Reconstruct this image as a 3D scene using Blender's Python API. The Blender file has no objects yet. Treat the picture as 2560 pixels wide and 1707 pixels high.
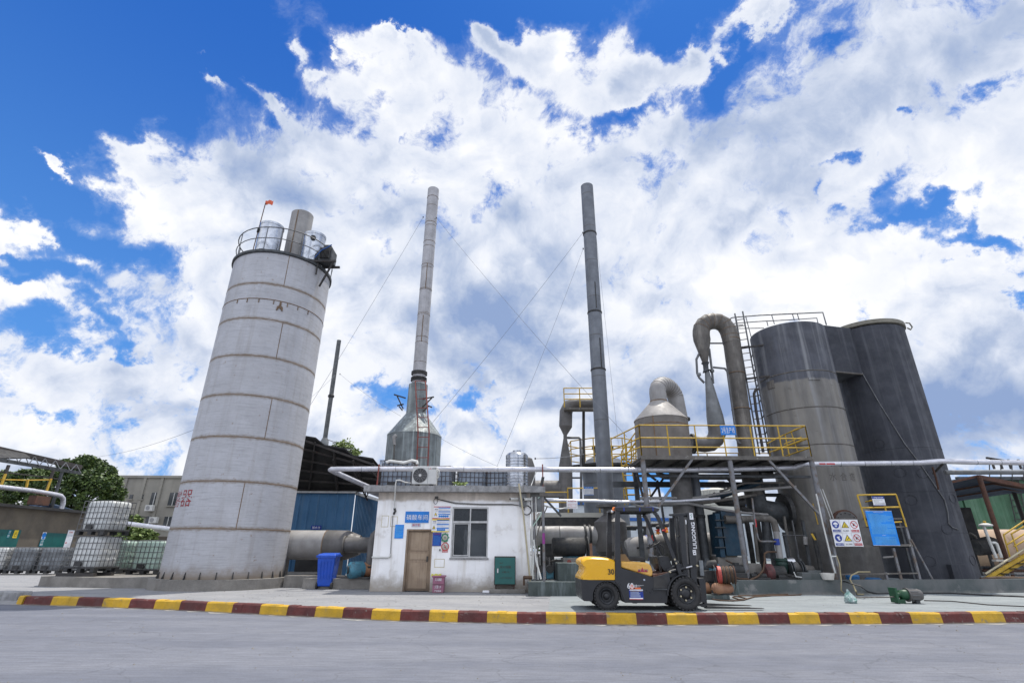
import bpy, bmesh, math, random
from math import sin, cos, tan, atan2, hypot, pi, radians, sqrt
from mathutils import Vector, Matrix
random.seed(7)
SC = bpy.context.scene
COL = SC.collection
# ------------------------------------------------------------------ camera
CH = 1.18; TH = radians(22.18); PH = radians(.31); FP = 1280.
_c, _s = cos(TH), sin(TH)
VF = Vector((0, _c, _s)); _r0 = Vector((1, 0, 0)); _u0 = Vector((0, -_s, _c))
VR = cos(PH)*_r0 + sin(PH)*_u0; VU = cos(PH)*_u0 - sin(PH)*_r0
cam = bpy.data.cameras.new('camera'); camo = bpy.data.objects.new('camera', cam); COL.objects.link(camo)
camo.matrix_world = Matrix(((VR.x, VU.x, -VF.x, 0), (VR.y, VU.y, -VF.y, 0), (VR.z, VU.z, -VF.z, CH), (0, 0, 0, 1)))
cam.sensor_width = 36; cam.lens = 18; cam.clip_start = .1; cam.clip_end = 3000
SC.camera = camo
def ray(px, py): return VF + VR*((px-1280)/FP) + VU*((853.5-py)/FP)
def PY(px, py, Y):
    q = ray(px, py); t = Y/q.y; return Vector((q.x*t, Y, CH+q.z*t))
def PZ(px, py, Z=0.):
    q = ray(px, py); t = (Z-CH)/q.z; return Vector((q.x*t, q.y*t, Z))
def PD(px, py, D):
    q = ray(px, py); t = D/hypot(q.x, q.y); return Vector((q.x*t, q.y*t, CH+q.z*t))
def AZ(px, py): q = ray(px, py); return atan2(q.x, q.y)
# ------------------------------------------------------------------ sun
SUN_EL = radians(70.5); SUN_AZ = radians(35)      # azimuth from +Y towards +X
SD = Vector((sin(SUN_AZ)*cos(SUN_EL), cos(SUN_AZ)*cos(SUN_EL), sin(SUN_EL)))
sl = bpy.data.lights.new('sun', 'SUN'); sl.energy = 4.2; sl.angle = radians(1.0); sl.color = (1, .95, .87)
so = bpy.data.objects.new('sun', sl); COL.objects.link(so); so.rotation_euler = (-SD).to_track_quat('-Z', 'Y').to_euler()
# ------------------------------------------------------------------ sky
SC.view_settings.view_transform = 'Standard'; SC.view_settings.look = 'None'
SC.view_settings.exposure = 0.12; SC.view_settings.gamma = 1
W = bpy.data.worlds.new('World'); SC.world = W; W.use_nodes = True
def sky():
    nt = W.node_tree; N = nt.nodes; L = nt.links; N.clear()
    def nd(t, **k):
        n = N.new(t)
        for a, b in k.items(): setattr(n, a, b)
        return n
    def inp(n, i, v):
        if hasattr(v, 'is_output') or hasattr(v, 'links'): L.new(v, n.inputs[i])
        else: n.inputs[i].default_value = v
    def M(op, a, b=0., c=0., clamp=False):
        n = nd('ShaderNodeMath', operation=op, use_clamp=clamp); inp(n, 0, a); inp(n, 1, b)
        if op in ('MULTIPLY_ADD',): inp(n, 2, c)
        return n.outputs[0]
    def VM(op, a, b=None, s=None):
        n = nd('ShaderNodeVectorMath', operation=op); inp(n, 0, a)
        if b is not None: inp(n, 1, b)
        if s is not None: inp(n, 'Scale', s)
        return n.outputs[1] if op in ('LENGTH', 'DOT_PRODUCT') else n.outputs[0]
    def MR(v, a, b, c=0., d=1.):
        n = nd('ShaderNodeMapRange', interpolation_type='SMOOTHSTEP'); inp(n, 0, v)
        for i, x in enumerate((a, b, c, d)): inp(n, i+1, x)
        return n.outputs[0]
    def MX(f, a, b, t='MIX'):
        n = nd('ShaderNodeMix', data_type='RGBA', blend_type=t); inp(n, 0, f); inp(n, 6, a); inp(n, 7, b); return n.outputs[2]
    tc = nd('ShaderNodeTexCoord').outputs['Generated']
    sp = nd('ShaderNodeSeparateXYZ'); L.new(tc, sp.inputs[0])
    z = M('MAXIMUM', sp.outputs[2], 0.)
    den = M('ADD', z, 1.0)
    cv = nd('ShaderNodeCombineXYZ'); L.new(M('DIVIDE', sp.outputs[0], den), cv.inputs[0]); L.new(M('DIVIDE', sp.outputs[1], den), cv.inputs[1])
    v = cv.outputs[0]
    # azimuth / elevation in degrees
    azn = M('MULTIPLY', M('ARCTAN2', sp.outputs[0], sp.outputs[1]), 57.2958)
    eln = M('MULTIPLY', M('ARCSINE', sp.outputs[2]), 57.2958)
    ae = nd('ShaderNodeCombineXYZ'); L.new(azn, ae.inputs[0]); L.new(eln, ae.inputs[1]); ae = ae.outputs[0]
    def noise(vec, sc, det, rough, dist=0., lac=2.0):
        n = nd('ShaderNodeTexNoise'); inp(n, 'Vector', vec); inp(n, 'Scale', sc); inp(n, 'Detail', det); inp(n, 'Roughness', rough); inp(n, 'Distortion', dist); inp(n, 'Lacunarity', lac)
        return n.outputs[0]
    # warp
    wn = nd('ShaderNodeTexNoise'); inp(wn, 'Vector', v); inp(wn, 'Scale', 6.); inp(wn, 'Detail', 5.)
    wv = VM('ADD', v, VM('SCALE', VM('SUBTRACT', wn.outputs[1], (.5, .5, .5)), s=.10))
    wf = nd('ShaderNodeTexNoise'); inp(wf, 'Vector', v); inp(wf, 'Scale', 22.); inp(wf, 'Detail', 7.); inp(wf, 'Roughness', .62)
    wv = VM('ADD', wv, VM('SCALE', VM('SUBTRACT', wf.outputs[1], (.5, .5, .5)), s=.018))
    ae = VM('ADD', ae, VM('SCALE', VM('MULTIPLY', VM('SUBTRACT', wf.outputs[1], (.5, .5, .5)), (1., .8, 0.)), s=9.))
    ae = VM('ADD', ae, VM('SCALE', VM('MULTIPLY', VM('SUBTRACT', wn.outputs[1], (.5, .5, .5)), (1., .8, 0.)), s=16.))
    sdir = Vector((SD.x/(SD.z+1), SD.y/(SD.z+1), 0))
    off = VM('SCALE', VM('NORMALIZE', VM('SUBTRACT', tuple(sdir), v)), s=.03)
    wv2 = VM('ADD', wv, off)
    off3 = VM('SCALE', off, s=3.)
    wv3 = VM('ADD', wv, off3)
    A = lambda vec: M('ADD', M('MULTIPLY', noise(vec, 4.2, 2., .5), .42), M('MULTIPLY', noise(vec, 11., 11., .60, 0.0), .58))
    n1 = A(wv); S_ = lambda vec: M('MULTIPLY', noise(vec, 8., 6., .52), .95)
    m1 = S_(wv); m2 = S_(wv2); n3 = noise(wv3, 3.6, 3., .5)
    n0 = noise(wv, 3.6, 3., .5)
    # bias: blobs in azimuth/elevation (px in a 2352 wide frame -> degrees)
    def blob(x, y, rx, ry, rot, amp):
        q = ray(x*1.0884, y*1.0884); a = atan2(q.x, q.y); e = atan2(q.z, hypot(q.x, q.y))
        k = 1.0884/1280*57.3
        zc = q.length; cs = 1/zc**2            # local angular scale
        mp = nd('ShaderNodeMapping', vector_type='TEXTURE'); L.new(ae, mp.inputs[0])
        rr = 1.0/zc/max(cos(e), .3)
        mp.inputs['Location'].default_value = (math.degrees(a), math.degrees(e), 0)
        mp.inputs['Rotation'].default_value = (0, 0, radians(rot))
        mp.inputs['Scale'].default_value = (rx*k*rr, ry*k/zc, 1)
        g = nd('ShaderNodeTexGradient', gradient_type='QUADRATIC_SPHERE'); L.new(mp.outputs[0], g.inputs[0])
        return g.outputs[1], amp
    neg = [(900,60,330,75,0,-.22),(850,10,330,140,0,-.55),(30,150,620,420,25,-.95),(480,40,560,190,0,-.75),(1150,10,620,135,0,-.75),(1560,35,160,120,0,-.6),(130,430,190,150,0,-.4),(330,560,110,70,30,-.18),
      (1660,150,120,90,35,-.42),(1180,215,170,80,-10,-.22),(1420,245,300,55,0,-.25),(1060,160,110,130,0,-.15),(1905,70,60,40,20,-.25),(2290,205,120,70,0,-.25),(2070,240,50,35,0,-.2),
      (1885,345,55,38,0,-.26),(1900,420,38,70,0,-.2),(2090,500,240,48,-12,-.37),(2280,570,190,60,-28,-.42),(1980,470,90,40,0,-.2),(2345,640,80,60,-30,-.35),
      (190,545,170,75,20,-.60),(120,630,190,50,0,-.42),(30,650,120,50,0,-.4),(50,790,170,80,0,-.42),(250,800,120,50,-15,-.36),(230,730,60,60,0,-.2),(40,590,80,40,0,-.3),
      (900,890,150,60,-15,-.34),(1070,920,90,50,0,-.34),(820,420,50,90,-40,-.15),(930,320,60,30,0,-.15),(620,250,120,40,-20,-.12),(60,960,200,40,0,-.14),(760,740,80,60,0,-.1),
      (1500,1100,200,90,0,-.5),(300,930,90,40,0,-.1),(420,850,80,60,0,-.1),(640,280,70,35,-20,-.12)]
    pos = [(1290,620,200,120,0,.12),(560,170,150,50,-20,.22),(1960,400,120,60,0,.12),(915,310,130,110,0,.22),(855,430,110,90,0,.24),(1160,470,130,110,0,.22),(1380,330,160,60,0,.12),(1730,470,120,80,0,.12),(880,75,65,55,0,.62),(930,100,50,40,-20,.4),(700,75,40,50,0,.33),(750,105,30,25,0,.35),(470,140,90,40,-25,.42),(1120,115,110,60,-15,.42),(1230,150,90,70,-20,.3),(1450,180,150,80,0,.42),(165,352,55,42,-20,.55),
      (1720,30,190,55,15,.5),(1600,90,30,60,0,.3),(620,200,200,60,-20,.3),(850,180,300,90,0,.25),(300,310,140,70,-20,.3),(100,520,160,60,-15,.3),(2340,480,90,60,-20,.2),(1250,620,900,420,0,.14),(2000,200,500,260,0,.12),(2150,650,350,140,20,.12),(560,480,420,230,0,.14),(1350,900,900,260,0,.14),(2200,850,500,260,0,.22),(500,950,600,200,0,.10),(1900,1050,900,150,0,.12),(250,400,100,100,0,.15)]
    bias = None
    for b in neg+pos:
        g, amp = blob(*b)
        bias = M('MULTIPLY_ADD', g, amp, bias if bias is not None else 0.)
    # extra detail on the density
    hi = noise(wv, 34., 9., .70)
    dens = M('ADD', M('ADD', n1, bias), M('MULTIPLY', M('SUBTRACT', hi, .5), .42))
    back = MR(sp.outputs[1], .15, -.5)            # unseen cloud behind the camera, added and brightened to fill front faces
    dens = M('ADD', dens, M('MULTIPLY', back, .12))
    cover = MR(dens, .375, .50)
    # shading
    lit = M('MULTIPLY_ADD', M('SUBTRACT', m2, m1), -2.3, .0)      # negative gradient towards the sun = lit side
    lit2 = M('MULTIPLY', M('SUBTRACT', n0, n3), 1.9)
    thick = MR(dens, .48, .78)
    sh = M('ADD', M('ADD', lit, lit2), .75)
    sh = M('SUBTRACT', sh, M('MULTIPLY', thick, .26), clamp=True)
    gb = [(1150,680,260,160,0,.25),(520,620,300,200,0,.16),(1130,830,560,240,0,.62),(1750,420,340,200,0,.18),(2150,80,400,200,-20,.32),(700,420,300,180,0,.3),(2200,980,700,300,0,.75),(2330,700,200,120,0,.2),(1650,950,500,160,0,.55),(450,800,250,120,0,.18),(2050,620,200,60,0,.22),(60,1080,300,100,0,.25)]
    gs = None
    for b in gb:
        g, amp = blob(*b); gs = M('MULTIPLY_ADD', g, amp, gs if gs is not None else 0.)
    sh = M('SUBTRACT', sh, gs, clamp=True)
    ccol = nd('ShaderNodeValToRGB'); L.new(sh, ccol.inputs[0]); cr = ccol.color_ramp
    cr.elements[0].position = 0.; cr.elements[0].color = (2.7, 3.7, 6.0, 1)
    cr.elements[1].position = 1.; cr.elements[1].color = (9.3, 9.4, 9.7, 1)
    e = cr.elements.new(.32); e.color = (4.5, 5.3, 7.0, 1)
    e = cr.elements.new(.62); e.color = (7.0, 7.5, 8.6, 1)
    st = nd('ShaderNodeTexSky', sky_type='NISHITA', sun_disc=False); st.sun_elevation = SUN_EL; st.sun_rotation = SUN_AZ
    st.altitude = 0; st.air_density = 1.0; st.dust_density = .6; st.ozone_density = 2.
    blue = MX(1., st.outputs[0], (.26, .78, 1.45, 1), 'MULTIPLY')
    grad = MX(MR(sp.outputs[2], .12, .85), (1.3, 3.5, 7.8, 1), (.20, 1.15, 5.0, 1)); blue = MX(.7, blue, grad)
    # thin veil
    veil = MR(dens, .26, .46, 0., .2)
    blue = MX(veil, blue, (7., 7.8, 9.2, 1))
    cc = VM('SCALE', ccol.outputs[0], s=M('MULTIPLY_ADD', back, .65, 1.))
    col = MX(cover, blue, cc)
    # low haze and ground side
    hz = MR(sp.outputs[2], .0, .14, .35, 0.)
    col = MX(hz, col, (6.6, 7.2, 8.4, 1))
    bg = nd('ShaderNodeBackground'); L.new(col, bg.inputs[0]); bg.inputs[1].default_value = .1
    o = nd('ShaderNodeOutputWorld'); L.new(bg.outputs[0], o.inputs[0])
sky()
# ------------------------------------------------------------------ materials
def _n(nt, t, **k):
    n = nt.nodes.new(t)
    for a, b in k.items(): setattr(n, a, b)
    return n
def c4(c): return (c[0], c[1], c[2], 1.)
MATS = {}
def mat(name, c1, c2=None, rough=.6, metal=0., ns=2.5, var=1., streak=0., scol=(.05, .04, .03), skx=3., skz=.25, spot=0., spcol=(.12, .05, .02), sps=6., spw=.08,
        zd=None, top=None, rings=None, bump=.0, bs=30., brush=0., emit=None, alpha=None, trans=0., stretch=None, fine=0., cracks=0.):
    if name in MATS: return MATS[name]
    m = bpy.data.materials.new(name); m.use_nodes = True; nt = m.node_tree; L = nt.links
    b = nt.nodes['Principled BSDF']
    tc = _n(nt, 'ShaderNodeTexCoord').outputs['Object']
    def mp(v, s): n = _n(nt, 'ShaderNodeMapping'); L.new(v, n.inputs[0]); n.inputs['Scale'].default_value = s; return n.outputs[0]
    def noise(v, s, d=5., r=.6): n = _n(nt, 'ShaderNodeTexNoise'); L.new(v, n.inputs['Vector']); n.inputs['Scale'].default_value = s; n.inputs['Detail'].default_value = d; n.inputs['Roughness'].default_value = r; return n.outputs[0]
    def mr(v, a, e, lo=0., hi=1.):
        n = _n(nt, 'ShaderNodeMapRange', interpolation_type='SMOOTHSTEP'); L.new(v, n.inputs[0])
        for i, x in enumerate((a, e, lo, hi)): n.inputs[i+1].default_value = x
        return n.outputs[0]
    def mx(f, a, c, t='MIX'):
        n = _n(nt, 'ShaderNodeMix', data_type='RGBA', blend_type=t)
        for i, v in ((0, f), (6, a), (7, c)):
            if hasattr(v, 'links'): L.new(v, n.inputs[i])
            else: n.inputs[i].default_value = v if i == 0 else c4(v)
        return n.outputs[2]
    def ma(op, a, c=0., clamp=False):
        n = _n(nt, 'ShaderNodeMath', operation=op, use_clamp=clamp)
        for i, v in ((0, a), (1, c)):
            if hasattr(v, 'links'): L.new(v, n.inputs[i])
            else: n.inputs[i].default_value = v
        return n.outputs[0]
    c2 = c2 or tuple(x*.8 for x in c1)
    v0 = mp(tc, stretch) if stretch else tc
    col = mx(mr(noise(v0, ns, 6.), .35, .65), c1, c2)
    if fine: col = mx(mr(noise(v0, ns*14, 4., .7), .3, .7, 0., fine), col, tuple(x*.45 for x in c1))
    sep = _n(nt, 'ShaderNodeSeparateXYZ'); L.new(tc, sep.inputs[0]); z = sep.outputs[2]
    if brush: col = mx(mr(noise(mp(tc, (1.2, 1.2, 26.)), 1.6, 4.), .45, .75, 0., brush), col, tuple(x*.55 for x in c1))
    if top:      # painted zone above a ragged line: (z, width, color)
        zz = ma('ADD', z, ma('MULTIPLY', ma('SUBTRACT', noise(mp(tc, (1.4, 1.4, .8)), 1.5, 5.), .5), top[1]*3))
        tcol = mx(mr(noise(tc, 1.2, 7.), .3, .7), top[2], tuple(x*1.6 for x in top[2]))
        tcol = mx(mr(noise(mp(tc, (3, 3, .15)), 1.5, 5.), .5, .72, 0., .45), tcol, tuple(x*2.2 for x in top[2]))
        col = mx(mr(zz, top[0]-.05, top[0]+.05), col, tcol)
    if streak: col = mx(mr(noise(mp(tc, (skx, skx, skz)), 1.3, 5., .65), .48, .72, 0., streak), col, scol)
    if rings:    # weld stains: (spacing, offset, halfwidth, color)
        q = ma('FRACT', ma('DIVIDE', ma('SUBTRACT', z, rings[1]), rings[0]))
        dd = ma('MULTIPLY', ma('SUBTRACT', .5, ma('ABSOLUTE', ma('SUBTRACT', q, .5))), rings[0])
        dd = ma('ADD', dd, ma('MULTIPLY', ma('SUBTRACT', noise(mp(tc, (3, 3, 9)), 2.2, 5.), .5), rings[2]*1.5))
        col = mx(mr(dd, rings[2], 0., 0., .85), col, rings[3])
    if spot: col = mx(mr(noise(tc, sps, 6., .65), .5+spw*1.4, .5+spw*2.6, 0., spot), col, spcol)
    if zd:       # dirt, on the old tower painted-in shade, rising from the foot: (z0, z1, color)
        zz = ma('ADD', z, ma('MULTIPLY', ma('SUBTRACT', noise(tc, 2.2, 7., .7), .5), (zd[1]-zd[0])*1.6))
        col = mx(mr(zz, zd[1], zd[0], 0., .85), col, zd[2])
    if cracks:
        vo = _n(nt, 'ShaderNodeTexVoronoi', feature='DISTANCE_TO_EDGE'); vo.inputs['Scale'].default_value = .35
        wv = _n(nt, 'ShaderNodeVectorMath', operation='ADD'); L.new(tc, wv.inputs[0]); nn = _n(nt, 'ShaderNodeTexNoise'); nn.inputs['Scale'].default_value = 1.2; nn.inputs['Detail'].default_value = 6.; L.new(tc, nn.inputs['Vector']); L.new(nn.outputs[1], wv.inputs[1]); L.new(wv.outputs[0], vo.inputs['Vector'])
        col = mx(mr(vo.outputs[0], .006, .0, 0., cracks), col, tuple(x*.35 for x in c1))
    L.new(col, b.inputs['Base Color'])
    b.inputs['Metallic'].default_value = metal
    rr = mr(noise(tc, ns*2.3, 4.), .3, .7, max(rough-.12, .02), min(rough+.14, 1.)); L.new(rr, b.inputs['Roughness'])
    if bump:
        bn = _n(nt, 'ShaderNodeBump'); bn.inputs['Strength'].default_value = bump; bn.inputs['Distance'].default_value = .02
        L.new(noise(v0, bs, 5.), bn.inputs['Height']); L.new(bn.outputs[0], b.inputs['Normal'])
    if alpha: b.inputs['Alpha'].default_value = alpha
    if trans: b.inputs['Transmission Weight'].default_value = trans
    if emit: b.inputs['Emission Color'].default_value = c4(emit); b.inputs['Emission Strength'].default_value = 1.
    MATS[name] = m; return m
def m(name): return MATS[name]
RUST = (.10, .045, .02); GRIME = (.07, .055, .04)
mat('silo_steel', (.455, .458, .485), (.405, .405, .425), .6, .1, ns=1.0, streak=.38, scol=(.21, .185, .155), skx=2.0, skz=.08, spot=.65, spcol=(.20, .12, .06), sps=6.5, spw=.085, rings=(1.466, .01, .11, (.19, .15, .11)), brush=.6, bump=.15, bs=14, zd=(0., .5, (.22, .18, .14)), fine=.12)
mat('weld', (.12, .075, .045), (.2, .14, .09), .8, 0, ns=5)
mat('galv', (0.204, 0.212, 0.221), (0.145, 0.153, 0.157), .55, .3, ns=2, streak=.5, scol=(.11, .10, .09), skx=5, skz=.3, spot=.4, spcol=RUST, sps=4)
mat('galv_blue', (0.183, 0.197, 0.220), (0.133, 0.144, 0.164), .62, .2, ns=1.3, streak=.4, scol=(.10, .11, .12), skx=5, skz=.2, rings=(2.1, .1, .03, (.09, .08, .07)))
mat('stack_steel', (.42, .415, .43), (.33, .325, .335), .62, .15, ns=2, streak=.3, scol=(.20, .18, .16), skx=6, skz=.1, rings=(1.42, .1, .035, (.09, .055, .03)), bump=.1)
mat('furnace_steel', (.21, .235, .24), (.13, .145, .15), .55, .25, ns=1.6, streak=.9, scol=(.46, .53, .53), skx=4.5, skz=.12, spot=.5, spcol=(.10, .07, .04), sps=3)  # pale streaks paint the brighter facets into the colour
mat('duct_brown', (0.122, 0.110, 0.097), (0.081, 0.074, 0.067), .65, .1, ns=2, streak=.5, scol=(.30, .28, .25), skx=3, skz=.5, spot=.3, spcol=(.06, .04, .03), sps=4, bump=.15)
mat('duct_grey', (0.137, 0.130, 0.128), (0.094, 0.090, 0.086), .6, .15, ns=2, streak=.3, scol=(.10, .09, .08), skx=3, skz=.6, spot=.3, spcol=RUST, sps=5)
mat('duct_light', (0.313, 0.304, 0.294), (0.239, 0.230, 0.225), .6, .15, ns=1.6, streak=.4, scol=(.2, .18, .17), skx=5, skz=.5)
mat('vessel', (0.194, 0.176, 0.163), (0.141, 0.130, 0.119), .6, .15, ns=1.4, streak=.55, scol=(.13, .115, .10), skx=3, skz=.12, spot=.35, spcol=RUST, sps=3)
mat('cone', (.36, .34, .32), (.27, .255, .24), .55, .2, ns=2.2, streak=.4, scol=(.22, .19, .17), skx=3, skz=1, spot=.3, spcol=RUST, sps=4)
mat('alu_pipe', (.62, .62, .66), (.48, .48, .52), .38, .55, ns=3, stretch=(1, 3, 3), bump=.1, bs=6)
mat('foil', (.50, .52, .56), (.36, .38, .42), .22, .9, ns=4, streak=.7, scol=(.12, .14, .18), skx=3.5, skz=.05, bump=.12, bs=4)  # dark streaks paint vertical reflection stripes into the colour
mat('tower_dark', (0.031, 0.034, 0.043), (0.047, 0.050, 0.062), .8, 0, ns=1.0, streak=.55, scol=(.11, .115, .13), skx=3., skz=.10, bump=.2, bs=9)
mat('tower_old', (0.205, 0.192, 0.171), (0.124, 0.119, 0.113), .7, 0, ns=1.4, stretch=(1.6, 1.6, .22), streak=.7, scol=(.26, .265, .275), skx=2.2, skz=.07, spot=.35, spcol=(.06, .05, .042), sps=2.2, zd=(0., 3.0, (.065, .060, .055)), top=(7.25, .11, (.050, .053, .064)), bump=.2, bs=9)  # dark foot tone paints in the deep shade under the platform
mat('tower_rim', (.22, .205, .165), (.16, .15, .12), .7, 0, ns=3)
mat('conc', (.25, .235, .215), (.175, .165, .15), .9, 0, ns=2.2, streak=.4, scol=(.12, .105, .09), skx=3, skz=.5, bump=.3, bs=22, fine=.35)
mat('conc_green', (0.038, 0.052, 0.049), (0.070, 0.087, 0.084), .75, 0, ns=1.6, streak=.5, scol=(.22, .26, .27), skx=4, skz=.5, bump=.25)
mat('bund', (0.136, 0.140, 0.140), (0.072, 0.089, 0.089), .8, 0, ns=.8, streak=.5, scol=(.07, .08, .075), skx=3, skz=.7, spot=.5, spcol=(.30, .29, .28), sps=1.3, bump=.25, zd=(-.05, .1, (.25, .24, .22)))
mat('wall_white', (.86, .855, .86), (.79, .785, .785), .85, 0, ns=1.5, streak=.45, scol=(.50, .45, .38), skx=3., skz=.25, spot=.28, spcol=(.42, .38, .34), sps=1.5, spw=.05, zd=(.05, .55, (.26, .22, .17)), top=(2.66, .07, (.36, .32, .28)), bump=.15, bs=18)
mat('slab', (.40, .40, .40), (.24, .24, .245), .9, 0, ns=3., streak=.65, scol=(.10, .095, .09), skx=7, skz=3, fine=.6, bump=.5, bs=16)
mat('soffit', (.42, .36, .30), (.32, .27, .22), .9)
mat('wood', (.30, .225, .16), (.22, .16, .11), .75, 0, ns=2., streak=.6, scol=(.14, .095, .06), skx=14, skz=.5, bump=.25, zd=(.0, .35, (.12, .085, .06)))
mat('wood_panel', (.34, .26, .185), (.25, .185, .13), .75, 0, ns=2., streak=.6, scol=(.15, .10, .065), skx=16, skz=.4, bump=.25)
mat('alu_frame', (.50, .50, .50), (.38, .38, .37), .5, .4, ns=4)
mat('board_white', (.62, .64, .64), None, .6)
mat('wood_frame', (.32, .27, .21), (.24, .20, .16), .8)
mat('blue_sheet', (.035, .125, .25), (.05, .15, .29), .5, .1, ns=1.2, streak=.45, scol=(.09, .15, .21), skx=5, skz=.4)
mat('roof_dark', (0.021, 0.021, 0.023), (0.036, 0.035, 0.034), .8, 0, ns=1.5)
mat('dark_steel', (0.034, 0.032, 0.032), (0.053, 0.045, 0.041), .7, .1, ns=4, spot=.5, spcol=(.12, .05, .03), sps=5)
mat('rust_steel', (.12, .055, .035), (.075, .04, .03), .8, .1, ns=6)
mat('red_oxide', (.24, .05, .04), (.16, .045, .035), .7, 0, ns=6)
mat('post_steel', (0.194, 0.198, 0.216), (0.128, 0.123, 0.119), .7, .1, ns=4, spot=.7, spcol=(.14, .10, .075), sps=4, spw=.03, streak=.4, scol=(.13, .10, .08), skx=9, skz=.8)
mat('rail_yellow', (.54, .345, .03), (.40, .25, .025), .6, 0, ns=5, spot=.4, spcol=(.16, .08, .03), sps=8)
mat('deck_edge', (0.145, 0.132, 0.119), (0.093, 0.085, 0.076), .8, 0, ns=3, spot=.6, spcol=(.38, .36, .33), sps=7, spw=.06)
mat('grey_steel', (0.150, 0.154, 0.161), (0.105, 0.105, 0.109), .6, .3, ns=4)
mat('chimney3', (.075, .08, .085), (.12, .125, .125), .6, .3, ns=5)
mat('pvc', (.62, .62, .60), (.5, .5, .48), .5)
mat('pvc_beige', (.50, .44, .30), None, .5)
mat('kerb_red', (.135, .030, .026), (.085, .024, .022), .75, 0, ns=3, fine=.35, bump=.4, bs=25, spot=.85, spcol=(.22, .19, .17), sps=7, spw=.075, zd=(-.205, -.165, (.19, .175, .15)))
mat('kerb_yellow', (.60, .355, .018), (.44, .27, .022), .7, 0, ns=3, fine=.3, bump=.4, bs=25, spot=.8, spcol=(.24, .19, .11), sps=6, spw=.065, zd=(-.205, -.165, (.20, .18, .14)))
mat('yard', (.27, .27, .275), (.215, .218, .23), .9, 0, ns=.55, stretch=(1., 2.2, 1.), fine=.30, spot=.5, spcol=(.36, .36, .355), sps=.9, spw=.0, bump=.5, bs=18, cracks=.6)
mat('road', (.175, .184, .216), (.128, .138, .172), .85, 0, ns=.5, stretch=(.28, 2.0, 1.), fine=.55, spot=.6, spcol=(.075, .08, .10), sps=42, spw=.035, bump=.45, bs=30, cracks=.5)
mat('floor_teal', (.20, .225, .23), (.13, .15, .155), .8, 0, ns=.9, fine=.2)
mat('ibc_white', (.62, .63, .62), (.50, .52, .51), .45, 0, ns=2)
mat('ibc_green', (.42, .55, .47), (.36, .48, .42), .45, 0, ns=2)
mat('ibc_grey', (.30, .32, .34), (.4, .41, .42), .5, 0, ns=2)
mat('ibc_slate', (.23, .27, .33), (.17, .20, .25), .5, 0, ns=2)
mat('ibc_dirty', (.22, .24, .26), (.12, .13, .14), .6, 0, ns=2.5)
mat('cage', (.10, .10, .105), (.15, .15, .155), .6, .3, ns=8)
mat('cage_rust', (.045, .04, .04), (.07, .05, .045), .7, .2, ns=8)
mat('black_plastic', (.018, .018, .02), (.03, .03, .03), .55)
mat('bin_blue', (.008, .075, .48), (.006, .06, .38), .4, 0, ns=3)
mat('bin_pink', (.30, .115, .18), (.24, .10, .15), .6, 0, ns=3, zd=(-.1, .12, (.2, .12, .12)))
mat('cab_green', (.010, .105, .095), (.008, .085, .08), .4, 0, ns=2)
mat('cab_dark', (.035, .025, .022), (.05, .03, .025), .7)
mat('motor_teal', (.06, .22, .30), (.04, .13, .18), .55, 0, ns=4, spot=.5, spcol=(.05, .05, .05), sps=5, spw=.03)
mat('mach_grey', (0.068, 0.074, 0.080), (0.040, 0.043, 0.046), .6, .2, ns=4, spot=.4, spcol=RUST, sps=5)
mat('mach_dark', (.025, .026, .028), (.05, .048, .045), .7, .1, ns=4, spot=.4, spcol=(.09, .05, .03), sps=5)
mat('hx_blue', (0.006, 0.041, 0.075), (0.009, 0.030, 0.053), .6, 0, ns=3, spot=.4, spcol=(.06, .04, .035), sps=3)
mat('fk_yellow', (.78, .42, .015), (.72, .38, .014), .28, 0, ns=1)
mat('fk_black', (.016, .017, .020), (.022, .023, .026), .38, 0, ns=3)
mat('fk_hood', (.70, .41, .10), (.62, .34, .06), .3, 0, ns=6, bump=.5, bs=12)
mat('rubber', (.022, .022, .023), (.035, .034, .034), .8, 0, ns=6, bump=.3)
mat('steel_bright', (.6, .6, .62), None, .25, .9)
mat('blue_film', (.02, .025, .12), (.03, .04, .2), .3)
mat('brown_card', (.28, .18, .09), None, .9)
mat('red', (.50, .025, .02), None, .5)
mat('orange', (.85, .22, .03), None, .4)
mat('flag_red', (.72, .14, .06), None, .7)
mat('amber', (.75, .28, .02), None, .3)
mat('s_blue', (.005, .19, .62), None, .45)
mat('s_blue2', (.0, .24, .78), None, .4)
mat('s_navy', (.006, .035, .28), None, .4)
mat('s_white', (.80, .80, .82), None, .45)
mat('s_line', (.10, .42, .80), None, .5)
mat('s_pale', (.50, .56, .66), None, .5)
mat('s_red', (.50, .03, .035), None, .5)
mat('s_red_old', (.26, .03, .035), (.2, .03, .03), .6)
mat('s_yellow', (.80, .60, .03), None, .45)
mat('s_black', (.015, .015, .015), None, .5)
mat('s_green', (.0, .20, .10), None, .5)
mat('s_teal', (.0, .16, .20), None, .5)
mat('s_grey', (.25, .25, .26), None, .6)
mat('s_faint', (.12, .11, .10), None, .8)
mat('s_bluerail', (.02, .05, .35), None, .5)
mat('glass', (.03, .04, .05), (.05, .06, .07), .06, 0, ns=1.2, alpha=.42)
mat('glass_dark', (.03, .035, .04), (.05, .055, .06), .12, 0, ns=1)
mat('ac_white', (.55, .55, .53), (.46, .46, .45), .5)
mat('shed_wall', (0.145, 0.123, 0.093), (0.106, 0.091, 0.072), .9, 0, ns=1.0, streak=.3, scol=(.10, .085, .07), skx=2, skz=.4, spot=.3, spcol=(.09, .08, .07), sps=1.2, bump=.2)
mat('bld_tile', (.27, .255, .22), (.215, .205, .18), .8, 0, ns=.5, streak=.5, scol=(.19, .175, .15), skx=.8, skz=.06)
mat('bld_cream', (.50, .49, .44), (.40, .39, .35), .8, 0, ns=.5)
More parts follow.
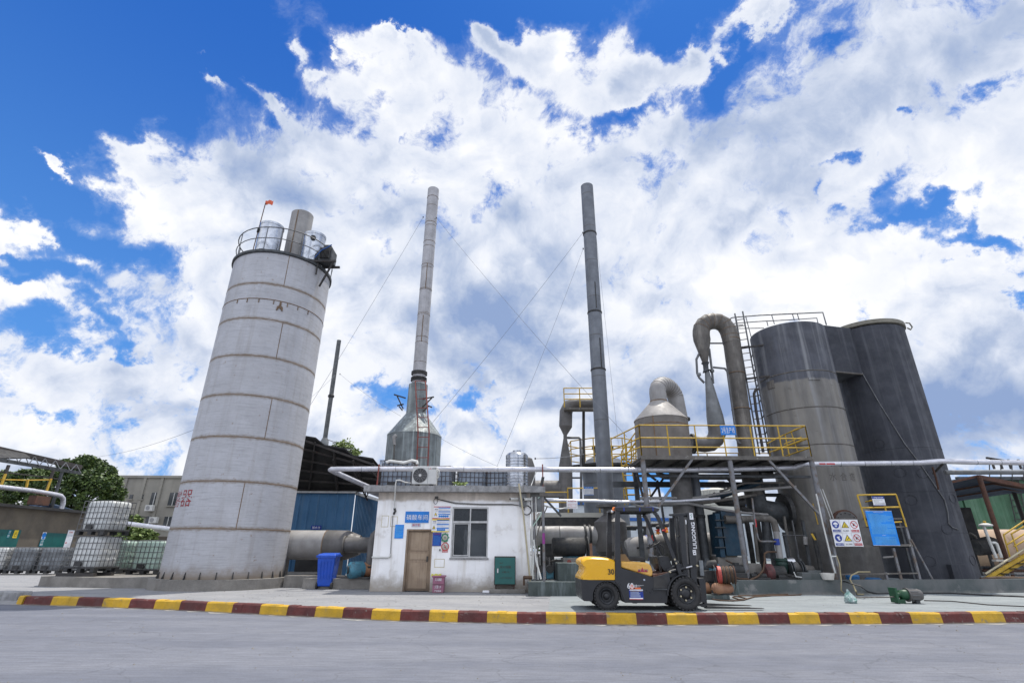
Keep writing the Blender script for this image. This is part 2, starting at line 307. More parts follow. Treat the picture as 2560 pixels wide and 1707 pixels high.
mat('bld_grey', (.48, .51, .54), (.40, .43, .46), .6, 0, ns=.5)
mat('bld_blue', (.01, .09, .33), None, .5)
mat('bld_green', (0.036, 0.096, 0.048), (0.048, 0.128, 0.068), .6, 0, ns=.6, streak=.5, scol=(.13, .22, .15), skx=1.5, skz=.1)
mat('bld_orange', (.36, .26, .20), (.3, .22, .17), .7)
mat('beige_tank', (0.336, 0.232, 0.152), (0.288, 0.200, 0.132), .6, 0, ns=.7)
mat('blue_canopy', (0.012, 0.028, 0.060), (0.020, 0.040, 0.080), .9, 0, ns=2)
mat('yard_teal', (.25, .275, .283), (.195, .215, .225), .85, 0, ns=.8, stretch=(.6, 1.6, 1.), fine=.35, spot=.5, spcol=(.36, .375, .375), sps=1.1, spw=.0, bump=.5, bs=18, cracks=.5)
mat('dust', (.33, .32, .30), (.22, .22, .215), .95, 0, ns=4, fine=.5)
mat('hose_blue', (.01, .08, .30), None, .5)
mat('hose_brown', (.10, .055, .03), (.06, .035, .02), .7)
mat('hose_tan', (.33, .28, .16), None, .6)
mat('reel_red', (0.434, 0.063, 0.049), (0.350, 0.056, 0.042), .55)
mat('tank_brown', (.33, .17, .09), (.24, .12, .07), .6, 0, ns=4, spot=.4, spcol=(.1, .05, .03), sps=6)
mat('pump_green', (.01, .075, .03), (.008, .05, .022), .5, 0, ns=4)
mat('bucket', (.62, .60, .56), (.5, .48, .44), .6)
mat('plastic_bag', (.42, .47, .47), (.12, .25, .22), .3, 0, ns=9, bump=.8, bs=14)
mat('leaf', (.045, .080, .016), (.10, .15, .03), .6, 0, ns=1.5)
mat('leaf_dark', (.020, .045, .012), (.04, .075, .02), .6, 0, ns=1.5)
mat('leaf_light', (.16, .22, .06), (.24, .30, .10), .6, 0, ns=1.5)
mat('bark', (.09, .07, .05), (.06, .045, .035), .9)
mat('cloth_yellow', (.60, .55, .10), None, .9)
mat('wire', (.20, .21, .24), None, .6)
mat('cable', (.05, .045, .04), None, .7)
mat('brown_wall', (.055, .045, .035), (.08, .065, .05), .9, 0, ns=1)
def corr_mat(): pass
# ------------------------------------------------------------------ mesh builder
class MB:
    def __init__(s): s.v = []; s.f = []; s.sm = []; s.mi = []; s.cur = 0
    def add(s, vs, fs, smooth=False):
        o = len(s.v); s.v += [tuple(v) for v in vs]
        for f in fs: s.f.append([i+o for i in f]); s.sm.append(smooth); s.mi.append(s.cur)
        return s
    def box(s, a, b):
        x0, x1 = sorted((a[0], b[0])); y0, y1 = sorted((a[1], b[1])); z0, z1 = sorted((a[2], b[2]))
        return s.add([(x0,y0,z0),(x1,y0,z0),(x1,y1,z0),(x0,y1,z0),(x0,y0,z1),(x1,y0,z1),(x1,y1,z1),(x0,y1,z1)],
              [(0,3,2,1),(4,5,6,7),(0,1,5,4),(1,2,6,5),(2,3,7,6),(3,0,4,7)])
    def cbox(s, c, d): return s.box((c[0]-d[0]/2, c[1]-d[1]/2, c[2]-d[2]/2), (c[0]+d[0]/2, c[1]+d[1]/2, c[2]+d[2]/2))
    def obox(s, o, ax, ay, az):      # oriented box from corner with three edge vectors
        o = Vector(o); ax = Vector(ax); ay = Vector(ay); az = Vector(az)
        vs = [o, o+ax, o+ax+ay, o+ay, o+az, o+ax+az, o+ax+ay+az, o+ay+az]
        fs = [(0,3,2,1),(4,5,6,7),(0,1,5,4),(1,2,6,5),(2,3,7,6),(3,0,4,7)]
        if ax.cross(ay).dot(az) < 0: fs = [f[::-1] for f in fs]
        return s.add(vs, fs)
    def bar(s, p, q, w, h=None, up=(0,0,1)):   # rectangular bar between points
        h = h or w; p = Vector(p); q = Vector(q); d = (q-p).normalized(); u = Vector(up)
        if abs(d.dot(u)) > .98: u = Vector((0, 1, 0))
        x = d.cross(u).normalized(); y = x.cross(d).normalized()
        return s.obox(p-x*w/2-y*h/2, x*w, q-p, y*h)
    def tube(s, pts, r, n=10, cap=True, closed=False):
        pts = [Vector(p) for p in pts]; k = len(pts); rs = r if isinstance(r, (list, tuple)) else [r]*k
        vs = []; fs = []
        x = None
        for i, p in enumerate(pts):
            if closed: d = (pts[(i+1) % k]-pts[i-1])
            elif i == 0: d = pts[1]-p
            elif i == k-1: d = p-pts[i-1]
            else: d = (pts[i+1]-p).normalized()+(p-pts[i-1]).normalized()
            d = d.normalized()
            if x is None:
                u = Vector((0,0,1)) if abs(d.z) < .9 else Vector((0,1,0)); x = d.cross(u).normalized()
            else:
                x = (x-d*x.dot(d))
                x = x.normalized() if x.length > 1e-6 else d.orthogonal().normalized()
            y = d.cross(x).normalized()
            for j in range(n):
                a = 2*pi*j/n; vs.append(p+x*(cos(a)*rs[i])+y*(sin(a)*rs[i]))
        for i in range(k if closed else k-1):
            for j in range(n):
                a = i*n+j; b = i*n+(j+1) % n; i2 = (i+1) % k; fs.append((a, b, i2*n+(j+1) % n, i2*n+j))
        s.add(vs, fs, n > 5)
        if cap and not closed:
            s.add(vs[:n], [tuple(range(n))[::-1]]); s.add(vs[-n:], [tuple(range(n))])
        return s
    def cyl(s, p, q, r, n=24, cap=True): return s.tube([p, q], r, n, cap)
    def lathe(s, c, prof, n=32, smooth=True):      # prof [(r,z)] about vertical axis at c; sharp corners get split rings
        q = [prof[0]]
        for i in range(1, len(prof)-1):
            a = Vector((prof[i][0]-prof[i-1][0], prof[i][1]-prof[i-1][1])); b = Vector((prof[i+1][0]-prof[i][0], prof[i+1][1]-prof[i][1]))
            q.append(prof[i])
            if a.length > 1e-6 and b.length > 1e-6 and a.angle(b) > .45: q.append(None); q.append(prof[i])
        q.append(prof[-1]); vs = []; fs = []; row = 0; prev = None
        for e in q:
            if e is None: prev = None; continue
            for j in range(n): a = 2*pi*j/n; vs.append((c[0]+e[0]*cos(a), c[1]+e[0]*sin(a), c[2]+e[1]))
            if prev is not None:
                for j in range(n): fs.append((prev*n+j, prev*n+(j+1) % n, row*n+(j+1) % n, row*n+j))
            prev = row; row += 1
        s.add(vs, fs, smooth)
        for i, rv in ((0, True), (-1, False)):
            if prof[i][0] > 1e-4:
                t = tuple(range(n)); s.add(vs[:n] if i == 0 else vs[-n:], [t[::-1] if rv else t])
        return s
    def prism(s, poly, d):          # planar polygon (3D points) extruded by vector d
        n = len(poly); P = [Vector(p) for p in poly]; d = Vector(d); vs = P+[p+d for p in P]
        nr = Vector((0,0,0))
        for i in range(n): nr += P[i].cross(P[(i+1) % n])
        fs = [tuple(range(n))[::-1], tuple(range(n, 2*n))]+[(i, (i+1) % n, n+(i+1) % n, n+i) for i in range(n)]
        if nr.dot(d) < 0: fs = [f[::-1] for f in fs]
        return s.add(vs, fs)
    def quad(s, a, b, c, d): return s.add([a, b, c, d], [(0, 1, 2, 3)])
    def build(s, name, mt, parent=None, bevel=0, loc=None, keep=False, segs=2):
        org = Vector(loc) if loc is not None else (Vector((0,0,0)) if keep else None)
        if org is None:
            if parent is not None: org = wloc(parent)
            else:
                xs = [v[0] for v in s.v]; ys = [v[1] for v in s.v]; zs = [v[2] for v in s.v]
                org = Vector(((min(xs)+max(xs))/2, (min(ys)+max(ys))/2, min(zs)))
        me = bpy.data.meshes.new(name)
        me.from_pydata([(v[0]-org.x, v[1]-org.y, v[2]-org.z) for v in s.v], [], s.f)
        me.polygons.foreach_set('use_smooth', s.sm)
        mts = mt if isinstance(mt, (list, tuple)) else [mt]
        for q in mts: me.materials.append(m(q) if isinstance(q, str) else q)
        if len(mts) > 1: me.polygons.foreach_set('material_index', s.mi)
        me.update()
        if bevel:
            bm = bmesh.new(); bm.from_mesh(me); bmesh.ops.remove_doubles(bm, verts=bm.verts, dist=1e-5)
            es = [e for e in bm.edges if len(e.link_faces) == 2 and e.calc_face_angle(0) > .5]
            bmesh.ops.bevel(bm, geom=es, offset=bevel, segments=segs, profile=.5, affect='EDGES', clamp_overlap=True)
            bm.to_mesh(me); bm.free()
        o = bpy.data.objects.new(name, me); COL.objects.link(o)
        if parent is not None: o.parent = parent; o.location = org-wloc(parent)
        else: o.location = org
        return o
def wloc(o):
    v = Vector(o.location)
    while o.parent: o = o.parent; v = v+o.location
    return v
def tag(o, label, cat, group=None, kind=None):
    if kind: o['kind'] = kind
    if label: o['label'] = label
    if cat: o['category'] = cat
    if group: o['group'] = group
    return o
def thing(name, label, cat, loc, group=None):
    o = bpy.data.objects.new(name, None); COL.objects.link(o); o.location = loc; o.empty_display_size = .2
    return tag(o, label, cat, group)
def struct(o): o['kind'] = 'structure'; return o
def one(name, mb, mt, label, cat, group=None, bevel=0): return tag(mb.build(name, mt, None, bevel), label, cat, group)
def copy_tree(o, parent=None):
    c = o.copy(); COL.objects.link(c); c.parent = parent
    for ch in list(o.children): copy_tree(ch, c)
    return c
def cylsolve(l, r, D):           # vertical cylinder from its two silhouette pixels at distance D
    a, b = AZ(*l), AZ(*r); c = (a+b)/2; return Vector((D*sin(c), D*cos(c), 0)), D*sin(abs(b-a)/2)
def oncyl(px, py, c, r):         # point of a vertical cylinder seen at a pixel
    q = ray(px, py); dx, dy = q.x, q.y; A = dx*dx+dy*dy; B = -2*(dx*c.x+dy*c.y); Cc = c.x**2+c.y**2-r*r
    disc = max(B*B-4*A*Cc, 0); t = (-B-sqrt(disc))/(2*A); return Vector((dx*t, dy*t, CH+q.z*t))
_txt = {}
def text_geo(st, bold=0.):
    if any(ord(ch) > 0x2000 for ch in st): bold = 0.
    k = (st, bold)
    if k in _txt: return _txt[k]
    cu = bpy.data.curves.new('t', 'FONT'); cu.body = st; cu.size = 1; cu.resolution_u = 3; cu.offset = bold
    o = bpy.data.objects.new('t', cu); COL.objects.link(o)
    bpy.context.view_layer.update()
    dg = bpy.context.evaluated_depsgraph_get(); me = bpy.data.meshes.new_from_object(o.evaluated_get(dg))
    vs = [tuple(v.co) for v in me.vertices]; fs = [tuple(p.vertices) for p in me.polygons]
    bpy.data.objects.remove(o); bpy.data.curves.remove(cu); bpy.data.meshes.remove(me)
    if vs:
        xs = [v[0] for v in vs]; ys = [v[1] for v in vs]; bb = (min(xs), min(ys), max(xs), max(ys))
    else: bb = (0, 0, 1, 1)
    _txt[k] = (vs, fs, bb); return _txt[k]
def put_text(mb, st, o, ux, uy, w, h, bold=.0, off=.004):   # fit text into a w x h box whose lower left is o
    vs, fs, bb = text_geo(st, bold); o = Vector(o); ux = Vector(ux).normalized(); uy = Vector(uy).normalized(); nn = ux.cross(uy)
    sx = w/(bb[2]-bb[0]); sy = h/(bb[3]-bb[1])
    mb.add([o+ux*((v[0]-bb[0])*sx)+uy*((v[1]-bb[1])*sy)+nn*off for v in vs], fs); return mb
class Board:     # flat board with local u,v coordinates in metres (u right, v up), n towards the viewer
    def __init__(s, name, o, ux, uy, w, h, mt, label, cat, group=None, th=.015, frame=None):
        s.o = Vector(o); s.ux = Vector(ux).normalized(); s.uy = Vector(uy).normalized(); s.n = s.ux.cross(s.uy).normalized(); s.w = w; s.h = h
        s.t = thing(name, label, cat, s.o-s.n*th, group)
        MB().obox(s.o-s.n*th, s.ux*w, s.uy*h, s.n*th).build('panel', mt, s.t)
        s.k = 0; s.lay = {}
    def P(s, u, v, off=.003): return s.o+s.ux*(u*s.w)+s.uy*(v*s.h)+s.n*off
    def _mb(s, mt, nm): return s.lay.setdefault((nm, mt), MB())
    def rect(s, u0, v0, u1, v1, mt, nm='printed_field', off=.003):
        s._mb(mt, nm).quad(s.P(u0, v0, off), s.P(u1, v0, off), s.P(u1, v1, off), s.P(u0, v1, off))
    def poly(s, pts, mt, nm='symbol', off=.004):
        s._mb(mt, nm).add([s.P(u, v, off) for u, v in pts], [tuple(range(len(pts)))])
    def disc(s, u, v, r, mt, nm='symbol', off=.004, n=20, r2=None):   # r in metres
        if r2 is None: s.poly([(u+cos(2*pi*i/n)*r/s.w, v+sin(2*pi*i/n)*r/s.h) for i in range(n)], mt, nm, off)
        else:
            for i in range(n):
                a, b = 2*pi*i/n, 2*pi*(i+1)/n
                s.poly([(u+cos(a)*r/s.w, v+sin(a)*r/s.h), (u+cos(b)*r/s.w, v+sin(b)*r/s.h), (u+cos(b)*r2/s.w, v+sin(b)*r2/s.h), (u+cos(a)*r2/s.w, v+sin(a)*r2/s.h)], mt, nm, off)
    def text(s, st, u0, v0, u1, v1, mt, bold=.02, off=.005):
        put_text(s._mb(mt, 'lettering'), st, s.P(u0, v0, 0), s.ux, s.uy, (u1-u0)*s.w, (v1-v0)*s.h, bold, off)
    def lines(s, u0, v0, u1, v1, n, mt, seed=1, fill=.45, off=.0045, nm='printed_text'):
        rr = random.Random(seed); hh = (v1-v0)/n
        for i in range(n):
            v = v1-(i+1)*hh; u = u0+(.03 if rr.random() < .2 else 0)*(u1-u0)
            e = u1 if rr.random() < .6 else u0+(u1-u0)*rr.uniform(.45, .95)
            while u < e:
                w = rr.uniform(.05, .22)*(u1-u0); s.rect(u, v, min(u+w, e), v+hh*fill, mt, nm, off); u += w+.012*(u1-u0)
    def done(s):
        for (nm, mt), mb in s.lay.items(): mb.build(nm, mt, s.t)
        return s.t
def railing(parent, pts, h, mt='rail_yellow', r=.022, levels=(1., .55, .1), spacing=1.2, closed=False, posts=True):
    """rails and posts along a polyline (floor level points)"""
    P = [Vector(p) for p in pts]
    if closed: P = P+[P[0]]
    for lv in levels:
        MB().tube([p+Vector((0, 0, h*lv)) for p in P], r, 6).build('rail', mt, parent)
    done = []
    for a, b in zip(P, P[1:]):
        n = max(1, round((b-a).length/spacing))
        for i in range(n+1):
            q = a.lerp(b, i/n)
            if any((q-w).length < .05 for w in done): continue
            done.append(q)
            if posts: MB().cyl(q, q+Vector((0, 0, h)), r, 6).build('post', mt, parent)
def ladder(parent, p, q, w, side, mt, rung=.3, r=.02, nm='ladder'):
    p = Vector(p); q = Vector(q); s = Vector(side).normalized()*w/2; mb = MB()
    mb.tube([p-s, q-s], r, 6); mb.tube([p+s, q+s], r, 6); n = int((q-p).length/rung)
    for i in range(n+1): c = p.lerp(q, (i+.5)/(n+1)); mb.tube([c-s, c+s], r*.7, 5)
    return mb.build(nm, mt, parent)
def PW(px, py, A, B):            # pixel onto the vertical plane through A and B
    q = ray(px, py); n = Vector((B[1]-A[1], A[0]-B[0])); t = (A[0]*n.x+A[1]*n.y)/(q.x*n.x+q.y*n.y)
    return Vector((q.x*t, q.y*t, CH+q.z*t))
X = Vector((1, 0, 0)); Y_ = Vector((0, 1, 0)); Z = Vector((0, 0, 1))
# ================================================================== SETTING
KT = [PZ(x, y, 0) for x, y in ((61,1490),(160,1492),(260,1495),(456,1502),(700,1513),(1000,1525),(1300,1531),(1600,1534),(2000,1533),(2300,1532),(2560,1530),(2760,1528))]
def kerb_at(px):
    xs = [(61,1490),(160,1492),(260,1495),(456,1502),(700,1513),(1000,1525),(1300,1531),(1600,1534),(2000,1533),(2300,1532),(2560,1530),(2760,1528)]
    for a, b in zip(xs, xs[1:]):
        if px <= b[0] or b is xs[-1]:
            t = (px-a[0])/(b[0]-a[0]); return PZ(px, a[1]+(b[1]-a[1])*t, 0)
# road: one big sheet to the horizon
mb = MB(); mb.add([(-900,-300,-.2),(900,-300,-.2),(900,1500,-.2),(-900,1500,-.2)], [(0,1,2,3)])
struct(mb.build('road', 'road', None, loc=(0,0,-.2)))
# yard slab with its front following the kerb
front = [Vector((-90, 26, 0)), Vector((-40, 19, 0)), Vector((-20, 16.3, 0)), Vector((-14, 15.2, 0))]+KT[0:]+[Vector((60, 17, 0))]
ysl = MB(); vs = []; fs = []
for i, p in enumerate(front):
    lo = -.02 if i >= 4 else -.2
    q = p+Vector((0, .22 if i >= 4 else 1.0, 0))
    vs += [(p.x, p.y+(.0 if i < 4 else .02), -.21), (q.x, q.y, 0) if i < 4 else (q.x, q.y, -.004), (p.x*4 if abs(p.x) > 30 else p.x*6, 400, 0)]
n = len(front)
for i in range(n-1):
    a = i*3; b = a+3; fs += [(a, b, b+1, a+1), (a+1, b+1, b+2, a+2)]
ysl.add(vs, fs); struct(ysl.build('yard_pavement', 'yard', None, loc=(0,0,0)))
# newer pale slab in front of the plant
sl_top = [kerb_at(x)+Vector((0, .20, 0)) for x in (1372, 1500, 1700, 1900, 2100, 2300, 2560, 2745)]
bk = [Vector((1.12, 16.0, 0)), Vector((4.4,16.34,0)), Vector((6.73,16.70,0)), Vector((9.88,17.05,0)), Vector((14.09,17.81,0)), Vector((16.73,18.49,0)), Vector((24,20.19,0))]
mb = MB(); pp = sl_top+bk[::-1]; mb.add([(p.x, p.y, .004) for p in pp], [tuple(range(len(pp)))]); struct(mb.build('newer_slab', 'yard_teal', None, loc=(0,0,0)))
# pale dust lying in the gutter
mb = MB(); rr = random.Random(12); vs = []
xs_ = list(range(40, 2740, 18))
for x in xs_:
    p = kerb_at(max(x, 62)); 
    if x < 62: p = p+Vector((-.3, .1, 0))
    vs += [(p.x, p.y+.01, -.196), (p.x, p.y-.05-rr.random()**2*.22, -.196)]
mb.add(vs, [(2*i, 2*i+1, 2*i+3, 2*i+2) for i in range(len(xs_)-1)]); struct(mb.build('gutter_dust', 'dust', None, loc=(0,0,-.196)))
mb = MB()
for i in range(420):
    x = rr.uniform(-12, 12); y = 6.2+rr.random()*(6.5+abs(x)*.1); z = -.2
    s_ = rr.uniform(.004, .014)*(1 if rr.random() < .9 else 2); a_ = rr.uniform(0, 3)
    c_, d_ = cos(a_)*s_, sin(a_)*s_
    mb.add([(x+c_, y+d_, z), (x-d_, y+c_, z), (x-c_, y-d_, z), (x+d_, y-c_, z), (x+rr.uniform(-.3, .3)*s_, y, z+s_)], [(0, 1, 4), (1, 2, 4), (2, 3, 4), (3, 0, 4)])
for i in range(260):
    x = rr.uniform(-12, 12); y = 13.2+rr.random()*3.2+max(0, -x)*.12; s_ = rr.uniform(.006, .02); mb.add([(x+s_, y, 0), (x, y+s_, 0), (x-s_, y, 0), (x, y-s_, 0), (x, y, s_*.8)], [(0, 1, 4), (1, 2, 4), (2, 3, 4), (3, 0, 4)])
o = mb.build('loose_grit', 'conc', None, loc=(0,0,-.2)); tag(o, 'loose grit and small stones scattered on the road and yard', 'grit', kind='stuff')
# kerb of alternating painted blocks
kb = MB(); edges = [48,61,133,197,261,327,390,453,518,584,653,720,790,859,931,1002,1074,1145,1218,1292,1365,1440,1516,1590,1666,1741,1817,1894,1971,2046,2122,2197,2274,2350,2428,2506,2585,2665,2745]
rr = random.Random(3)
for i, (a, b) in enumerate(zip(edges, edges[1:])):
    kb.cur = 1 if i % 2 == 0 else 0
    sub = 3
    for k in range(sub):
        pa = kerb_at(a+(b-a)*k/sub) if a+(b-a)*k/sub > 61 else KT[0]+Vector((-.22+.0*k, .1, 0))
        pb = kerb_at(a+(b-a)*(k+1)/sub) if a+(b-a)*(k+1)/sub > 61 else KT[0]
        if (pb-pa).length < .02: continue
        d = (pb-pa).normalized(); nn = Vector((-d.y, d.x, 0)); j1 = rr.uniform(-.008, .008); j2 = rr.uniform(-.006, .006)
        prof = [(-.02, -.205), (.0+j2, -.02), (.025, .006+j1), (.15, .010+j1), (.16, -.2)]
        vs = [tuple(pa+nn*u+Z*w) for u, w in prof]+[tuple(pb+nn*u+Z*w) for u, w in prof]
        kb.add(vs, [(j, j+5, j+6, j+1)[::-1] for j in range(4)]+[(0, 1, 2, 3, 4), (9, 8, 7, 6, 5)])
struct(kb.build('kerb', ['kerb_red', 'kerb_yellow'], None, loc=(0,0,0)))
# raised plant floor right and behind, and the bund in front of it
BP = [Vector((.50,15.95,0)), Vector((1.72,16.0,0)), Vector((4.4,16.35,0)), Vector((6.73,16.71,0)), Vector((9.88,17.06,0)), Vector((14.09,17.82,0)), Vector((16.73,18.5,0)), Vector((24,20.2,0))]
mb = MB(); vs = []; fs = []
for p in BP: vs += [(p.x, p.y+.22, .3), (p.x*2.2 if p.x > 2 else p.x, 75, .3)]
for i in range(len(BP)-1): fs.append((2*i, 2*i+2, 2*i+3, 2*i+1))
mb.add(vs, fs); struct(mb.build('plant_floor', 'floor_teal', None, loc=(0,0,0)))
bt = thing('bund_wall', 'low stained concrete bund wall running along the front of the plant', 'wall', (6, 17, 0))
rr = random.Random(5)
def seg(pts, mt, h=.38):
    mb = MB()
    for a, b in zip(pts, pts[1:]):
        k = max(1, int((b-a).length/.8))
        for i in range(k):
            p = a.lerp(b, i/k); q = a.lerp(b, (i+1)/k)
            mb.obox(p, q-p, Vector((0, .24, 0)), Z*(h+rr.uniform(-.004, .004)))
    return mb.build('wall_section', mt, bt)
seg(BP[:3], 'conc_green', .36); seg(BP[2:4], 'conc_green', .36); seg([BP[3]+Vector((.002,0,0)), BP[4]], 'bund', .40); seg(BP[4:], 'bund', .40)
# raised slab under silo and containers
sc_, sr = cylsolve((394,1443), (708,1446), 21.5)
mb = MB(); arc = [(sc_.x+2.15*cos(a), sc_.y+2.15*sin(a)) for a in [radians(t) for t in range(205, 385, 12)]]
poly = [(-16.0, 19.2), (-15.6, 18.75), (-13.2, 18.3)]+arc+[(sc_.x+2.2, 24), (-20, 50), (-17.5, 24.0)]
mb.prism([(x, y, -.02) for x, y in poly], (0, 0, .32)); struct(mb.build('plinth_slab', 'conc', None, loc=(0,0,0)))
# ================================================================== SILO
SB = .3; ST = 12.04
silo = thing('silo', 'tall pale grey steel scrubber tower with rusty weld rings and red lettering', 'silo', (sc_.x, sc_.y, SB))
MB().lathe((sc_.x, sc_.y, SB), [(sr, 0), (sr, ST-SB)], 72).build('shell', 'silo_steel', silo)
MB().lathe((sc_.x, sc_.y, SB), [(sr+.02, 11.62), (sr+.07, 11.64), (sr+.07, 11.74), (sr-.05, 11.76)], 72).build('rim', 'mach_grey', silo)
MB().lathe((sc_.x, sc_.y, SB), [(sr-.1, 11.70), (.01, 11.95)], 48).build('roof', 'mach_grey', silo)
for k in range(1, 8):
    z = k*1.466+.01
    mb = MB(); mb.lathe((sc_.x, sc_.y, SB), [(sr, z-.012), (sr+.006, z), (sr, z+.012)], 72); mb.build('weld_ring', 'weld', silo)
for k, px in ((1, 594), (3, 660), (5, 688), (7, 710)):
    p = oncyl(px, 1447-(k+.5)*98, sc_, sr); a = atan2(p.y-sc_.y, p.x-sc_.x); u = Vector((cos(a), sin(a), 0)); t = Vector((-sin(a), cos(a), 0))
    z0 = SB+k*1.466; MB().obox(Vector((sc_.x, sc_.y, z0))+u*(sr-.02)-t*.012, t*.024, u*.026, Z*1.466).build('weld_seam', 'weld', silo)
MB().lathe((sc_.x, sc_.y, SB), [(sr, 9.60), (sr+.012, 9.61), (sr+.012, 9.63), (sr, 9.64)], 72).build('weld_ring', 'weld', silo)
for px, py in ((594,752),(619,748),(649,744),(686,748),(720,755),(746,763),(771,775)):
    p = oncyl(px, py, sc_, sr); a = atan2(p.y-sc_.y, p.x-sc_.x); u = Vector((cos(a), sin(a), 0)); t = Vector((-sin(a), cos(a), 0)); MB().obox(Vector((p.x, p.y, 9.75))-t*.015-u*.02, t*.03, u*.04, Z*.16).build('lifting_lug', 'weld', silo)
p = oncyl(702, 756, sc_, sr); a = atan2(p.y-sc_.y, p.x-sc_.x); u = Vector((cos(a), sin(a), 0)); t = Vector((-sin(a), cos(a), 0)); q = Vector((p.x, p.y, 9.62))-u*.02
MB().prism([q+t*x+Z*z for x, z in ((-.12,-.10),(-.06,-.08),(-.03,0),(.03,0),(.06,-.08),(.12,-.10),(.10,.06),(.04,.10),(.03,.28),(-.03,.28),(-.04,.10),(-.10,.06))], u*.05).build('hook_bracket', 'weld', silo)
for i in range(26):
    a = 2*pi*i/26; u = Vector((cos(a), sin(a), 0)); t = Vector((-sin(a), cos(a), 0))
    if u.y > .35: continue
    p = Vector((sc_.x, sc_.y, SB))+u*(sr-.02)
    MB().prism([p-t*.012, p+u*.09-t*.012, p+u*.03-t*.012+Z*.20, p-t*.012+Z*.22], t*.024).build('foot_gusset', 'mach_dark', silo)
# lettering wrapped on the shell
mb = MB(); vs, fs, bb = text_geo('电除雾器', .03)
pr = oncyl(479, 1249, sc_, sr); a1 = atan2(pr.y-sc_.y, pr.x-sc_.x); W_ = 2.32; z0 = PD(472, 1266, 20.4).z; hh = .56
mb.add([(sc_.x+(sr+.004)*cos(a1-(1-(v[0]-bb[0])/(bb[2]-bb[0]))*W_/sr), sc_.y+(sr+.004)*sin(a1-(1-(v[0]-bb[0])/(bb[2]-bb[0]))*W_/sr), z0+(v[1]-bb[1])/(bb[3]-bb[1])*hh) for v in vs], fs)
mb.build('lettering', 's_red_old', silo)
# railing on top
pts = [Vector((sc_.x+(sr+.02)*cos(a), sc_.y+(sr+.02)*sin(a), ST)) for a in [radians(t) for t in range(150, 400, 10)]]
def ring_rail(parent, P, z, r): MB().tube([p+Z*z for p in P], r, 6).build('rail', 'grey_steel', parent)
ring_rail(silo, pts, 1.05, .022); ring_rail(silo, pts, .55, .018)
for i in range(0, len(pts), 4): MB().cyl(pts[i], pts[i]+Z*1.05, .02, 6).build('railing_post', 'grey_steel', silo)
stc = Vector((-9.53, 19.38, 0)); stt = thing('vent_stack', 'short grey steel vent stack standing on the silo roof', 'stack', (stc.x, stc.y, ST-.1))
MB().lathe((stc.x, stc.y, ST-.1), [(.47, 0), (.47, 3.25), (.44, 3.25), (.44, 2.9), (0.02, 2.9)], 36).build('pipe', 'duct_light', stt)
MB().box((stc.x-.02, stc.y-.485, ST), (stc.x+.02, stc.y-.46, ST+3.1)).build('weld_seam', 'weld', stt)
def foil_tank(c, r, z0, h, label, hole):
    t = thing('foil_tank', label, 'tank', (c[0], c[1], z0), 'foil clad insulator boxes on the silo roof')
    prof = [(r*.6, -.0), (r*.98, .02), (r, .1)]
    n = 40; vs = []; fs = []; rr = random.Random(int(c[0]*100))
    zs = [0, .25, .5, .75, 1.]
    for z in zs:
        for j in range(n):
            a = 2*pi*j/n; q = r*(1+rr.uniform(-.003, .003)); vs.append((c[0]+q*cos(a), c[1]+q*sin(a), z0+.1+z*h))
    for i in range(4):
        for j in range(n): fs.append((i*n+j, i*n+(j+1) % n, (i+1)*n+(j+1) % n, (i+1)*n+j))
    mb = MB(); mb.add(vs, fs, True); mb.add([vs[4*n+j] for j in range(n)], [tuple(range(n))]); mb.build('shell', 'foil', t)
    MB().lathe((c[0], c[1], z0-.12), [(r*.75, 0), (r*.95, .06), (r*.95, .2)], 24).build('base', 'mach_grey', t)
    mb = MB(); mb.lathe((c[0], c[1], z0+.1+h), [(r*1.03, -.08), (r*1.03, .02), (r*.9, .04)], 24); mb.build('lid', 'foil', t)
    p = Vector((c[0]+r*cos(hole), c[1]+r*sin(hole), z0+h*.82)); u = Vector((cos(hole), sin(hole), 0))
    MB().tube([p-u*.03, p+u*.06], .11, 16).build('port', 'mach_dark', t)
    return t
foil_tank((-10.22, 18.35), .47, ST+.35, 1.35, 'shiny foil clad tank on the silo roof left of the vent stack', radians(215))
foil_tank((-8.50, 18.75), .44, ST+.15, 1.35, 'shiny foil clad tank on the silo roof right of the vent stack', radians(-75))
fl = thing('flag_pole', 'thin leaning pole with a small orange flag on the silo roof', 'flag pole', (-11.2, 18.9, ST))
MB().tube([(-11.18, 18.9, ST-.1), (-11.06, 18.9, ST+3.45)], .022, 6).build('pole', 'rust_steel', fl)
mb = MB(); vs = [(-11.08+.06*i, 18.9+.05*sin(i*1.6), ST+3.38+.22*j+.015*sin(i*2)) for j in (0, 1) for i in range(7)]; mb.add(vs, [(i, i+1, i+8, i+7) for i in range(6)], True); mb.build('flag', 'flag_red', fl)
